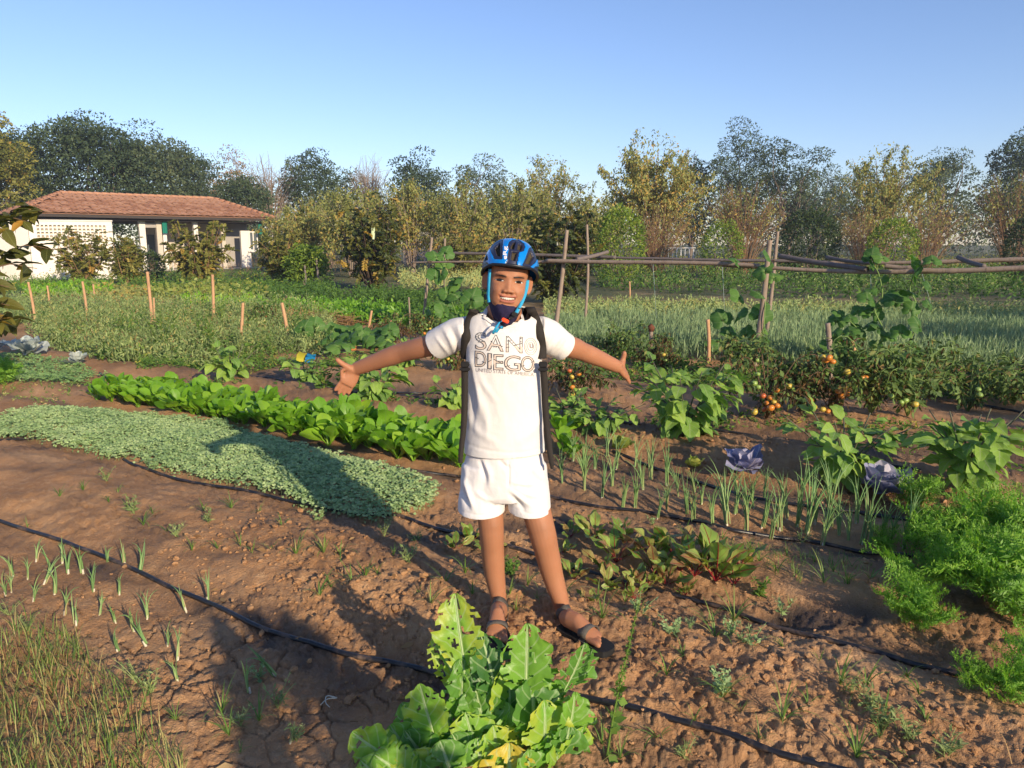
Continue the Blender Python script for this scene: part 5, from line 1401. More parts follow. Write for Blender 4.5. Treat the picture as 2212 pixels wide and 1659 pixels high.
def build_weeds():
    r = np.random.default_rng(81)
    T = [tuft_mesh(800 + q, int(r.integers(7, 14)), .13, M['grass']) for q in range(6)]
    Hb = [herb_mesh(820 + q, 5, .07, .020, M['clover'], .3, .6) for q in range(4)]
    Hg = [herb_mesh(830 + q, 6, .07, .024, M['grey_weed'], .2, .25) for q in range(4)]
    g1 = [(235, 1085), (275, 1100), (330, 1110), (310, 1135), (360, 1150), (415, 1190), (470, 1185), (520, 1180), (545, 1195), (585, 1190), (640, 1200), (700, 1195), (735, 1200), (760, 1260), (790, 1250), (715, 1270), (690, 1290), (815, 1240), (905, 1290), (930, 1310), (1005, 1240), (1020, 1285), (960, 1265), (1115, 1320), (1160, 1295), (1140, 1265), (1100, 1290), (1220, 1290), (1290, 1300), (1300, 1340), (1350, 1300), (1385, 1330), (1410, 1360), (1530, 1350), (1545, 1380), (1585, 1345), (1690, 1400), (1705, 1310), (1770, 1430), (1815, 1480), (1870, 1485), (1960, 1465), (1985, 1500), (1475, 1420), (1440, 1460), (1600, 1540), (1560, 1510), (1690, 1560), (1745, 1525), (1830, 1540), (1910, 1560), (1330, 1580), (1300, 1610), (1340, 1640), (1420, 1600), (1640, 1600), (1500, 1560), (1900, 1600), (2000, 1560), (1850, 1640), (1960, 1640),
          (60, 1140), (130, 1075), (180, 1060), (255, 1065), (440, 1105), (610, 1140), (840, 1140), (900, 1180), (850, 1200), (560, 1110), (500, 1100), (1760, 1215), (1800, 1235), (1700, 1205), (1840, 1225), (1880, 1255), (1620, 1190), (1560, 1165), (1480, 1160), (1720, 1240), (1680, 1235), (1780, 1260), (1830, 1265), (1640, 1215), (495, 1590), (520, 1630), (560, 1560), (480, 1540), (380, 1560)]
    for k, (px, py) in enumerate(g1):
        tag(link('grass_tuft', T[k % 6], None, gp(px, py), (0, 0, r.uniform(0, 6.28)), r.uniform(.55, 1.25)), 'small green nutgrass tuft growing on the bare soil', 'grass', 'grass tufts on the bare soil')
    g2 = [(1455, 1375), (1490, 1365), (1555, 1490), (1600, 1395), (1620, 1400), (1575, 1380), (1410, 1135), (690, 1125), (1690, 1330), (1560, 1505), (560, 1470), (1380, 1335), (1730, 1175)]
    for k, (px, py) in enumerate(g2):
        tag(link('clover_weed', Hb[k % 4], None, gp(px, py), (0, 0, r.uniform(0, 6.28)), r.uniform(.8, 1.4)), 'low pale clover-leaved weed creeping on the bare soil', 'weed', 'clover weeds on the soil')
    g3 = [(290, 1110), (380, 1160), (450, 1130), (230, 1040), (830, 1160), (880, 1215), (900, 1170), (1830, 1500), (1880, 1540), (1900, 1575), (1480, 1640), (600, 1530), (640, 1600), (520, 1570), (300, 1480), (330, 1500), (1960, 1600), (2040, 1640), (20, 1330), (60, 1365)]
    for k, (px, py) in enumerate(g3):
        tag(link('grey_weed', Hg[k % 4], None, gp(px, py), (0, 0, r.uniform(0, 6.28)), r.uniform(.9, 1.6)), 'silvery grey creeping weed flat on the brown soil', 'weed', 'silvery weeds on the soil')
    # the tall seeding spike beside the mustard
    mb = MB(); p = curve_pts([(0, 0, 0), (.02, 0, .16), (.055, .01, .34), (.085, .01, .50)], 24); mb.add(*tube(p, np.linspace(.0035, .0012, 24), 5)[:2], tint=.75)
    pos, dr, sz = [], [], []
    for k in range(420):
        u = r.uniform(.42, 1); c = p[int(u * 23)]; d = rand_dirs(1, .3, r)[0]; pos.append(c + d * .010 * (1.15 - u)); dr.append(d); sz.append(.011 * (1.3 - u))
    for k in range(16):
        u = r.uniform(.05, .5); c = p[int(u * 23)]; d = rand_dirs(1, .2, r)[0]; pos.append(c); dr.append(d); sz.append(.05 * r.uniform(.5, 1))
    mb.add(*cards(np.array(pos), np.array(sz), np.array(dr), rand_dirs(len(pos), .5, r), np.full(len(pos), .6), np.clip(r.normal(.65, .15, len(pos)), 0, 1)))
    tag(mb.obj('seeding_weed', M['green_weed'], None, gp(1310, 1640)), 'slender weed with a tall seed spike beside the mustard plant', 'weed')
    for (px, py, s_, lb) in ((1105, 1245, 1.0, 'leafy green weed between the boy\'s legs'), (1640, 1290, 1.0, 'little yellow-flowered mustard seedling beside the pipe at the beetroots'), (1550, 925, 2.2, 'bushy weed at the foot of the large eggplant'), (700, 840, 2.6, 'slender upright weed in the spinach near the boy\'s hand'), (745, 848, 2.4, 'upright weed just below the boy\'s spread fingers'), (790, 860, 2.6, 'thistle-like weed rising out of the spinach')):
        tag(link('leafy_weed', herb_mesh(int(px), 6, .10, .03, M['green_weed'], .55), None, gp(px, py), (0, 0, 0), s_), lb, 'weed')
build_weeds()

def scatter_blades(name, poly_px, density, h, mat, label, seed, tint=(.5, .25), w=.0022, curl=1.6, lie=.35, fade=0):
    r = np.random.default_rng(seed); P = np.array([gp(*p)[:2] for p in poly_px]); lo, hi = P.min(0), P.max(0)
    n = int((hi - lo).prod() * density); q = r.uniform(lo, hi, (n, 2)); q = q[in_poly(q, P)]
    q = q[r.random(len(q)) < np.clip(.55 + .9 * fbm(q[:, 0] * 2.2, q[:, 1] * 2.2, seed, 3), .03, 1)]
    n = len(q); z = hmac(q[:, 0], q[:, 1]); az = r.uniform(0, 6.28, n); L = h * r.uniform(.4, 1.15, n); k = r.uniform(.2, curl, n); l0 = np.abs(r.normal(0, lie, n))
    S = 5; mb = MB(); x = np.zeros(n); zz = np.zeros(n); V = []
    for i in range(S):
        t = i / (S - 1); c = np.stack([q[:, 0] + np.cos(az) * x, q[:, 1] + np.sin(az) * x, z + zz], 1); ww = w * (1 - t ** 2 * .95)
        o = np.stack([-np.sin(az) * ww, np.cos(az) * ww, np.zeros(n)], 1); V += [c - o, c + o]
        a = l0 + k * t ** 1.4; x = x + np.sin(a) * L / (S - 1); zz = zz + np.cos(a) * L / (S - 1)
    v = np.stack(V, 1).reshape(-1, 3); b = np.arange(n)[:, None] * (2 * S)
    f = np.concatenate([b + np.array([[2 * i, 2 * i + 1, 2 * i + 3, 2 * i + 2]]) for i in range(S - 1)])
    mb.add(v, f, tint=np.repeat(np.clip(r.normal(tint[0], tint[1], n), 0, 1), 2 * S))
    return tag(mb.obj(name, mat), label, None, None, 'stuff')
scatter_blades('dry_grass', [(-60, 1400), (60, 1340), (130, 1360), (190, 1420), (250, 1470), (330, 1520), (300, 1560), (400, 1640), (420, 1720), (-60, 1720)], 5200, .11, M['grass'], 'tangled dry and green grass along the path edge', 91, (.72, .24), .0016, 2.2, .6)
scatter_blades('dry_grass', [(-60, 1430), (80, 1380), (170, 1440), (230, 1500), (200, 1600), (330, 1720), (-60, 1720)], 2600, .10, M['dry'], 'brown dry grass along the path edge', 92, (.5, .25), .0014, 2.4, .8)
scatter_blades('dry_grass', [(1700, 1560), (1900, 1500), (2100, 1580), (2260, 1600), (2260, 1720), (1750, 1720)], 420, .09, M['dry'], 'wisps of dry grass on the sunlit soil', 93, (.5, .25), .0014, 2.4, .9)
scatter_blades('young_grass', [(1560, 1170), (1720, 1190), (1950, 1235), (1960, 1275), (1760, 1275), (1620, 1225)], 1700, .07, M['grass'], 'young grass covering the strip below the onion bed', 94, (.38, .2), .0015, 2.0, .5)

def straw_bits():
    """chopped straw, dead leaves and twig ends lying about on the beds"""
    r = np.random.default_rng(19); n = 1500
    s_ = r.uniform(-3.5, 3.2, n); t_ = r.uniform(.5, 6.0, n); det = UX * VY - UY * VX; x = (s_ * VY - UY * t_) / det; y = (UX * t_ - s_ * VX) / det
    k = (y > 1.1) & (fbm(x * 1.2, y * 1.2, 23, 3) > r.uniform(-.5, .3, n)); x, y = x[k], y[k]; n = len(x); h = soil_fields(x, y)[0] + .004
    d = rand_dirs(n, 0, r); d[:, 2] *= .2; L = r.uniform(.012, .06, n)
    mb = MB(); mb.add(*cards(np.stack([x, y, h], 1), L, d, np.tile([0, 0, 1.0], (n, 1)), np.where(r.random(n) < .75, .06, .45), np.clip(r.normal(.55, .3, n), 0, 1)))
    tag(mb.obj('straw_bits', M['dry']), 'bits of straw and dead leaves on the soil', None, None, 'stuff')
straw_bits()
# ---------------------------------------------------------------- trees and shrubs
TM = {
 'dark': leaf_mat('dark_tree_leaf', [(0, (.030, .052, .026)), (.5, (.058, .092, .042)), (1, (.115, .145, .065))], .22, .6, spec=.25),
 'grey': leaf_mat('grey_green_leaf', [(0, (.045, .070, .038)), (.5, (.085, .120, .060)), (1, (.16, .18, .085))], .22, .65, spec=.2),
 'yellow': leaf_mat('yellowing_leaf', [(0, (.13, .15, .05)), (.4, (.24, .27, .080)), (.72, (.34, .34, .11)), (.9, (.44, .35, .10)), (1, (.46, .30, .08))], .35, .6, spec=.2),
 'olive': leaf_mat('olive_leaf', [(0, (.08, .10, .025)), (.5, (.19, .20, .045)), (.85, (.32, .29, .07)), (1, (.42, .26, .06))], .32, .6, spec=.25),
 'curry': leaf_mat('glossy_dark_leaf', [(0, (.025, .045, .014)), (.5, (.075, .10, .024)), (.8, (.19, .18, .035)), (1, (.40, .27, .05))], .28, .45, spec=.4),
 'bright': leaf_mat('bright_shrub_leaf', [(0, (.08, .14, .022)), (.5, (.17, .26, .035)), (1, (.33, .38, .06))], .35, .55, spec=.25),
 'bushy': leaf_mat('dense_shrub_leaf', [(0, (.022, .045, .018)), (.5, (.045, .078, .025)), (1, (.10, .13, .04))], .25, .6, spec=.25),
 'orange': leaf_mat('rusty_leaf', [(0, (.12, .11, .05)), (.5, (.22, .17, .08)), (1, (.42, .22, .07))], .25, .7, spec=.15),
}
BARK = {'grey': plain_mat('grey_bark', (.17, .135, .11), .9, .1, .3, 6, .4, 40), 'brown': plain_mat('brown_twigs', (.27, .165, .095), .9, .1, .25, 8), 'pale': plain_mat('pale_twigs', (.30, .235, .19), .9, .1, .25, 8), 'dark': plain_mat('dark_bark', (.07, .05, .038), .9, .1, .3, 6, .4, 40)}

def limbs(mb, p0, p1, r0, r1, r, wob=.08, k=5, n=7):
    L = np.linalg.norm(np.asarray(p1) - p0)
    m1 = np.asarray(p0) * .66 + np.asarray(p1) * .34 + r.normal(0, wob * L, 3) * [1, 1, .5]; m2 = np.asarray(p0) * .33 + np.asarray(p1) * .67 + r.normal(0, wob * L, 3) * [1, 1, .5]
    p = curve_pts([p0, m1, m2, p1], n); v, f, _ = tube(p, np.linspace(r0, r1, n), k, cap=False); mb.add(v, f); return p

def tree(name, px, top, hw, base_py, style, label, cat='tree', leafm='dark', bark='grey', n=4200, leaf=.2, seed=0, Y=None, trunk_frac=.25, depth=None, group=None):
    r = np.random.default_rng(seed + 1000)
    if Y is None: b = gp(px, base_py)
    else:
        d = ray(px, 700); b = ground_pt(d[0] / d[1] * Y, Y)
    Y = b[1]; h = at(px, top, Y)[2] - b[2]; w = hw / FPX * Y * {'dense': 1.12, 'airy': 1.25, 'shoot': 1.25, 'fan': 1.15}.get(style, 1.0); n = int(n * {'dense': 2.6, 'airy': 2.3, 'shoot': 1.7, 'fan': 1.3, 'curry': 2.6, 'feather': 3.4, 'needle': 1.5}.get(style, 1.0)); dp = w if depth is None else depth
    e = empty(name, b, 0, label, cat, group)
    tr = MB(); cr = MB()
    pos, dr, sz, tn = [], [], [], []
    if style in ('dense', 'airy', 'needle'):
        zc = h * (.60 if style != 'needle' else .62); rz = h - zc
        nc = {'dense': 64, 'airy': 44, 'needle': 30}[style]
        cs = []
        for i in range(nc):
            u = rand_dirs(1, .15, r)[0]; q = r.uniform(.45 if style != 'airy' else .12, .92) ** .5
            lump = 1 + .22 * vnoise(u[0] * 2 + seed, u[2] * 2 + u[1], seed)
            c = np.array([u[0] * w * q * lump, u[1] * dp * q * lump, zc + u[2] * (rz if u[2] > 0 else zc - h * trunk_frac * (.6 if style != 'airy' else .2)) * q * lump])
            cs.append(c)
        rc = {'dense': .40, 'airy': .30, 'needle': .36}[style] * min(w, h * .5)
        tp = limbs(tr, np.array([0, 0, -.1]), np.array([r.normal(0, .05) * w, 0, zc * .8]), max(.09, h * .022), h * .012, r, .03, 7)
        for c in cs[:18 if style == 'dense' else 26]:
            limbs(tr, tp[int(r.integers(2, 6))], c, h * .008, h * .002, r, .1)
        m = n // nc
        for c in cs:
            d = rand_dirs(m, .1, r); rad = rc * r.uniform(.55, 1.0, m) ** .6 * (.8 + .4 * r.random())
            q = c + d * rad[:, None] * np.array([1.15, 1.15, .75])
            pos.append(q); dd = d * .7 + rand_dirs(m, -.35, r); dr.append(dd); sz.append(leaf * .84 * r.uniform(.6, 1.3, m)); tn.append(np.clip(.45 + .20 * r.normal(size=m) + r.normal(0, .14), 0, 1))
        width = .5 if style != 'needle' else .22
    elif style == 'bush':
        m = n; d = rand_dirs(m, .2, r); q = r.uniform(.55, 1, m) ** .5 * (1 + .16 * vnoise(d[:, 0] * 3 + seed, d[:, 2] * 3 + d[:, 1] * 2, seed))
        p = np.stack([d[:, 0] * w * q, d[:, 1] * dp * q, h * .52 + d[:, 2] * h * .50 * q], 1); p[:, 2] = np.maximum(p[:, 2], .05)
        pos.append(p); dr.append(d * .8 + rand_dirs(m, .2, r)); sz.append(leaf * r.uniform(.6, 1.3, m)); tn.append(np.clip(.5 + .25 * r.normal(size=m) + .25 * vnoise(p[:, 0] * 2, p[:, 2] * 2, seed), 0, 1))
        for i in range(10):
            u = rand_dirs(1, .8, r)[0]; limbs(tr, np.array([r.normal(0, .05), 0, 0]), np.array([u[0] * w * .7, u[1] * w * .7, h * (.4 + .4 * u[2])]), .03, .008, r)
        width = .5
    elif style in ('shoot', 'fan', 'bare'):
        ns = {'shoot': 34, 'fan': 90, 'bare': 60}[style]
        tall = style == 'bare'
        if tall: limbs(tr, np.array([0, 0, -.1]), np.array([0, 0, h * .35]), h * .02, h * .014, r, .03, 6)
        for i in range(ns):
            az = r.uniform(0, 6.28); sp = r.uniform(.05, 1) ** .6; tz = h * (1 - .38 * sp ** 1.5 * r.uniform(.4, 1.3)) * r.uniform(.72, 1.0)
            end = np.array([math.cos(az) * w * sp, math.sin(az) * dp * sp, tz])
            b0 = np.array([math.cos(az) * w * .06, math.sin(az) * w * .06, 0 if not tall else h * r.uniform(.15, .36)])
            mid = b0 * .45 + end * .55; mid[:2] *= .8; mid[2] += h * .06
            p = curve_pts([b0, mid, end], 9); v, f, _ = tube(p, np.linspace(.020 if style != 'fan' else .016, .005, 9) * (h / 4.5), 4, cap=False); tr.add(v, f)
            nt = 3 if style == 'shoot' else 6
            for k in range(nt):
                q0 = p[int(r.integers(3, 8))]; L = h * r.uniform(.08, .22); dd = unit((end - b0) / h + rand_dirs(1, .25, r)[0] * .75)
                v, f, _ = tube(np.stack([q0, q0 + dd * L * .5 + [0, 0, L * .04], q0 + dd * L]), np.array([.008, .006, .003]) * (h / 4.5), 3, cap=False); tr.add(v, f)
                if style != 'bare':
                    mm = int(n / ns / nt); t_ = r.uniform(.1, 1, mm)
                    q = q0 + dd * L * t_[:, None] + r.normal(0, .05 * h / 4, (mm, 3)); keep = q[:, 2] > h * (.20 if style == 'shoot' else .50) * r.uniform(.6, 1.3, mm)
                    q = q[keep]; pos.append(q); d3 = rand_dirs(len(q), -.9, r); dr.append(d3); sz.append(leaf * r.uniform(.6, 1.3, len(q))); tn.append(np.clip(.30 + .55 * (1 - q[:, 2] / h) + .28 * r.normal(size=len(q)) , 0, 1))
        if style == 'shoot':
            mm = n // 3; t_ = r.uniform(0, 6.28, mm); rr = r.random(mm) ** .6; zz = h * (1 - .45 * rr ** 2) * r.uniform(.30, .98, mm)
            pos.append(np.stack([np.cos(t_) * rr * w * .92, np.sin(t_) * rr * dp * .92, zz], 1)); dr.append(rand_dirs(mm, -.9, r)); sz.append(leaf * r.uniform(.6, 1.3, mm)); tn.append(np.clip(.35 + .5 * (1 - zz / h) + .28 * r.normal(size=mm), 0, 1))
        width = .45
    elif style in ('feather', 'curry'):
        nb = 44 if style == 'feather' else 54
        for i in range(nb):
            az = r.uniform(0, 6.28); q = r.uniform(.15, 1) ** .6; z0 = h * r.uniform(.12, .25)
            top_ = np.array([math.cos(az) * w * q * .9, math.sin(az) * dp * q * .9, h * (.40 + .60 * r.random() ** .7) * (1 - .30 * q * q)])
            p = limbs(tr, np.array([r.normal(0, .04) * w, r.normal(0, .04) * w, 0]), top_, .025 * h / 2.5, .006, r, .05, 4)
            m = max(1, n // nb // 9)
            for k in range(9):           # pinnate fronds drooping off each shoot
                c = p[int(r.integers(2, 7))]; d = rand_dirs(1, .25, r)[0]; Lf = leaf * r.uniform(2.0, 3.2)
                t_ = np.linspace(.1, 1, m); ax = c + d * (Lf * t_)[:, None] - np.array([0, 0, 1.0]) * (Lf * .35 * t_ ** 2)[:, None]
                sd = unit(np.cross(d, [0, 0, 1.0])); s_ = np.where(np.arange(m) % 2 == 0, 1, -1)[:, None]
                pos.append(ax); dr.append(sd * s_ + d * .6 + r.normal(0, .2, (m, 3)) + [0, 0, -.25]); sz.append(leaf * r.uniform(.7, 1.2, m)); tn.append(np.full(m, np.clip(r.normal(.45, .24), 0, 1)))
        width = .46
    if not tr.n: limbs(tr, np.zeros(3), np.array([0, 0, h * .5]), .04, .02, r)
    tr.obj('trunk', BARK[bark], e)
    if pos:
        pos = np.concatenate(pos); dr = np.concatenate(dr); sz = np.concatenate(sz); tn = np.concatenate(tn)
        cr.add(*cards(pos, sz, dr, rand_dirs(len(pos), .6, r), np.full(len(pos), width), tn)); cr.obj('crown', TM[leafm], e)
    return e

def build_trees():
    T = tree
    # behind the house
    T('tree', 12, 236, 66, 0, 'airy', 'olive-topped feathery tree in the far corner behind the house', leafm='olive', n=4800, leaf=.24, seed=1, Y=48)
    T('tree', 52, 288, 74, 0, 'dense', 'dark tree between the olive-topped tree and the largest mango tree', n=6000, leaf=.26, seed=2, Y=54)
    T('tree', 104, 274, 36, 0, 'airy', 'slim dark tree top rising in the gap beside the largest mango tree', n=2400, leaf=.24, seed=3, Y=60)
    T('mango_tree', 232, 268, 106, 0, 'dense', 'largest dense dark mango tree rising straight behind the tiled roof', n=9500, leaf=.27, seed=4, Y=54)
    T('tree', 350, 290, 72, 0, 'dense', 'grey-green tree leaning against the largest mango tree above the roof', leafm='grey', n=6000, leaf=.25, seed=5, Y=57)
    T('tree', 432, 326, 64, 0, 'dense', 'lower dark tree sloping down above the roof\'s far half', n=5200, leaf=.24, seed=6, Y=60)
    T('tree', 515, 314, 54, 0, 'airy', 'thin tree with rusty orange leaf tips above the roof\'s far end', leafm='orange', bark='pale', n=2200, leaf=.2, seed=7, Y=66)
    T('tree', 600, 309, 66, 0, 'bare', 'leafless grey-brown tree with a rounded mesh of twigs', bark='pale', n=0, seed=8, Y=60)
    T('tree', 548, 372, 46, 0, 'dense', 'small dark green tree in front of the leafless grey-brown tree', n=3000, leaf=.24, seed=9, Y=55)
    T('tree', 680, 322, 46, 0, 'dense', 'dark green tree right beside the leafless grey-brown tree', n=3800, leaf=.24, seed=10, Y=61)
    T('tree', 765, 356, 50, 0, 'airy', 'low greyish tree below a bare pale tree', leafm='grey', n=2400, leaf=.22, seed=11, Y=70)
    T('tree', 808, 324, 52, 0, 'bare', 'bare pale tree with thin spreading branches against the sky', bark='pale', n=0, seed=12, Y=66)
    T('tree', 912, 332, 50, 0, 'dense', 'round dark tree standing alone above the yellowish thicket', n=4200, leaf=.24, seed=13, Y=62)
    T('tree', 1040, 318, 58, 0, 'airy', 'airy tree with see-through crown left of the boy\'s helmet', leafm='grey', n=2300, leaf=.2, seed=14, Y=56)
    T('tree', 1186, 322, 72, 0, 'shoot', 'tall airy tree of upright yellow-green shoots above the boy', leafm='yellow', bark='brown', n=3000, leaf=.17, seed=15, Y=46)
    T('tree', 1402, 270, 100, 0, 'shoot', 'tallest leafy yellow-green tree right of the boy', leafm='yellow', bark='brown', n=6800, leaf=.17, seed=16, Y=40)
    T('tree', 1482, 345, 36, 0, 'dense', 'dark tree peeping out behind the tallest yellow-green tree', n=2400, leaf=.24, seed=17, Y=62)
    T('tree', 1588, 274, 58, 0, 'dense', 'dense blue-green tree with a spiky domed top', leafm='dark', n=5600, leaf=.2, seed=18, Y=60)
    T('tree', 1690, 294, 62, 0, 'airy', 'gappy dark tree next to the spiky domed tree', leafm='dark', n=3600, leaf=.22, seed=19, Y=58)
    T('tree', 1598, 372, 84, 0, 'fan', 'fan of thin brown stems with yellow leaves below the spiky domed tree', leafm='yellow', bark='brown', n=1500, leaf=.15, seed=20, Y=36)
    T('tree', 1755, 352, 54, 0, 'airy', 'distant grey-green tree in the dip of the treeline', leafm='grey', n=2600, leaf=.22, seed=21, Y=72)
    T('tree', 1885, 300, 100, 0, 'shoot', 'broad yellow-leaved tree with brown stems below it', leafm='yellow', bark='brown', n=5200, leaf=.17, seed=22, Y=45)
    T('tree', 2005, 300, 60, 0, 'airy', 'rounded grey-green tree behind the broad yellow-leaved tree', leafm='grey', n=3200, leaf=.22, seed=23, Y=58)
    T('tree', 1982, 420, 100, 0, 'fan', 'wide spray of orange-brown bare stems behind the trellis', leafm='yellow', bark='brown', n=900, leaf=.13, seed=24, Y=33)
    T('tree', 1850, 440, 70, 0, 'fan', 'smaller spray of brown stems with a few yellow leaves', leafm='yellow', bark='brown', n=800, leaf=.13, seed=25, Y=36)
    T('tree', 2185, 288, 72, 0, 'dense', 'dark tree at the far end of the treeline above the trellis', n=5200, leaf=.26, seed=26, Y=58)
    T('tree', 2170, 340, 90, 0, 'fan', 'brown-stemmed tree with yellow leaves before the dark end tree', leafm='yellow', bark='brown', n=2200, leaf=.15, seed=27, Y=36)
    T('tree', 1415, 430, 70, 0, 'fan', 'thicket of orange-brown twigs at the foot of the tallest yellow-green tree', leafm='yellow', bark='brown', n=700, leaf=.13, seed=28, Y=34)
    rowlabs = ['first leafy shrub of the yellow-green thicket, by the roof\'s far end', 'second shrub of the yellow-green thicket, below the leafless tree', 'third thicket shrub, under the dark green tree', 'fourth thicket shrub, tall, just before the tall dark shrub', 'fifth thicket shrub, peering over the tall dark shrub', 'sixth thicket shrub, under the round dark tree', 'seventh thicket shrub, above the low concrete wall', 'eighth thicket shrub, over the yellow-olive shrub', 'ninth thicket shrub, directly above the boy\'s helmet', 'tenth thicket shrub, between helmet and the many-stemmed dark shrub', 'eleventh thicket shrub, behind the many-stemmed dark shrub', 'twelfth thicket shrub, right of the many-stemmed dark shrub', 'last thicket shrub, above the bright green round shrub']
    rr = np.random.default_rng(4)
    for i, (px, top, hw) in enumerate(((628, 436, 48), (668, 415, 55), (715, 398, 58), (765, 388, 58), (840, 388, 62), (895, 372, 54), (950, 384, 58), (1005, 378, 55), (1055, 384, 55), (1110, 372, 55), (1160, 392, 55), (1255, 405, 60), (1300, 425, 50))):
        T('thicket_shrub', px, top, hw, 0, 'shoot', rowlabs[i], 'shrub', 'yellow', 'pale', 2300, .15, 40 + i, Y=36 + rr.uniform(-3, 5), group='thicket of tall yellow-green shrubs')
    # nearer round shrubs
    T('round_shrub', 1552, 478, 46, 556, 'bush', 'small round yellow-green shrub under the fan of brown stems', 'shrub', 'bright', 'grey', 2600, .10, 60, Y=31)
    T('round_shrub', 1736, 452, 62, 562, 'bush', 'dark green rounded shrub behind the trellis post', 'shrub', 'bushy', 'grey', 4200, .12, 61, Y=31)
    T('round_shrub', 1912, 472, 52, 560, 'bush', 'yellow-green shrub in front of the orange-brown stems', 'shrub', 'bright', 'grey', 2400, .11, 62, Y=29)
    T('round_shrub', 2205, 468, 50, 570, 'bush', 'dark shrub at the picture edge above the trellis rails', 'shrub', 'bushy', 'grey', 3200, .12, 63, Y=28)
    T('round_shrub', 1335, 448, 56, 566, 'bush', 'bright green round shrub right of the dark shrub behind the boy', 'shrub', 'bright', 'grey', 3800, .11, 64, Y=28)
    # shrubs in front of the house
    T('feathery_shrub', 192, 484, 66, 590, 'feather', 'olive feathery shrub hiding part of the white perforated wall', 'shrub', 'olive', 'brown', 3600, .11, 70, Y=29)
    T('feathery_shrub', 280, 492, 42, 592, 'feather', 'narrower olive shrub just beyond the end of the white wall', 'shrub', 'olive', 'brown', 2400, .11, 71, Y=29)
    T('feathery_shrub', 438, 458, 84, 601, 'feather', 'largest olive feathery shrub on a visible trunk before the verandah', 'shrub', 'olive', 'brown', 5200, .11, 72, Y=28)
    T('feathery_shrub', 615, 496, 70, 601, 'feather', 'olive shrub below the far end of the tiled roof', 'shrub', 'olive', 'brown', 3600, .11, 73, Y=29)
    T('leafy_shrub', 664, 534, 34, 598, 'dense', 'bright green papaya-like shrub beside two dark posts', 'shrub', 'bright', 'grey', 1400, .16, 74, Y=27)
    T('feathery_shrub', 1002, 476, 56, 566, 'feather', 'yellow-olive shrub before the low concrete wall', 'shrub', 'olive', 'brown', 3000, .11, 75, Y=32)
    T('dark_shrub', 806, 408, 80, 626, 'curry', 'tall dark shrub with a pale strip caught in its leaves', 'shrub', 'curry', 'dark', 5600, .12, 76)
    T('dark_shrub', 1205, 414, 100, 655, 'curry', 'tall dark leafy shrub directly behind the boy\'s helmet, many stems', 'shrub', 'curry', 'dark', 6200, .11, 77)
    T('leafy_shrub', 325, 545, 40, 590, 'bush', 'low deep-green bush on the ground before the verandah', 'shrub', 'bushy', 'grey', 1400, .12, 78, Y=31)
    # far-off wood closing the gaps below the crowns
    r = np.random.default_rng(9); mb = MB(); P, D, S, TN = [], [], [], []
    for i in range(130):
        a = r.uniform(-.85, .85); Y = r.uniform(78, 105); hh = r.uniform(5.5, 9.0); w = r.uniform(3.0, 5.5); m = 420
        d = rand_dirs(m, .2, r); q = r.uniform(.5, 1, m) ** .5
        P.append(np.stack([a * Y + d[:, 0] * w * q, Y + d[:, 1] * w * q, hh * .5 + d[:, 2] * hh * .5 * q], 1)); D.append(d + rand_dirs(m, -.2, r)); S.append(.42 * r.uniform(.6, 1.2, m)); TN.append(np.clip(r.normal(.45, .2, m), 0, 1))
    P = np.concatenate(P); mb.add(*cards(P, np.concatenate(S), np.concatenate(D), rand_dirs(len(P), .5, r), np.full(len(P), .6), np.concatenate(TN)))
    tag(mb.obj('distant_wood', TM['grey']), 'far-off wood closing the horizon behind the trees', None, None, 'stuff')
    # pale strip caught in the dark shrub
    c = at(806, 484, gp(806, 626)[1] - .9); mb = MB()
    v, f, uv = blade(.46, .11, [(0, .3), (.2, .9), (.6, 1), (1, .5)], 5, 8, .4, .3, .06, 2); v = rotx(v, -1.35); mb.add(v, f, uv)
    tag(mb.obj('plastic_strip', plain_mat('pale_plastic', (.45, .55, .34), .5), None, c, (0, 0, .3)), 'pale greenish strip of plastic caught in the tall dark shrub', 'plastic strip')
    # trees out of the frame whose shade falls into it (sun low behind, to the right)
    for i, (x, y, h, w, nn) in enumerate(((13.5, 1.2, 4.6, 2.2, 1500), (17.5, 3.5, 5.6, 2.4, 1700), (24.5, 6.5, 6.2, 3.0, 2300), (10.2, -2.2, 3.6, 1.3, 800))):
        hw = w / y if False else w
        e = tree_xyz(x, y, h, w, nn, i)
def tree_xyz(x, y, h, w, n, i):
    r = np.random.default_rng(i + 70); b = ground_pt(x, y)
    e = empty('shade_tree', b, 0, ['shade tree beside the beds, nearest the trellis', 'middle shade tree of the row beside the beds', 'tallest and farthest shade tree of the row beside the beds', 'smallest shade tree of the row, nearest the camera'][i], 'tree', 'shade trees beside the beds')
    tr = MB(); limbs(tr, np.zeros(3), np.array([0, 0, h * .6]), .14, .07, r, .03, 7)
    d = rand_dirs(n, .1, r); q = r.uniform(.3, 1, n) ** .5 * (1 + .3 * vnoise(d[:, 0] * 3 + i, d[:, 2] * 3 + d[:, 1] * 2, i))
    P = np.stack([d[:, 0] * w * q, d[:, 1] * w * q, h * .62 + d[:, 2] * h * .38 * q], 1)
    for k in range(12): limbs(tr, np.array([0, 0, h * .45]), P[k], .05, .012, r)
    tr.obj('trunk', BARK['grey'], e)
    cr = MB(); cr.add(*cards(P, .30 * r.uniform(.6, 1.3, n), d + rand_dirs(n, -.3, r), rand_dirs(n, .6, r), np.full(n, .55), np.clip(r.normal(.45, .2, n), 0, 1))); cr.obj('crown', TM['dark'], e)
    return e
build_trees()

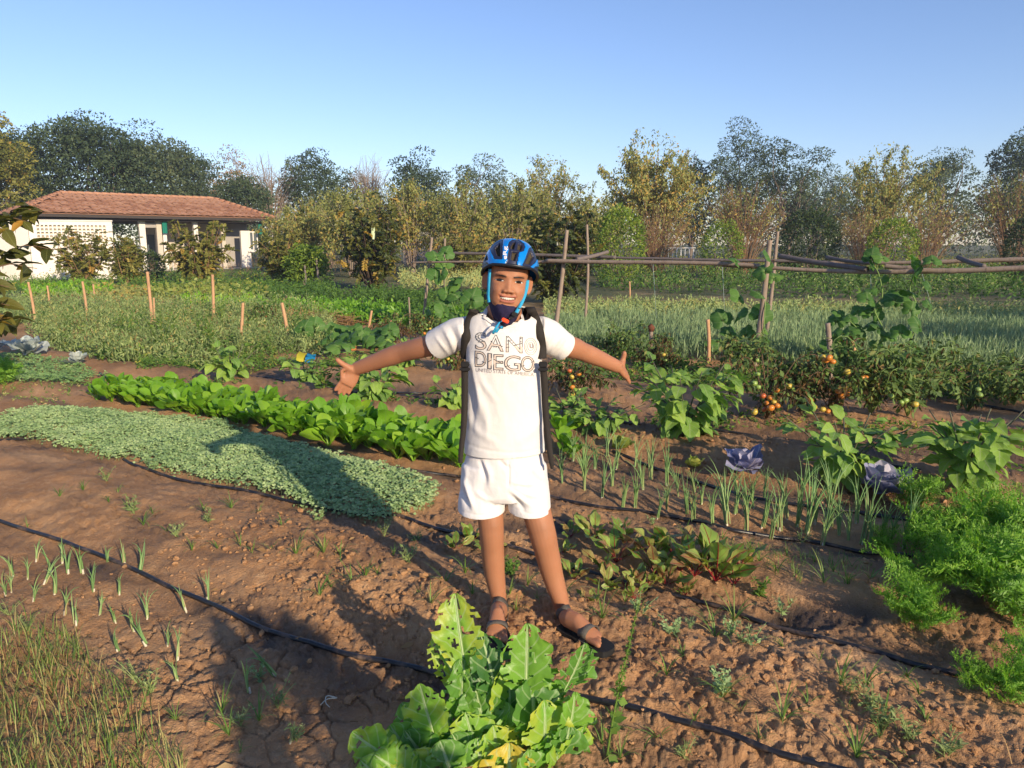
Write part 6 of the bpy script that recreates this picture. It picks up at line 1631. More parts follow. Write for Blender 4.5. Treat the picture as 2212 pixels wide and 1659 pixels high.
# ---------------------------------------------------------------- the tiled house and its white wall
def build_house():
    EH = 3.0
    def eave(px, py):
        d = ray(px, py); t = (EH - CAM_H) / d[2]; return np.array([d[0] * t, d[1] * t])
    A, B = eave(40, 457.5), eave(592, 470.5)
    Ln = np.linalg.norm(B - A); u = (B - A) / Ln; nn = np.array([-u[1], u[0]])
    W = 8.4; RZ = 4.2
    g = -.25
    def Q(s, d, z): p = A + u * s + nn * d; return np.array([p[0], p[1], z])
    e = empty('tiled_house', Q(Ln / 2, 3, g), 0, 'long low white house under a terracotta hipped roof at the edge of the trees', 'house')
    o0 = np.array(e.location)
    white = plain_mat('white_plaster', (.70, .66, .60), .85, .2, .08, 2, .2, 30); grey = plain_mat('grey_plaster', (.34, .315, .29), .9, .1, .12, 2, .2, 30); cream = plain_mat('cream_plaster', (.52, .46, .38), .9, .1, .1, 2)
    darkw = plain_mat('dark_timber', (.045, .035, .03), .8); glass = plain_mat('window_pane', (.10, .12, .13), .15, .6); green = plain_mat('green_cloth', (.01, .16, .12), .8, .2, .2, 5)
    def qbox(name, s0, s1, d0, d1, z0, z1, mat, parent=e, rel=o0):
        v = np.array([Q(s, d, z) for z in (z0, z1) for d in (d0, d1) for s in (s0, s1)]) - rel
        f = np.array([[0, 2, 3, 1], [4, 5, 7, 6], [0, 1, 5, 4], [2, 6, 7, 3], [0, 4, 6, 2], [1, 3, 7, 5]])
        mb = MB(); mb.add(v, f); return mb.obj(name, mat, parent, smooth=False)
    def sof(px, d):          # distance along the front where the sight line of a pixel column meets the plane d behind the eaves
        r_ = ray(px, 520)[:2]; r_ = r_ / r_[1]; m = np.array([[r_[0], -u[0]], [r_[1], -u[1]]]); k = np.linalg.solve(m, A + nn * d); return k[1]
    # roof: deck, ridge, tiles
    i0, i1 = 2.7, 1.9
    apL, apR = Q(i0, W / 2, RZ), Q(Ln - i1, W / 2, RZ)
    c = [Q(0, 0, EH), Q(Ln, 0, EH), Q(Ln, W, EH), Q(0, W, EH)]
    tile_m = NT('terracotta'); o_ = tile_m.obj(); rnd = tile_m.n('ShaderNodeObjectInfo').outputs['Random']
    col = tile_m.ramp(tile_m.math('MULTIPLY_ADD', rnd, .75, tile_m.math('MULTIPLY', tile_m.noise(.8, 3, .6, o_), .35)), [(0, (.25, .12, .07)), (.5, (.35, .175, .105)), (1, (.46, .26, .165))])
    tile_mat = tile_m.finish(tile_m.pbr(col, .85, tile_m.bump(tile_m.noise(40, 3, .6, o_), .3, .01), spec=.2))
    mb = MB(); V = np.array(c + [apL, apR]) - o0; V[:, 2] -= .05
    mb.add(V, [np.array([[0, 1, 5, 4], [2, 3, 4, 5]]), np.array([[1, 2, 5], [3, 0, 4]]), np.array([[3, 2, 1, 0]])]); roof = mb.obj('roof', [tile_mat], e, smooth=False)
    tm = MB(); tw, tl = .34, .40
    x = np.array([-.5, -.2, .2, .5]) * tw; zz = np.array([.0, .035, .035, 0])
    v = np.array([[xx, yy, z_ + zo] for yy, zo in ((0, .03), (tl * 1.05, .0)) for xx, z_ in zip(x, zz)]); v2 = v.copy(); v2[:, 2] -= .022
    tm.add(np.vstack([v, v2]), np.array([[0, 1, 5, 4], [1, 2, 6, 5], [2, 3, 7, 6], [0, 8, 9, 1], [1, 9, 10, 2], [2, 10, 11, 3], [0, 4, 12, 8], [3, 11, 15, 7]])); tme = tm.mesh('tile', tile_mat, False)
    slope_len = math.hypot(W / 2, RZ - EH); rows = int(slope_len / (tl * .82)); rest = MB(); count = 0
    yv = unit(np.append(nn * W / 2, RZ - EH)); xv = np.append(u, 0); zv = np.cross(xv, yv)
    rr = np.random.default_rng(3); items = []
    for j in range(rows):
        f = j / rows; s0 = i0 * f; s1 = Ln - i1 * f; k = int((s1 - s0) / tw)
        for q in range(k):
            s = s0 + (q + .5 + (.5 if j % 2 else 0) * .6) * tw
            if s > s1 - .1: continue
            items.append((s, j))
    for (s, j) in items:
        d = W / 2 * j / rows; p = Q(s, d, EH + (RZ - EH) * j / rows) - o0 + zv * .0
        R3 = np.stack([xv, yv, zv], 1); jig = rr.normal(0, .012)
        if count < 300 :
            o = link('tile', tme, roof); Mx = np.eye(4); Mx[:3, :3] = R3; Mx[:3, 3] = p + zv * (.01 + jig * .3) + xv * jig; o.matrix_local = Matrix(Mx.tolist()); count += 1
        else:
            vv = np.vstack([v, v2]) @ R3.T + p + zv * (.01 + jig * .3) + xv * jig
            rest.add(vv, np.array([[0, 1, 5, 4], [1, 2, 6, 5], [2, 3, 7, 6], [0, 8, 9, 1], [1, 9, 10, 2], [2, 10, 11, 3]]))
    # hip end facing away to the side
    yv2 = unit(apL - (Q(0, W / 2, EH))); xv2 = np.append(-nn, 0); zv2 = np.cross(xv2, yv2)
    hl = np.linalg.norm(apL - Q(0, W / 2, EH)); rws = int(hl / (tl * .82))
    for j in range(rws):
        f = j / rws; half = W / 2 * (1 - f)
        for q in np.arange(-half + .2, half - .1, tw):
            p = (Q(0, W / 2, EH) * (1 - f) + apL * f) + xv2 * (q + (tw / 2 if j % 2 else 0)) - o0
            rest.add(np.vstack([v, v2]) @ np.stack([xv2, yv2, zv2], 1).T + p + zv2 * .01, np.array([[0, 1, 5, 4], [1, 2, 6, 5], [2, 3, 7, 6], [0, 8, 9, 1], [1, 9, 10, 2], [2, 10, 11, 3]]))
    if rest.n: tag(rest.obj('tile', tile_mat, roof, smooth=False), kind='stuff')
    for p0, p1 in ((apL, apR), (c[0], apL), (c[1], apR), (c[3], apL)):
        m_ = max(3, int(np.linalg.norm(p1 - p0) / .4)); rm = MB()
        for k in range(m_):
            a_ = p0 + (p1 - p0) * k / m_ - o0; b_ = p0 + (p1 - p0) * (k + 1.15) / m_ - o0
            rm.add(*tube([a_ + [0, 0, .045], b_ + [0, 0, .025]], [.10, .085], 8)[:2])
        tag(rm.obj('ridge_tile', tile_mat, roof), kind='stuff')
    qbox('fascia', .02, Ln - .02, .03, .09, EH - .20, EH - .055, darkw)
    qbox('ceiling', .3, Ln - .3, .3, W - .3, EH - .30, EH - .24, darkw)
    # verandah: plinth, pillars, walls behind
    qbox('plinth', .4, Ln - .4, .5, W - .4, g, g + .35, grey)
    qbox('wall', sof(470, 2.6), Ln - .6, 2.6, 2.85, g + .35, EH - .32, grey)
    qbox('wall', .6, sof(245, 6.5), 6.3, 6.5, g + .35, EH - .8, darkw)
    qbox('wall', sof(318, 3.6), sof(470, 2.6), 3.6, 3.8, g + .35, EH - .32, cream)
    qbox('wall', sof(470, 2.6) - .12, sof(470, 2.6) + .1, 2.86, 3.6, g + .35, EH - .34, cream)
    qbox('wall', sof(520, 1.2), sof(540, 1.2), 1.15, 1.35, g + .36, 2.25, white)
    for pa, pb, m_ in ((302, 315, white), (339, 350, cream), (352, 360, white), (419, 428, white), (478, 486, cream), (586, 592, white)):
        qbox('pillar', sof(pa, .9), sof(pb, .9), .8, 1.05, g + .35, EH - .3, m_)
    qbox('lintel', sof(300, .95), sof(362, .95), .86, 1.0, 2.35, 2.6, grey)
    # a white-framed window and a dark opening
    fr = MB(); s0, s1 = sof(538, 1.25), sof(553, 1.25)
    wd = qbox('window', s0, s1, 1.17, 1.22, 1.15, 2.15, glass)
    for a_, b_, z0, z1 in ((s0 - .07, s0, 1.08, 2.22), (s1, s1 + .07, 1.08, 2.22), (s0, s1, 1.08, 1.15), (s0, s1, 2.15, 2.22), ((s0 + s1) / 2 - .03, (s0 + s1) / 2 + .03, 1.15, 2.15)):
        qbox('frame', a_, b_, 1.12, 1.165, z0, z1, white, wd)
    qbox('window_sill', s0 - .15, s1 + .15, 1.05, 1.16, 1.0, 1.075, white)
    qbox('window', sof(318, 3.55), sof(334, 3.55), 3.53, 3.58, .9, 2.0, glass)
    qbox('counter', sof(313, 2.2), sof(340, 2.2), 2.0, 2.4, g + .36, .95, darkw)
    for pa, pb in ((353, 363), (560, 568)):
        mb = MB(); s0, s1 = sof(pa, .55), sof(pb, .55); nU = 9; rows_ = []
        for z in np.linspace(EH - .28, 2.05, 6):
            for q in range(nU): t_ = q / (nU - 1); rows_.append(Q(s0 + (s1 - s0) * t_, .55 + .05 * math.sin(q * 2.2), z) - o0)
        mb.add(np.array(rows_), grid_faces(nU, 6)); mb.obj('rolled_blind', green, e)
    # the white perforated wall stands by itself in front
    D = 33.0
    e2 = empty('white_wall', at(150, 560, D), 0, 'white garden wall pierced by rows of small square holes, in front of the house', 'wall'); w0 = np.array(e2.location)
    p0, p1 = at(59, 474, 33.0), at(241, 478.5, 34.2); p1[2] = p0[2]; uu = unit((p1 - p0) * [1, 1, 0]); L2 = np.linalg.norm((p1 - p0)[:2]); n2 = np.array([-uu[1], uu[0], 0]); zt = p0[2]; zb = -.3
    def wbox(mb, s0, s1, z0, z1, d0=0, d1=.22):
        vv = np.array([p0 * [1, 1, 0] + uu * s + n2 * d + np.array([0, 0, z]) for z in (z0, z1) for d in (d0, d1) for s in (s0, s1)]) - w0
        mb.add(vv, np.array([[0, 2, 3, 1], [4, 5, 7, 6], [0, 1, 5, 4], [2, 6, 7, 3], [0, 4, 6, 2], [1, 3, 7, 5]]))
    nc, nr = 17, 5; hs = .10; px0 = .30; dx = (L2 - .5) / nc; dz = .145; ztop = zt - .22
    mb = MB(); wbox(mb, 0, L2, zb, ztop - nr * dz); mb.obj('lower_wall', white, e2, smooth=False)
    mb = MB(); wbox(mb, 0, L2, ztop, zt - .05); mb.obj('upper_wall', white, e2, smooth=False)
    mb = MB(); wbox(mb, -.03, L2 + .03, zt - .05, zt, -.04, .26); mb.obj('coping', white, e2, smooth=False)
    mb = MB()
    for j in range(nr):
        z0 = ztop - (j + 1) * dz; wbox(mb, 0, L2, z0, z0 + dz - hs)
        for q in range(nc + 1):
            sa = 0 if q == 0 else px0 + (q - 1) * dx + hs; sb = L2 if q == nc else px0 + q * dx; wbox(mb, sa, sb, z0 + dz - hs, z0 + dz)
    tag(mb.obj('lattice', white, e2, smooth=False), kind='stuff')
    mb = MB(); wbox(mb, .05, L2 - .05, ztop - nr * dz - .05, ztop + .05, .13, .215); mb.obj('back_panel', cream, e2, smooth=False)
    mb = MB(); q0, q1 = at(-120, 486, 29.5), p0; d_ = unit((q1 - q0) * [1, 1, 0]); m_ = np.array([-d_[1], d_[0], 0])
    vv = np.array([b_ * [1, 1, 0] + m_ * d2 + np.array([0, 0, z]) for z in (zb, zt - .1) for d2 in (0, .22) for b_ in (q0, q1 - d_ * .02)]) - w0
    mb.add(vv, np.array([[0, 2, 3, 1], [4, 5, 7, 6], [0, 1, 5, 4], [2, 6, 7, 3], [0, 4, 6, 2], [1, 3, 7, 5]])); mb.obj('side_wall', white, e2, smooth=False)
    # low concrete wall behind the shrubs and a far white railing
    e3 = at(990, 520, 47); mb = MB(); a, b = at(870, 505, 47), at(1094, 498, 45.5); dd = unit((b - a) * [1, 1, 0]); mm = np.array([-dd[1], dd[0], 0])
    vv = np.array([q * [1, 1, 0] + mm * d2 + np.array([0, 0, z]) for z in (-.3, 2.2) for d2 in (0, .2) for q in (a, b)]) - e3
    mb.add(vv, np.array([[0, 2, 3, 1], [4, 5, 7, 6], [0, 1, 5, 4], [2, 6, 7, 3], [0, 4, 6, 2], [1, 3, 7, 5]]))
    tag(mb.obj('concrete_wall', plain_mat('weathered_concrete', (.30, .27, .25), .95, .1, .25, 3, .4, 20), None, e3, smooth=False), 'low grey concrete wall behind the shrubs left of the helmet', 'wall')
    er = empty('railing', at(1470, 550, 58), 0, 'distant small white railing between the tree trunks', 'fence'); rl0 = np.array(er.location); rm = plain_mat('white_rail', (.55, .55, .53), .6)
    for k in range(7):
        x = at(1444 + k * 9, 545, 58)[0]; mb = MB(); mb.add(*box((x - rl0[0], 0, .6 - rl0[2]), (.07, .07, 1.25))); mb.obj('post', rm, er, smooth=False)
    mb = MB(); xa, xb = at(1440, 545, 58)[0], at(1502, 545, 58)[0]; mb.add(*box(((xa + xb) / 2 - rl0[0], -.05, 1.2 - rl0[2]), (xb - xa, .05, .08))); mb.obj('rail', rm, er, smooth=False)
build_house()
# ---------------------------------------------------------------- drip pipes
def build_pipes():
    pm = NT('black_pipe'); o_ = pm.obj()
    ns = pm.noise(14, 4, .65, o_); dust = pm.math('MULTIPLY', pm.math('SUBTRACT', ns, .50), 4.5, clamp=True)
    pipe_m = pm.finish(pm.pbr(pm.mix(dust, (.013, .013, .016), (.15, .10, .07)), pm.math('MULTIPLY_ADD', dust, .4, .38), pm.bump(pm.noise(90, 3, .6, o_), .2, .004), spec=.5))
    P = [([(-60, 1108), (0, 1130), (110, 1165), (250, 1220), (400, 1285), (560, 1360), (700, 1410), (840, 1440), (960, 1465), (1080, 1482), (1200, 1502), (1300, 1525), (1450, 1560), (1600, 1610), (1740, 1655), (1900, 1700)], .0105, 'thick black drip pipe running past the mustard plant, nearest the camera'),
         ([(268, 998), (300, 1012), (400, 1043), (520, 1066), (640, 1090), (760, 1112), (860, 1120), (940, 1145), (1030, 1170), (1130, 1197), (1200, 1217), (1330, 1256), (1440, 1288), (1560, 1322), (1690, 1365), (1800, 1392), (1950, 1433), (2060, 1460), (2140, 1480)], .0100, 'black drip pipe along the fenugreek carpet and behind the boy\'s shins'),
         ([(-40, 955), (60, 953), (110, 950), (150, 962)], .009, 'short end of black pipe under the far tip of the fenugreek'),
         ([(690, 960), (740, 984), (800, 1003), (900, 1021), (985, 1033), (1100, 1060), (1190, 1079), (1300, 1100), (1400, 1111), (1500, 1131), (1560, 1145), (1640, 1159), (1740, 1176), (1850, 1193), (1960, 1207), (2080, 1230)], .0105, 'black drip pipe along the spinach edge and below the spring onions'),
         ([(1325, 980), (1380, 1001), (1438, 1023), (1520, 1050), (1613, 1076), (1700, 1091), (1760, 1101), (1860, 1111), (1998, 1132), (2100, 1150)], .0105, 'black drip pipe through the far side of the spring onions'),
         ([(360, 788), (440, 803), (545, 816), (640, 832), (760, 850), (900, 853), (1000, 862), (1180, 888), (1330, 915), (1480, 930), (1581, 940), (1660, 950), (1718, 958), (1830, 985), (1990, 1022)], .011, 'black drip pipe at the foot of the eggplants'),
         ([(215, 800), (232, 812), (262, 820), (330, 822)], .011, 'bent end of black pipe beside the pale fenugreek'),
         ([(440, 762), (540, 775), (640, 783), (760, 795), (880, 806)], .011, 'black pipe on bare soil behind the left eggplants'),
         ([(2080, 868), (2160, 885), (2240, 900), (2330, 915)], .012, 'black pipe by the last tomato plant')]
    for pts, r_, lab in P:
        g = np.array([gp(*q) for q in pts]); c = curve_pts(g, len(pts) * 9)
        h = soil_fields(c[:, 0], c[:, 1])[0]; k = np.ones(9) / 9; hs = np.convolve(np.pad(np.maximum(h, hmac(c[:, 0], c[:, 1]) - .004), 4, 'edge'), k, 'valid')
        wob = np.stack([.010 * vnoise(np.arange(len(c)) * .13, np.full(len(c), r_ * 900), 3), .010 * vnoise(np.arange(len(c)) * .11, np.full(len(c), r_ * 700), 4)], 1)
        c[:, :2] += wob; c[:, 2] = hs + r_ * .75
        mb = MB(); mb.add(*tube(c, r_, 10)[:2]); tag(mb.obj('drip_pipe', pipe_m), lab, 'pipe')
build_pipes()

# ---------------------------------------------------------------- bamboo: trellis, stakes
def bamboo_mat(name, a, b, node=(.08, .05, .03)):
    n = NT(name); o_ = n.obj(); uv = n.n('ShaderNodeSeparateXYZ', Vector=n.n('ShaderNodeUVMap', dict(uv_map='uv')).outputs[0])
    c = n.mix(n.noise(7, 5, .7, o_), a, b); st = n.noise(1.0, 4, .7, n.n('ShaderNodeVectorMath', dict(operation='MULTIPLY'), _0=o_, _1=(60, 60, 4)).outputs[0])
    c = n.mix(n.math('MULTIPLY', n.math('SUBTRACT', st, .52), 3.5, clamp=True), c, node)
    return n.finish(n.pbr(c, .7, n.bump(st, .3, .006), spec=.3))
BAM_GREY = bamboo_mat('weathered_bamboo', (.20, .145, .105), (.34, .27, .22)); BAM_DARK = bamboo_mat('dark_bamboo', (.10, .085, .085), (.21, .175, .16)); BAM_TAN = bamboo_mat('tan_bamboo', (.40, .215, .11), (.55, .34, .19), (.20, .10, .05))
def bamboo(pts, r0, r1, seed=0, n=40, seg=.32):
    p = curve_pts(pts, n); L = np.concatenate([[0], np.cumsum(np.linalg.norm(np.diff(p, axis=0), axis=1))]); ph = (L / seg + seed * .37) % 1
    rad = np.linspace(r0, r1, n) * (1 + .16 * np.exp(-((ph - .5) / .07) ** 2))
    return tube(p, rad, 9)
def trY(px, back=0.0):
    d = ray(px, 560); a = d[0] / d[1]; return (12.4 + back - .685 * 1.6) / (1 + .685 * a)
def build_trellis():
    e = empty('trellis', gp(1640, 785), 0, 'long weathered bamboo trellis of level rails on crooked poles behind the boy', 'trellis'); o0 = np.array(e.location)
    def part(name, pts, r0, r1, mat, sd, n=60):
        mb = MB(); v, f, uv = bamboo(np.array(pts) - o0, r0, r1, sd, n); mb.add(v, f, uv); return mb.obj(name, mat, e)
    def wy(px, py, b=0.0): return at(px, py, trY(px, b))
    part('rail', [wy(889, 567), wy(1000, 565.5), wy(1100, 566), wy(1240, 565)], 0.0128, 0.0208, BAM_GREY, 1)
    part('rail', [wy(1180, 563, -.05), wy(1300, 566, -.05), wy(1438, 567, -.05), wy(1540, 569, -.05), wy(1640, 574, -.05)], 0.0272, 0.0240, BAM_GREY, 2)
    part('rail', [wy(1560, 573, .05), wy(1655, 578, .05), wy(1760, 584, .05), wy(1858, 587, .05), wy(1960, 587, .05), wy(2040, 585, .05)], 0.0208, 0.0272, BAM_GREY, 3)
    part('rail', [wy(1980, 584), wy(2060, 585), wy(2212, 579), wy(2380, 572)], 0.0272, 0.0288, BAM_GREY, 4)
    part('rail', [wy(964, 547, .9), wy(1100, 549, .9), wy(1240, 553, .9), wy(1330, 556, .9)], 0.0240, 0.0224, BAM_DARK, 5)
    part('rail', [wy(1290, 556, .95), wy(1438, 559, .95), wy(1560, 562, .95), wy(1700, 564, .95), wy(1830, 568, .95)], 0.0176, 0.0208, BAM_DARK, 6)
    part('rail', [wy(1788, 567, .9), wy(1950, 567.5, .9), wy(2080, 564, .9), wy(2212, 560, .9), wy(2380, 553, .9)], 0.0208, 0.0272, BAM_GREY, 7)
    def pole(tx, ty, bx, by, r0, mat, sd, Y=None, bow=4, Yt=None):
        b = gp(bx, by); Yb = b[1]; Y2 = Yb if Yt is None else Yt
        part('pole', [b - [0, 0, .15], at((tx + bx) / 2 + bow, (ty + by) / 2, (Yb + Y2) / 2), at(tx, ty, Y2)], r0 * 1.1, r0 * .85, mat, sd, 40)
    pole(933, 513, 910, 716, .024, BAM_GREY, 8, bow=1)
    pole(961, 515, 964, 700, .022, BAM_GREY, 9, bow=-2)
    pole(1225, 497, 1192, 748, .030, BAM_GREY, 10, bow=3)
    pole(1268, 485, 1262, 706, .024, BAM_GREY, 11, bow=5)
    pole(1663, 519, 1628, 790, .033, BAM_GREY, 12, bow=3)
    pole(1680, 500, 1652, 742, .026, BAM_GREY, 13, bow=2)
    for (x0, y0, x1, y1, bk) in ((1410, 560, 1418, 690, .4), (1990, 585, 2010, 655, .2), (1880, 585, 1885, 700, .3), (1560, 572, 1566, 690, .3)):
        mb = MB(); mb.add(*tube(np.array([wy(x0, y0, bk), gp(x1, y1) * [0, 0, 0] + wy(x1, y1, bk)]) - o0, .003, 4)[:2]); mb.obj('string', plain_mat('twine', (.30, .38, .36), .8), e)
    for k, (px, py, b) in enumerate(((930, 565, 0), (1222, 566, 0), (1657, 577, 0), (1668, 563, .95), (1267, 555, .95))):
        c = wy(px, py, b) - o0; mb = MB(); mb.add(*tube([c + np.array([.04 * math.cos(t), .04 * math.sin(t) - .0, .012 * math.sin(t * 3)]) for t in np.linspace(0, 12.5, 40)], .006, 5, cap=False)[:2]); mb.obj('binding', plain_mat('jute', (.12, .08, .05), .9), e)
    # loose canes laid over the rails
    for k, (x0, y0, b0, x1, y1, b1, r_, m_, lab) in enumerate(((1683, 553, .7, 1874, 582, -.03, 0.032, BAM_DARK, 'thick dark loose cane slanting across the trellis rails'), (1786, 556, .9, 1882, 569, .3, 0.024, BAM_DARK, 'short loose cane tucked behind the thick dark one'),
            (1912, 575, .2, 1985, 578, .15, 0.027, BAM_GREY, 'short cut cane lying along the trellis beside the gourd leaves'), (2070, 556, .75, 2126, 575, .1, 0.027, BAM_DARK, 'bluish-grey cane propped across the far rails'), (1246, 560, .1, 1313, 544, .8, 0.029, BAM_DARK, 'stubby cane lying across the rails right of the helmet'))):
        c = at(x0, y0, trY(x0, b0)); mb = MB(); v, f, uv = bamboo(np.array([c * 0, (at(x1, y1, trY(x1, b1)) - c) * .5 + [0, 0, -.01], at(x1, y1, trY(x1, b1)) - c]), r_, r_ * .85, k, 30); mb.add(v, f, uv)
        tag(mb.obj('bamboo_cane', m_, None, c), lab, 'bamboo cane')
build_trellis()
def build_stakes():
    S = [(318, 587, 331, 732, .022, 'tall tan stake above the weeds with a second stick beside it'), (332, 643, 333, 728, .014, 'thin stick leaning on the tall tan stake'), (459, 593, 461, 700, .026, 'tan stake in front of the largest olive shrub'), (178, 608, 190, 697, .022, 'reddish stake among grey weeds, right of the bright green strip'),
         (61, 609, 79, 708, .020, 'leaning thin stake nearest the near leafy branch'), (102, 617, 110, 688, .018, 'upright thin stake in front of the bright green strip'), (201, 614, 204, 650, .022, 'short reddish stake behind another at the strip\'s end'),
         (525, 654, 517, 754, .020, 'tan stake leaning right over the grey weeds'), (609, 654, 626, 753, .024, 'pale tan stake leaning left over the grey weeds'), (803, 671, 793, 716, .020, 'short tan stake beside an orange tomato'), (844, 691, 852, 738, .017, 'short stake between two others above the boy\'s arm'), (883, 642, 885, 718, .013, 'thin dark stick near the trellis end pole'),
         (1407, 712, 1400, 792, .022, 'stake with a rusty brown cap beyond the boy\'s hand'), (1529, 690, 1531, 784, .022, 'reddish stake behind the large eggplant'), (1222, 722, 1205, 846, .021, 'tan stake below the boy\'s short sleeve'), (1360, 608, 1360, 660, .020, 'thin tan stake in the far bright weeds'),
         (1788, 698, 1795, 838, .026, 'pale stake with orange tomatoes hanging on it'), (1840, 736, 1851, 806, .027, 'short reddish stake leaning beside the tomato vine')]
    for k, (tx, ty, bx, by, r_, lab) in enumerate(S):
        b = gp(bx, by); tp = at(tx, ty, b[1]); m_ = BAM_GREY if k in (11, 16, 12) else BAM_TAN
        mb = MB(); v, f, uv = bamboo(np.array([[0, 0, -.08], (tp - b) * .5 + [.008, 0, 0], tp - b]), r_ * 1.1, r_ * .95, k, 26, .22); mb.add(v, f, uv); o = tag(mb.obj('wooden_stake', m_, None, b), lab, 'stake', 'stakes in the beds')
        if k == 12:
            mb = MB(); mb.add(*tube([tp - b + [0, 0, -.02], tp - b + [0, 0, .03], tp - b + [.02, 0, .05]], [.03, .045, .03], 7)[:2]); mb.obj('cap', plain_mat('rust', (.15, .06, .035), .9, .1, .3, 20), o)
    for tx, ty, bx, by, r_, m_, lab in ((303, 559, 299, 603, .045, plain_mat('whitewashed_post', (.58, .56, .52), .8), 'whitewashed leaning post before the verandah'), (374, 566, 374, 585, .045, plain_mat('whitewashed_post', (.58, .56, .52), .8), 'short white post beside the largest olive shrub'), (658, 573, 662, 620, .035, BAM_DARK, 'dark thin post beside the papaya-like shrub'), (683, 556, 689, 620, .04, BAM_DARK, 'taller dark post right of the papaya-like shrub'), (168, 520, 152, 590, .05, BAM_GREY, 'crooked pale pole in front of the white perforated wall')):
        b = gp(bx, by); tp = at(tx, ty, b[1]); mb = MB(); v, f, uv = bamboo(np.array([[0, 0, -.1], (tp - b) * .5, tp - b]), r_, r_ * .9, 3, 14); mb.add(v, f, uv); tag(mb.obj('post', m_, None, b), lab, 'post')
build_stakes()

# ---------------------------------------------------------------- gourd vines on the trellis, cucumber patch
def gourd_leaf(seed):
    r = np.random.default_rng(seed); k = 20; ring = []
    for j in range(1, 5):
        for i in range(k):
            t = 2 * math.pi * i / k; rr = 1 - .16 * (math.cos(t * 5 + 1.57 * 2) > .3) * (j == 4) + .07 * math.sin(t * 3 + seed); notch = 1 - .75 * math.exp(-((t - 1.5 * math.pi) / .28) ** 2)
            q = j / 4 * rr * notch; ring.append((math.cos(t) * q * .5, math.sin(t) * q * .5 + .3, -.14 * (j / 4) ** 2 * (1 + .5 * math.sin(t * 2 + seed)) + .03 * math.sin(t * 5) * (j / 4)))
    v = np.array([(0, .12, 0)] + ring); i = np.arange(k); j = (i + 1) % k
    f = [np.stack([np.zeros(k, int), 1 + i, 1 + j], 1), np.concatenate([np.stack([1 + a * k + i, 1 + (a + 1) * k + i, 1 + (a + 1) * k + j, 1 + a * k + j], 1) for a in range(3)])]
    uv = np.stack([v[:, 0] + .5, v[:, 1]], 1); mb = MB(); mb.add(v, f, uv, tint=r.uniform(.2, .75)); return mb.mesh('gourd_leaf', M['gourd'])
GL = [gourd_leaf(s_) for s_ in range(4)]
def vine(name, label, cat, leaves, Yf, size, seed, stems, group=None, base=None):
    r = np.random.default_rng(seed); b = gp(*base); e = empty(name, b, 0, label, cat, group)
    mb = MB()
    for st in stems:
        p = curve_pts(np.array([at(x, y, Yf(x) + r.normal(0, .04)) for x, y in st]) - b, 24); mb.add(*tube(p, np.linspace(.010, .006, 24), 5)[:2])
    mb.obj('stem', M['stem'], e)
    for (px, py) in leaves:
        c = at(px, py, Yf(px) + r.normal(-.05, .12)) - b
        link('leaf', GL[int(r.integers(4))], e, c, (r.uniform(.2, 1.25), r.normal(0, .35), r.normal(0, .8)), size * r.uniform(.7, 1.25))
q4 = lambda x, y: (1770 + .3486 * x, 553 + .3486 * y)
vine('gourd_vine', 'gourd vine with big drooping leaves climbing the trellis among the tomatoes', 'gourd vine',
     [q4(*p) for p in ((590, 145), (590, 235), (560, 355), (450, 265), (500, 495), (610, 585), (330, 580), (420, 630), (620, 655), (550, 700), (630, 460), (690, 215), (680, 320), (330, 245), (300, 285), (370, 165), (140, 360), (230, 355), (250, 440), (190, 480), (100, 425), (90, 490), (240, 510), (320, 385), (480, 280), (510, 300), (320, 30), (400, 25), (350, 70), (640, 50), (700, 40), (280, 450), (150, 545), (120, 600), (380, 700), (300, 640), (460, 690), (220, 620), (60, 560), (500, 640), (360, 450), (430, 520), (560, 610), (340, 330), (200, 400))],
     lambda px: trY(px, -.15), .20, 1, [[q4(*p) for p in s_] for s_ in ([(300, 780), (330, 600), (400, 480), (340, 330), (390, 250), (370, 120), (340, 60)], [(500, 780), (520, 600), (590, 460), (600, 300), (560, 200), (600, 90), (660, 45)], [(150, 760), (180, 600), (240, 470), (160, 380)], [(340, 330), (450, 300), (600, 330)])], None, (1880, 850))
vine('gourd_vine', 'dark gourd vine tangled round the trellis end pole behind the boy\'s shoulder', 'gourd vine',
     [(958, 552), (945, 560), (962, 575), (950, 598), (940, 606), (966, 625), (955, 645), (972, 662), (962, 682), (985, 690), (1000, 672), (1020, 690), (935, 690), (948, 705), (975, 712), (1005, 712), (1030, 700), (920, 700), (990, 640), (1015, 655), (960, 700), (985, 725), (940, 728), (1020, 722), (968, 640), (978, 604)],
     lambda px: trY(px, .25), .30, 2, [[(975, 740), (965, 680), (962, 620), (958, 555)], [(1010, 740), (990, 690), (972, 640)]], None, (975, 738))
vine('gourd_vine', 'smaller gourd vine on the bare pole right of the boy\'s sleeve', 'gourd vine', [(1655, 590), (1672, 605), (1648, 640), (1640, 690), (1655, 720), (1600, 650), (1590, 690), (1565, 700), (1575, 725), (1610, 730), (1645, 745), (1560, 745), (1665, 560), (1590, 566)], lambda px: trY(px, -.1), .24, 3, [[(1640, 780), (1650, 700), (1655, 600)]], None, (1640, 786))
vine('cucumber_vine', 'low cucumber vine on the ground before the straw heap', 'cucumber vine', [(650 + 9 * i + 20 * math.sin(i * 2.1), 722 + 12 * math.sin(i * 1.7) + i * .4) for i in range(24)], lambda px: gp(px, 755)[1] + .3 * math.sin(px), .26, 4, [[(650, 752), (740, 745), (850, 752)]], None, (745, 752))
vine('cucumber_vine', 'cucumber vine spreading round the orange pot', 'cucumber vine', [(690 + 8 * i, 742 + 10 * math.sin(i * 2.3)) for i in range(18)], lambda px: gp(px, 768)[1] + .25 * math.sin(px * 1.3), .22, 5, [[(690, 765), (780, 760), (830, 764)]], None, (752, 768))

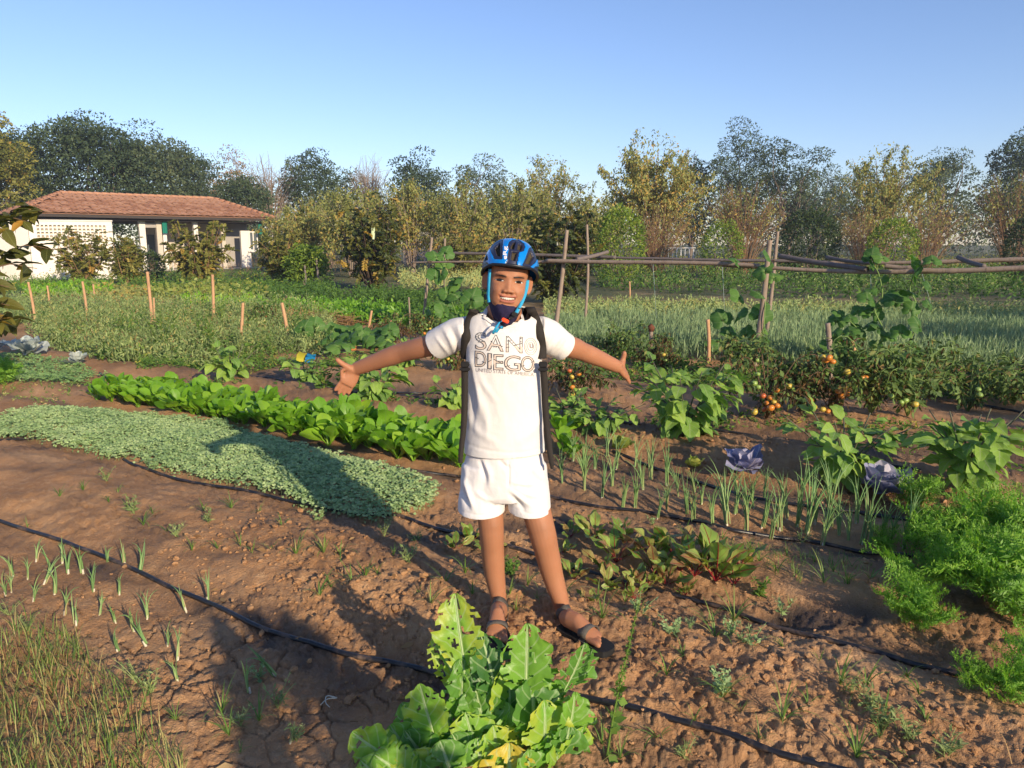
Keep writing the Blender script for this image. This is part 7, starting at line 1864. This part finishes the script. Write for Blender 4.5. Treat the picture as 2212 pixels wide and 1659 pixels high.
# ---------------------------------------------------------------- tomatoes
TOM_M = {'g': plain_mat('green_tomato', (.22, .33, .075), .3, .5, .15), 'y': plain_mat('yellow_tomato', (.48, .36, .06), .3, .5, .15), 'o': plain_mat('orange_tomato', (.52, .19, .03), .3, .5, .15), 'r': plain_mat('red_tomato', (.42, .10, .03), .3, .5, .15), 'p': plain_mat('pale_tomato', (.46, .50, .16), .3, .5, .1)}
def tomato_mesh():
    k, m = 14, 9; rows = []
    for j in range(m):
        ph = math.pi * j / (m - 1)
        for i in range(k):
            t = 2 * math.pi * i / k; rr = math.sin(ph) * (1 + .045 * math.cos(t * 5) * math.sin(ph)); rows.append((rr * math.cos(t), rr * math.sin(t), .84 * math.cos(ph) - .16 * math.exp(-(ph / .4) ** 2)))
    mb = MB(); mb.add(np.array(rows), grid_faces(k, m, True)[:, ::-1]); return mb
def build_tomatoes():
    TMesh = {}
    for key in TOM_M: TMesh[key] = tomato_mesh().mesh('tomato', TOM_M[key])
    plants = [(1245, 865, .30, .26, .5, 'withered tomato plant with yellow fruit under the boy\'s arm'), (1340, 775, .36, .42, .15, 'green tomato plant behind the boy\'s hand with two green fruits'), (1430, 800, .30, .25, .6, 'withered tomato plant at the rusty-capped stake'), (1655, 905, .42, .40, .45, 'tomato plant loaded with orange clusters right of the large eggplant'), (1730, 895, .40, .30, .55, 'half-withered tomato plant between two orange clusters'), (1800, 900, .50, .34, .5, 'tomato plant tied to the pale stake with orange fruit'), (1880, 895, .50, .40, .2, 'leafy tomato plant behind the broad eggplant'), (1960, 900, .42, .40, .15, 'dark green tomato plant left of the tall narrow eggplant'),
              (2090, 890, .38, .45, .1, 'tomato plant with few green fruits behind the tall narrow eggplant'), (2190, 875, .36, .42, .1, 'tomato plant cut off by the picture edge'), (850, 742, .34, .35, .75, 'dried tomato plant among short stakes left of the boy'), (925, 735, .34, .32, .4, 'tomato plant with yellow fruit at the trellis end'), (985, 800, .30, .28, .5, 'tomato plant half hidden behind the boy\'s sleeve'), (575, 705, .32, .3, .2, 'tomato plant with a single red fruit between two leaning stakes'), (1600, 830, .40, .34, .2, 'tomato plant behind the large eggplant with green fruits'), (2010, 850, .40, .40, .15, 'tomato plant holding one big pale fruit')]
    fr = [(1791, 773, 'o', 1), (1784, 778, 'o', 1), (1799, 781, 'o', .9), (1777, 771, 'y', .8), (1830, 803, 'y', 1), (1862, 816, 'o', .9), (1870, 815, 'o', .8), (2012, 824, 'p', 1.3), (2064, 850, 'g', 1), (1828, 838, 'y', 1), (1819, 856, 'o', 1), (1811, 845, 'o', .9), (1831, 851, 'o', .8), (1751, 864, 'o', 1.1), (1758, 879, 'y', 1), (1777, 884, 'y', .9), (1788, 888, 'o', .8), (1704, 834, 'y', 1), (1713, 842, 'g', .9), (1678, 843, 'o', .8), (1648, 855, 'r', .9), (1663, 859, 'o', .9), (1665, 881, 'o', 1.1), (1651, 884, 'r', .8), (1679, 876, 'o', .9), (1657, 871, 'o', .9), (1672, 868, 'y', .8), (1630, 890, 'y', 1), (1612, 880, 'g', .8), (1629, 828, 'g', 1), (1638, 836, 'g', .8), (1637, 808, 'g', .7), (1623, 777, 'g', 1), (1635, 778, 'g', 1), (1567, 820, 'g', 1), (1956, 865, 'g', .9), (1947, 869, 'g', .8), (1977, 873, 'y', 1), (1931, 835, 'g', .9), (2113, 841, 'g', .9), (2117, 853, 'g', .9), (1925, 855, 'g', .8), (1997, 872, 'o', .7),
          (1313, 813, 'y', 1.1), (1250, 806, 'o', 1.2), (1235, 814, 'y', 1), (1236, 836, 'o', 1.1), (1252, 843, 'p', 1), (1237, 852, 'y', .9), (1230, 801, 'r', 1), (1288, 810, 'g', .7), (1345, 740, 'g', 1.1), (1353, 734, 'g', 1.1), (1326, 737, 'g', .8), (1434, 766, 'y', 1), (1438, 778, 'g', .8), (805, 717, 'o', 1), (917, 720, 'o', 1), (929, 710, 'y', .9), (922, 711, 'g', .8), (922, 702, 'g', .7), (960, 783, 'y', .8), (968, 775, 'y', .8), (975, 779, 'g', .7), (576, 684, 'r', 1), (1240, 823, 'g', .6)]
    bases = [gp(p[0], p[1]) for p in plants]; ents = []
    for k, (px, py, h, w, dry, lab) in enumerate(plants):
        h *= 1.28; w *= 1.1; r = np.random.default_rng(900 + k); e = empty('tomato_plant', bases[k], 0, lab, 'tomato plant', 'tomato plants'); ents.append(e)
        st = MB(); P, D, S, T = [], [], [], []; nb = 16
        for b in range(nb):
            az = r.uniform(0, 6.28); q = r.uniform(.3, 1) ** .6; end = np.array([math.cos(az) * w * q, math.sin(az) * w * q * .7, h * r.uniform(.35, 1.05)])
            p = curve_pts([(0, 0, 0), end * [.5, .5, .75] + [0, 0, h * .12], end, end * [1.2, 1.2, .75]], 9); st.add(*tube(p, np.linspace(.005, .002, 9), 4)[:2])
            for j in range(1, 9):
                for s_ in range(7):
                    d = rand_dirs(1, -.35, r)[0]; c = p[j] + d * r.uniform(.0, .05); P.append(c); D.append(d + [0, 0, -.2]); S.append(r.uniform(.035, .075)); T.append(r.normal(.45, .22))
        st.obj('stem', M['twig'] if dry > .4 else M['stem'], e)
        P, D, S, T = np.array(P), np.array(D), np.array(S), np.clip(T, 0, 1); isd = r.random(len(P)) < (dry + .12) * (1.25 - P[:, 2] / h * .6)
        mb = MB(); mb.add(*cards(P[~isd], S[~isd], D[~isd], rand_dirs((~isd).sum(), .7, r), np.full((~isd).sum(), .5), T[~isd])); tag(mb.obj('foliage', M['tomato'], e), kind='stuff')
        if isd.any(): mb = MB(); mb.add(*cards(P[isd], S[isd] * .9, D[isd] + [0, 0, -.8], rand_dirs(isd.sum(), .2, r), np.full(isd.sum(), .28), T[isd])); tag(mb.obj('withered_foliage', M['tomato_dry'], e), kind='stuff')
    r = np.random.default_rng(77)
    for (px, py, key, s_) in fr:
        k = min(range(len(plants)), key=lambda i: abs(plants[i][0] - px) + .3 * abs(plants[i][1] - 60 - py)); b = bases[k]
        c = at(px, py, b[1] - plants[k][3] * r.uniform(.35, .7)) - b
        link('tomato', TMesh[key], ents[k], c, (r.normal(0, .3), r.normal(0, .3), r.uniform(0, 6)), .025 * s_ * (1.15 if px > 1500 else 1.0))
build_tomatoes()

# ---------------------------------------------------------------- uncountable growth of the middle distance
def field(name, poly_px, n, h, leaf, mat, label, seed, width=.3, up=.5, per=12, spread=.12, tint=(.5, .2), clump=.6, image_even=.5):
    """upright leafy shoots scattered over a plot of ground"""
    r = np.random.default_rng(seed); pp = np.array(poly_px, float)
    lo, hi = pp.min(0), pp.max(0)
    q = r.uniform(lo, hi, (n * 4, 2)); q = q[in_poly(q, pp)]
    a = (q[:, 0] - CX) / FPX; b = -(q[:, 1] - CY) / FPX; dy = cP + b * sP; dz = -sP + b * cP; t = CAM_H / -dz
    x, y = a * t, dy * t
    w_ = (y / y.max()) ** (2 * image_even); x, y = x[r.random(len(x)) < w_], y[r.random(len(y)) < w_] if False else y
    k = min(len(x), len(y)); 
    x, y = (a * t), (dy * t); keep = r.random(len(x)) < w_; x, y = x[keep], y[keep]
    keep = fbm(x * .9, y * .9, seed, 3) > r.uniform(-.6, .6, len(x)) * (1 - clump) - clump * .25; x, y = x[keep][:n], y[keep][:n]
    m = len(x); z = hmac(x, y); hh = h * r.uniform(.45, 1.15, m) * (1 + .4 * vnoise(x * .7, y * .7, seed + 1)); lx, ly = r.normal(0, spread, m) * hh, r.normal(0, spread, m) * hh
    mb = MB(); P, D, S, T = [], [], [], []; tb = r.normal(tint[0], tint[1], m)
    for j in range(per):
        f = (j + r.random(m)) / per; az = r.uniform(0, 6.28, m); el = r.normal(up, .4, m); off = .035 * h / .3
        P.append(np.stack([x + lx * f + r.normal(0, off, m), y + ly * f + r.normal(0, off, m), z + hh * f], 1)); D.append(np.stack([np.cos(az) * np.cos(el), np.sin(az) * np.cos(el), np.sin(el)], 1)); S.append(leaf * r.uniform(.6, 1.25, m) * (1.15 - .45 * f)); T.append(tb + r.normal(0, .1, m))
    P, D, S, T = map(np.concatenate, (P, D, S, T))
    mb.add(*cards(P, S, D, rand_dirs(len(P), .8, r), np.full(len(P), width), np.clip(T, 0, 1)))
    return tag(mb.obj(name, mat), label, None, None, 'stuff')
field('grey_weeds', [(90, 690), (470, 690), (720, 700), (720, 775), (560, 782), (430, 800), (300, 808), (215, 800), (120, 760), (60, 735)], 2800, .33, .07, M['grey_weed'], 'grey-green weeds filling the abandoned bed', 201, .26, .7, 11, .15, (.40, .26), .8)
field('grey_weeds', [(-40, 672), (250, 672), (560, 684), (700, 696), (300, 704), (90, 704), (-40, 735)], 2100, .40, .085, M['grey_weed'], 'grey-green weeds behind the abandoned bed', 202, .26, .6, 10, .15, (.45, .25), .8)
field('green_weeds', [(90, 690), (470, 690), (720, 700), (720, 775), (430, 795), (215, 795), (60, 735)], 380, .30, .08, M['green_weed'], 'darker green clumps in the abandoned bed', 227, .4, .5, 12, .2, (.35, .25), .35)
field('dry_stalks', [(90, 650), (470, 650), (720, 690), (720, 760), (430, 790), (215, 790), (60, 735)], 260, .42, .08, M['dry'], 'dry brown stalks in the abandoned bed', 228, .14, .9, 9, .2, (.5, .25), .4)
field('dry_stalks', [(60, 648), (330, 650), (560, 672), (560, 684), (250, 674), (40, 668)], 260, .16, .10, M['dry'], 'brown stubble strip between the weedy beds', 233, .16, .6, 7, .3, (.4, .25), .4)
field('yellow_weeds', [(90, 690), (470, 690), (720, 700), (720, 775), (430, 795), (215, 795), (60, 735)], 500, .30, .07, TM['yellow'], 'yellowing weeds in the abandoned bed', 234, .3, .6, 10, .2, (.35, .2), .4)
field('low_weeds', [(300, 790), (560, 780), (700, 775), (900, 790), (880, 806), (640, 800), (420, 812), (300, 815)], 900, .10, .05, M['green_weed'], 'sparse low weeds on bare soil', 203, .3, .2, 6, .3)
field('green_weeds', [(-40, 592), (420, 590), (720, 600), (720, 640), (420, 640), (-40, 640)], 1700, .38, .11, M['green_weed'], 'mixed green growth before the shrubs', 204, .35, .4, 9, .2, (.45, .25))
field('yellow_gourd_patch', [(330, 632), (470, 625), (570, 632), (570, 655), (470, 665), (330, 655)], 300, .30, .17, M['lettuce'], 'yellowing gourd patch around a tan stake', 205, .75, .3, 6, .2, (.45, .25))
field('yellow_gourd_patch', [(190, 632), (330, 628), (330, 660), (200, 660)], 160, .24, .15, TM['yellow'], 'withering yellow leaves behind the reddish stakes', 206, .7, .3, 6, .2, (.6, .2))
field('spinach_strip', [(45, 622), (150, 618), (245, 628), (250, 645), (60, 646)], 420, .22, .15, M['spinach'], 'bright green strip of leaf vegetables far behind the weeds', 207, .55, .6, 7, .2, (.6, .15))
field('spinach_strip', [(395, 655), (560, 655), (575, 672), (450, 676), (395, 668)], 380, .20, .14, M['spinach'], 'bright green strip behind the tan stake', 208, .55, .6, 7, .2, (.6, .15))
field('spinach_strip', [(545, 668), (640, 662), (800, 672), (1000, 690), (1000, 722), (860, 712), (700, 700), (560, 690)], 1100, .22, .13, M['spinach'], 'bright green strip behind the straw heap', 209, .5, .6, 8, .2, (.40, .15))
field('dark_row', [(480, 622), (700, 628), (900, 640), (900, 668), (700, 660), (500, 648)], 1000, .30, .11, M['green_weed'], 'dark leafy row before the tall dark shrub', 210, .4, .5, 9, .2, (.25, .15))
field('grey_strip', [(590, 664), (760, 662), (850, 672), (840, 684), (700, 678), (600, 672)], 500, .10, .08, M['clover'], 'blue-grey strip of low seedlings', 211, .5, .4, 5, .3, (.3, .15))
field('dark_row', [(860, 640), (1060, 640), (1060, 735), (960, 740), (880, 715)], 700, .24, .12, M['green_weed'], 'dark growth behind the trellis end', 212, .5, .3, 8, .2, (.25, .15))
field('pale_herbs', [(865, 590), (1045, 588), (1045, 626), (865, 630)], 520, .55, .13, M['grey_weed'], 'sunlit pale herbs behind the trellis', 213, .35, .8, 9, .12, (.7, .15))
field('pale_herbs', [(1180, 660), (1500, 658), (1700, 672), (1700, 692), (1400, 690), (1180, 700)], 900, .24, .10, M['grey_weed'], 'pale yellow-green herbs along the far soil strip', 214, .35, .6, 9, .2, (.6, .2))
field('mixed_weeds', [(1690, 668), (2260, 672), (2260, 700), (1690, 696)], 900, .26, .11, M['grey_weed'], 'patchy weeds between two rows', 215, .35, .5, 8, .25, (.55, .3))
field('tall_row', [(1290, 592), (1560, 592), (2260, 596), (2260, 652), (1800, 648), (1290, 628)], 1100, .75, .15, M['green_weed'], 'tall dark crop row behind the trellis', 216, .35, .5, 12, .12, (.12, .2), .75)
field('tall_row', [(1290, 600), (1560, 600), (2260, 604), (2260, 640), (1800, 636), (1290, 618)], 420, .7, .12, M['grey_weed'], 'dull yellow-green stalks in the tall dark row', 226, .3, .6, 11, .12, (.5, .3))
field('tall_row', [(1290, 568), (2260, 568), (2260, 598), (1290, 594)], 900, .7, .22, TM['olive'], 'sunlit far crop rows beyond the tall dark row', 217, .4, .5, 8, .15, (.5, .2))
field('tall_row', [(880, 556), (1300, 560), (1300, 596), (880, 590)], 600, .7, .2, M['green_weed'], 'far green growth before the concrete wall', 218, .35, .6, 8, .15, (.5, .2))
field('onion_field', [(1180, 700), (1450, 688), (2280, 694), (2280, 800), (1900, 815), (1600, 790), (1300, 770), (1180, 760)], 9500, .23, .15, leaf_mat('onion_field_blade', [(0, (.11, .18, .085)), (.5, (.22, .32, .15)), (1, (.40, .48, .23))], .25, .55), 'grey-green onion field beyond the trellis', 219, .085, 1.25, 5, .08, (.5, .18), .3)
field('low_weeds', [(1180, 745), (1330, 760), (1560, 800), (2280, 820), (2280, 880), (1900, 860), (1500, 850), (1200, 800)], 1500, .14, .06, M['green_weed'], 'low weeds round the tomato plants', 220, .4, .3, 7, .3, (.3, .2))
field('far_grass', [(-40, 560), (600, 562), (900, 566), (900, 592), (-40, 594)], 1100, .55, .16, M['dry'], 'dry grass below the olive shrubs', 221, .12, 1.1, 6, .15, (.5, .25))
field('far_grass', [(1300, 546), (2280, 546), (2280, 570), (1300, 570)], 900, .5, .2, M['grass'], 'grass under the far shrubs', 222, .12, 1.1, 6, .15, (.6, .25))
field('low_weeds', [(1330, 900), (1620, 905), (2280, 960), (2280, 1060), (2150, 1040), (1700, 930), (1400, 930)], 420, .07, .045, M['green_weed'], 'sprouting weeds on the damp bank behind the eggplants', 230, .4, .4, 6, .3, (.4, .25), .4)
field('low_weeds', [(215, 850), (700, 850), (960, 890), (960, 905), (560, 850), (300, 830)], 260, .07, .045, M['green_weed'], 'sprouting weeds behind the spinach', 231, .4, .4, 6, .3, (.4, .25), .4)
field('low_weeds', [(0, 830), (210, 822), (200, 850), (100, 885), (0, 880)], 130, .03, .03, M['grass'], 'thin weeds on the footpath', 232, .3, .4, 5, .3, (.5, .25), .4)
def tall_weeds():
    r = np.random.default_rng(41); ms = [herb_mesh(1200 + q, 7, .5, .075, [M['grey_weed'], M['green_weed'], M['grey_weed'], M['green_weed']][q], .62, .32) for q in range(4)]
    spots = [(600, 715), (650, 722), (700, 712), (560, 735), (500, 745), (440, 750), (400, 765), (350, 770), (300, 765), (250, 775), (200, 750), (150, 735), (120, 720), (480, 715), (420, 720), (370, 735), (330, 745), (270, 735), (220, 715), (160, 705), (540, 700), (640, 745), (690, 750), (580, 765), (520, 775), (460, 785), (380, 790), (600, 690), (670, 690), (310, 705)]
    for k, (px, py) in enumerate(spots):
        tag(link('tall_weed', ms[k % 4], None, gp(px, py), (0, 0, r.uniform(0, 6.28)), r.uniform(.7, 1.35)), 'tall leafy weed rising among the tan stakes', 'weed', 'tall weeds among the stakes')
tall_weeds()
# straw heap
def heap():
    r = np.random.default_rng(14); c = gp(655, 700); n = 900; az = r.uniform(0, 6.28, n); q = np.sqrt(r.random(n)); p = np.stack([np.cos(az) * q * 1.1, np.sin(az) * q * .5, .16 * (1 - q ** 2) + r.uniform(0, .03, n)], 1)
    mb = MB(); d = rand_dirs(n, 0, r); d[:, 2] *= .25; mb.add(*cards(p, r.uniform(.15, .4, n), d, np.tile([0, 0, 1.0], (n, 1)), np.full(n, .05), np.clip(r.normal(.35, .25, n), 0, 1)))
    tag(mb.obj('straw_heap', M['dry'], None, c), 'flat brown straw heap behind the cucumber vines', 'straw', None, 'stuff')
heap()
# clay pot, scraps
def bits():
    c = gp(760, 756); mb = MB()
    for pts in ([(0, 0, 0), (0, 0, .03), (0, 0, .15), (0, 0, .165), (0, 0, .165), (0, 0, .05)],):
        mb.add(*tube(pts, [.062, .066, .078, .078, .066, .06], 20)[:2])
    tag(mb.obj('clay_pot', plain_mat('orange_clay', (.50, .20, .075), .8, .2, .25, 30, .3, 60), None, c), 'small orange pot standing among the cucumber vines', 'pot')
    for px, py, col, lab in ((674, 766, (.02, .25, .60), 'crumpled bright blue scrap on top of the lanky eggplant'), (655, 763, (.55, .50, .06), 'crumpled yellow scrap beside the blue scrap on the lanky eggplant')):
        r = np.random.default_rng(px); v, f, uv = blade(.13, .10, [(0, .8), (.5, 1), (1, .7)], 7, 7, .5, .3, .25, 3, r=r); mb = MB(); mb.add(v, f, uv)
        tag(mb.obj('plastic_scrap', plain_mat('scrap', col, .5), None, at(px, py, gp(665, 835)[1] - .15), (-.7, .3, .4)), lab, 'plastic scrap')
bits()
# leafy branch of a near shrub reaching in at the edge
def near_branch():
    r = np.random.default_rng(33); b = gp(-190, 880); e = empty('guava_shrub', b, 0, 'near shrub reaching in at the picture edge with broad dull leaves, some orange', 'shrub')
    tr = MB(); lm = leaf_mat('guava_leaf', [(0, (.035, .045, .012)), (.5, (.085, .095, .020)), (.8, (.19, .17, .03)), (1, (.42, .22, .03))], .35, .5, (.25, .26, .10), .4); ms = []
    for q in range(4):
        mb = MB(); v, f, uv = blade(.145, .066, OUT_OVAL, 5, 9, r.uniform(.2, .9), .3, .04, 2, r=r); mb.add(v, f, uv, tint=[.2, .5, .65, .97][q]); ms.append(mb.mesh('guava_leaf', lm))
    for k, (ex, ey) in enumerate(((118, 460), (125, 540), (60, 690), (30, 500), (20, 620), (80, 580), (20, 660), (70, 480), (-20, 560), (-30, 480), (0, 700), (-40, 640))):
        end = at(ex, ey, b[1] + r.normal(0, .25)) - b; p = curve_pts([(0, 0, 0), end * [.35, .35, .6], end * [.72, .72, .98] + [0, 0, .03], end], 14); tr.add(*tube(p, np.linspace(.014, .003, 14), 5)[:2])
        for j in range(19):
            u = r.uniform(.45, 1); c = p[int(u * 13)]
            link('leaf', ms[int(r.choice([0, 0, 1, 1, 2, 2, 3]))], e, c, (r.uniform(-.8, .6), r.normal(0, .4), r.uniform(0, 6.28)), r.uniform(1.0, 1.7))
    tr.obj('stem', M['twig'], e)
near_branch()
# feathery dill at the very edge, and an added shrub form, out of view, standing in for whatever shades the mud
def edge_bits():
    r = np.random.default_rng(35); e = empty('dill_plant', gp(-2, 835), 0, 'feathery dill plant at the picture edge beside the pale fenugreek', 'dill plant')
    for i in range(26): link('frond', FROND[i % 5], e, r.normal(0, .05, 3) * [1, 1, 0], (r.uniform(.9, 1.5), r.normal(0, .3), r.uniform(0, 6.28)), 1.1 * r.uniform(.7, 1.1))
    b = ground_pt(1.08, -.38); n = 480; d = rand_dirs(n, .1, r); q = r.uniform(.3, 1, n) ** .5
    P = np.stack([d[:, 0] * .20 * q, d[:, 1] * .20 * q, .80 + d[:, 2] * .42 * q], 1); e = empty('leafy_shrub', b, 0, 'unseen waist-high leafy stand-in added beside the camera to shade the cracked mud', 'shrub')
    tr = MB(); limbs(tr, np.zeros(3), np.array([0, 0, .9]), .03, .02, r); tr.obj('trunk', BARK['grey'], e); cr = MB(); cr.add(*cards(P, .11 * r.uniform(.6, 1.3, n), d, rand_dirs(n, .5, r), np.full(n, .55), np.clip(r.normal(.4, .2, n), 0, 1))); cr.obj('crown', TM['bushy'], e)
edge_bits()
# ---------------------------------------------------------------- morning haze
def haze():
    v, f = box((0, 60, 5.6), (340, 260, 16.4)); mb = MB(); mb.add(v, f)
    n = NT('haze_air'); vol = n.n('ShaderNodeVolumePrincipled', Color=(.80, .87, 1.0), Density=HAZE); n.set(vol, 'Anisotropy', .2)
    n.t.links.new(vol.outputs[0], n.out.inputs[1])
    tag(mb.obj('haze', n.m, smooth=False), 'thin morning haze over the field', None, None, 'stuff')
HAZE = .0010
haze()
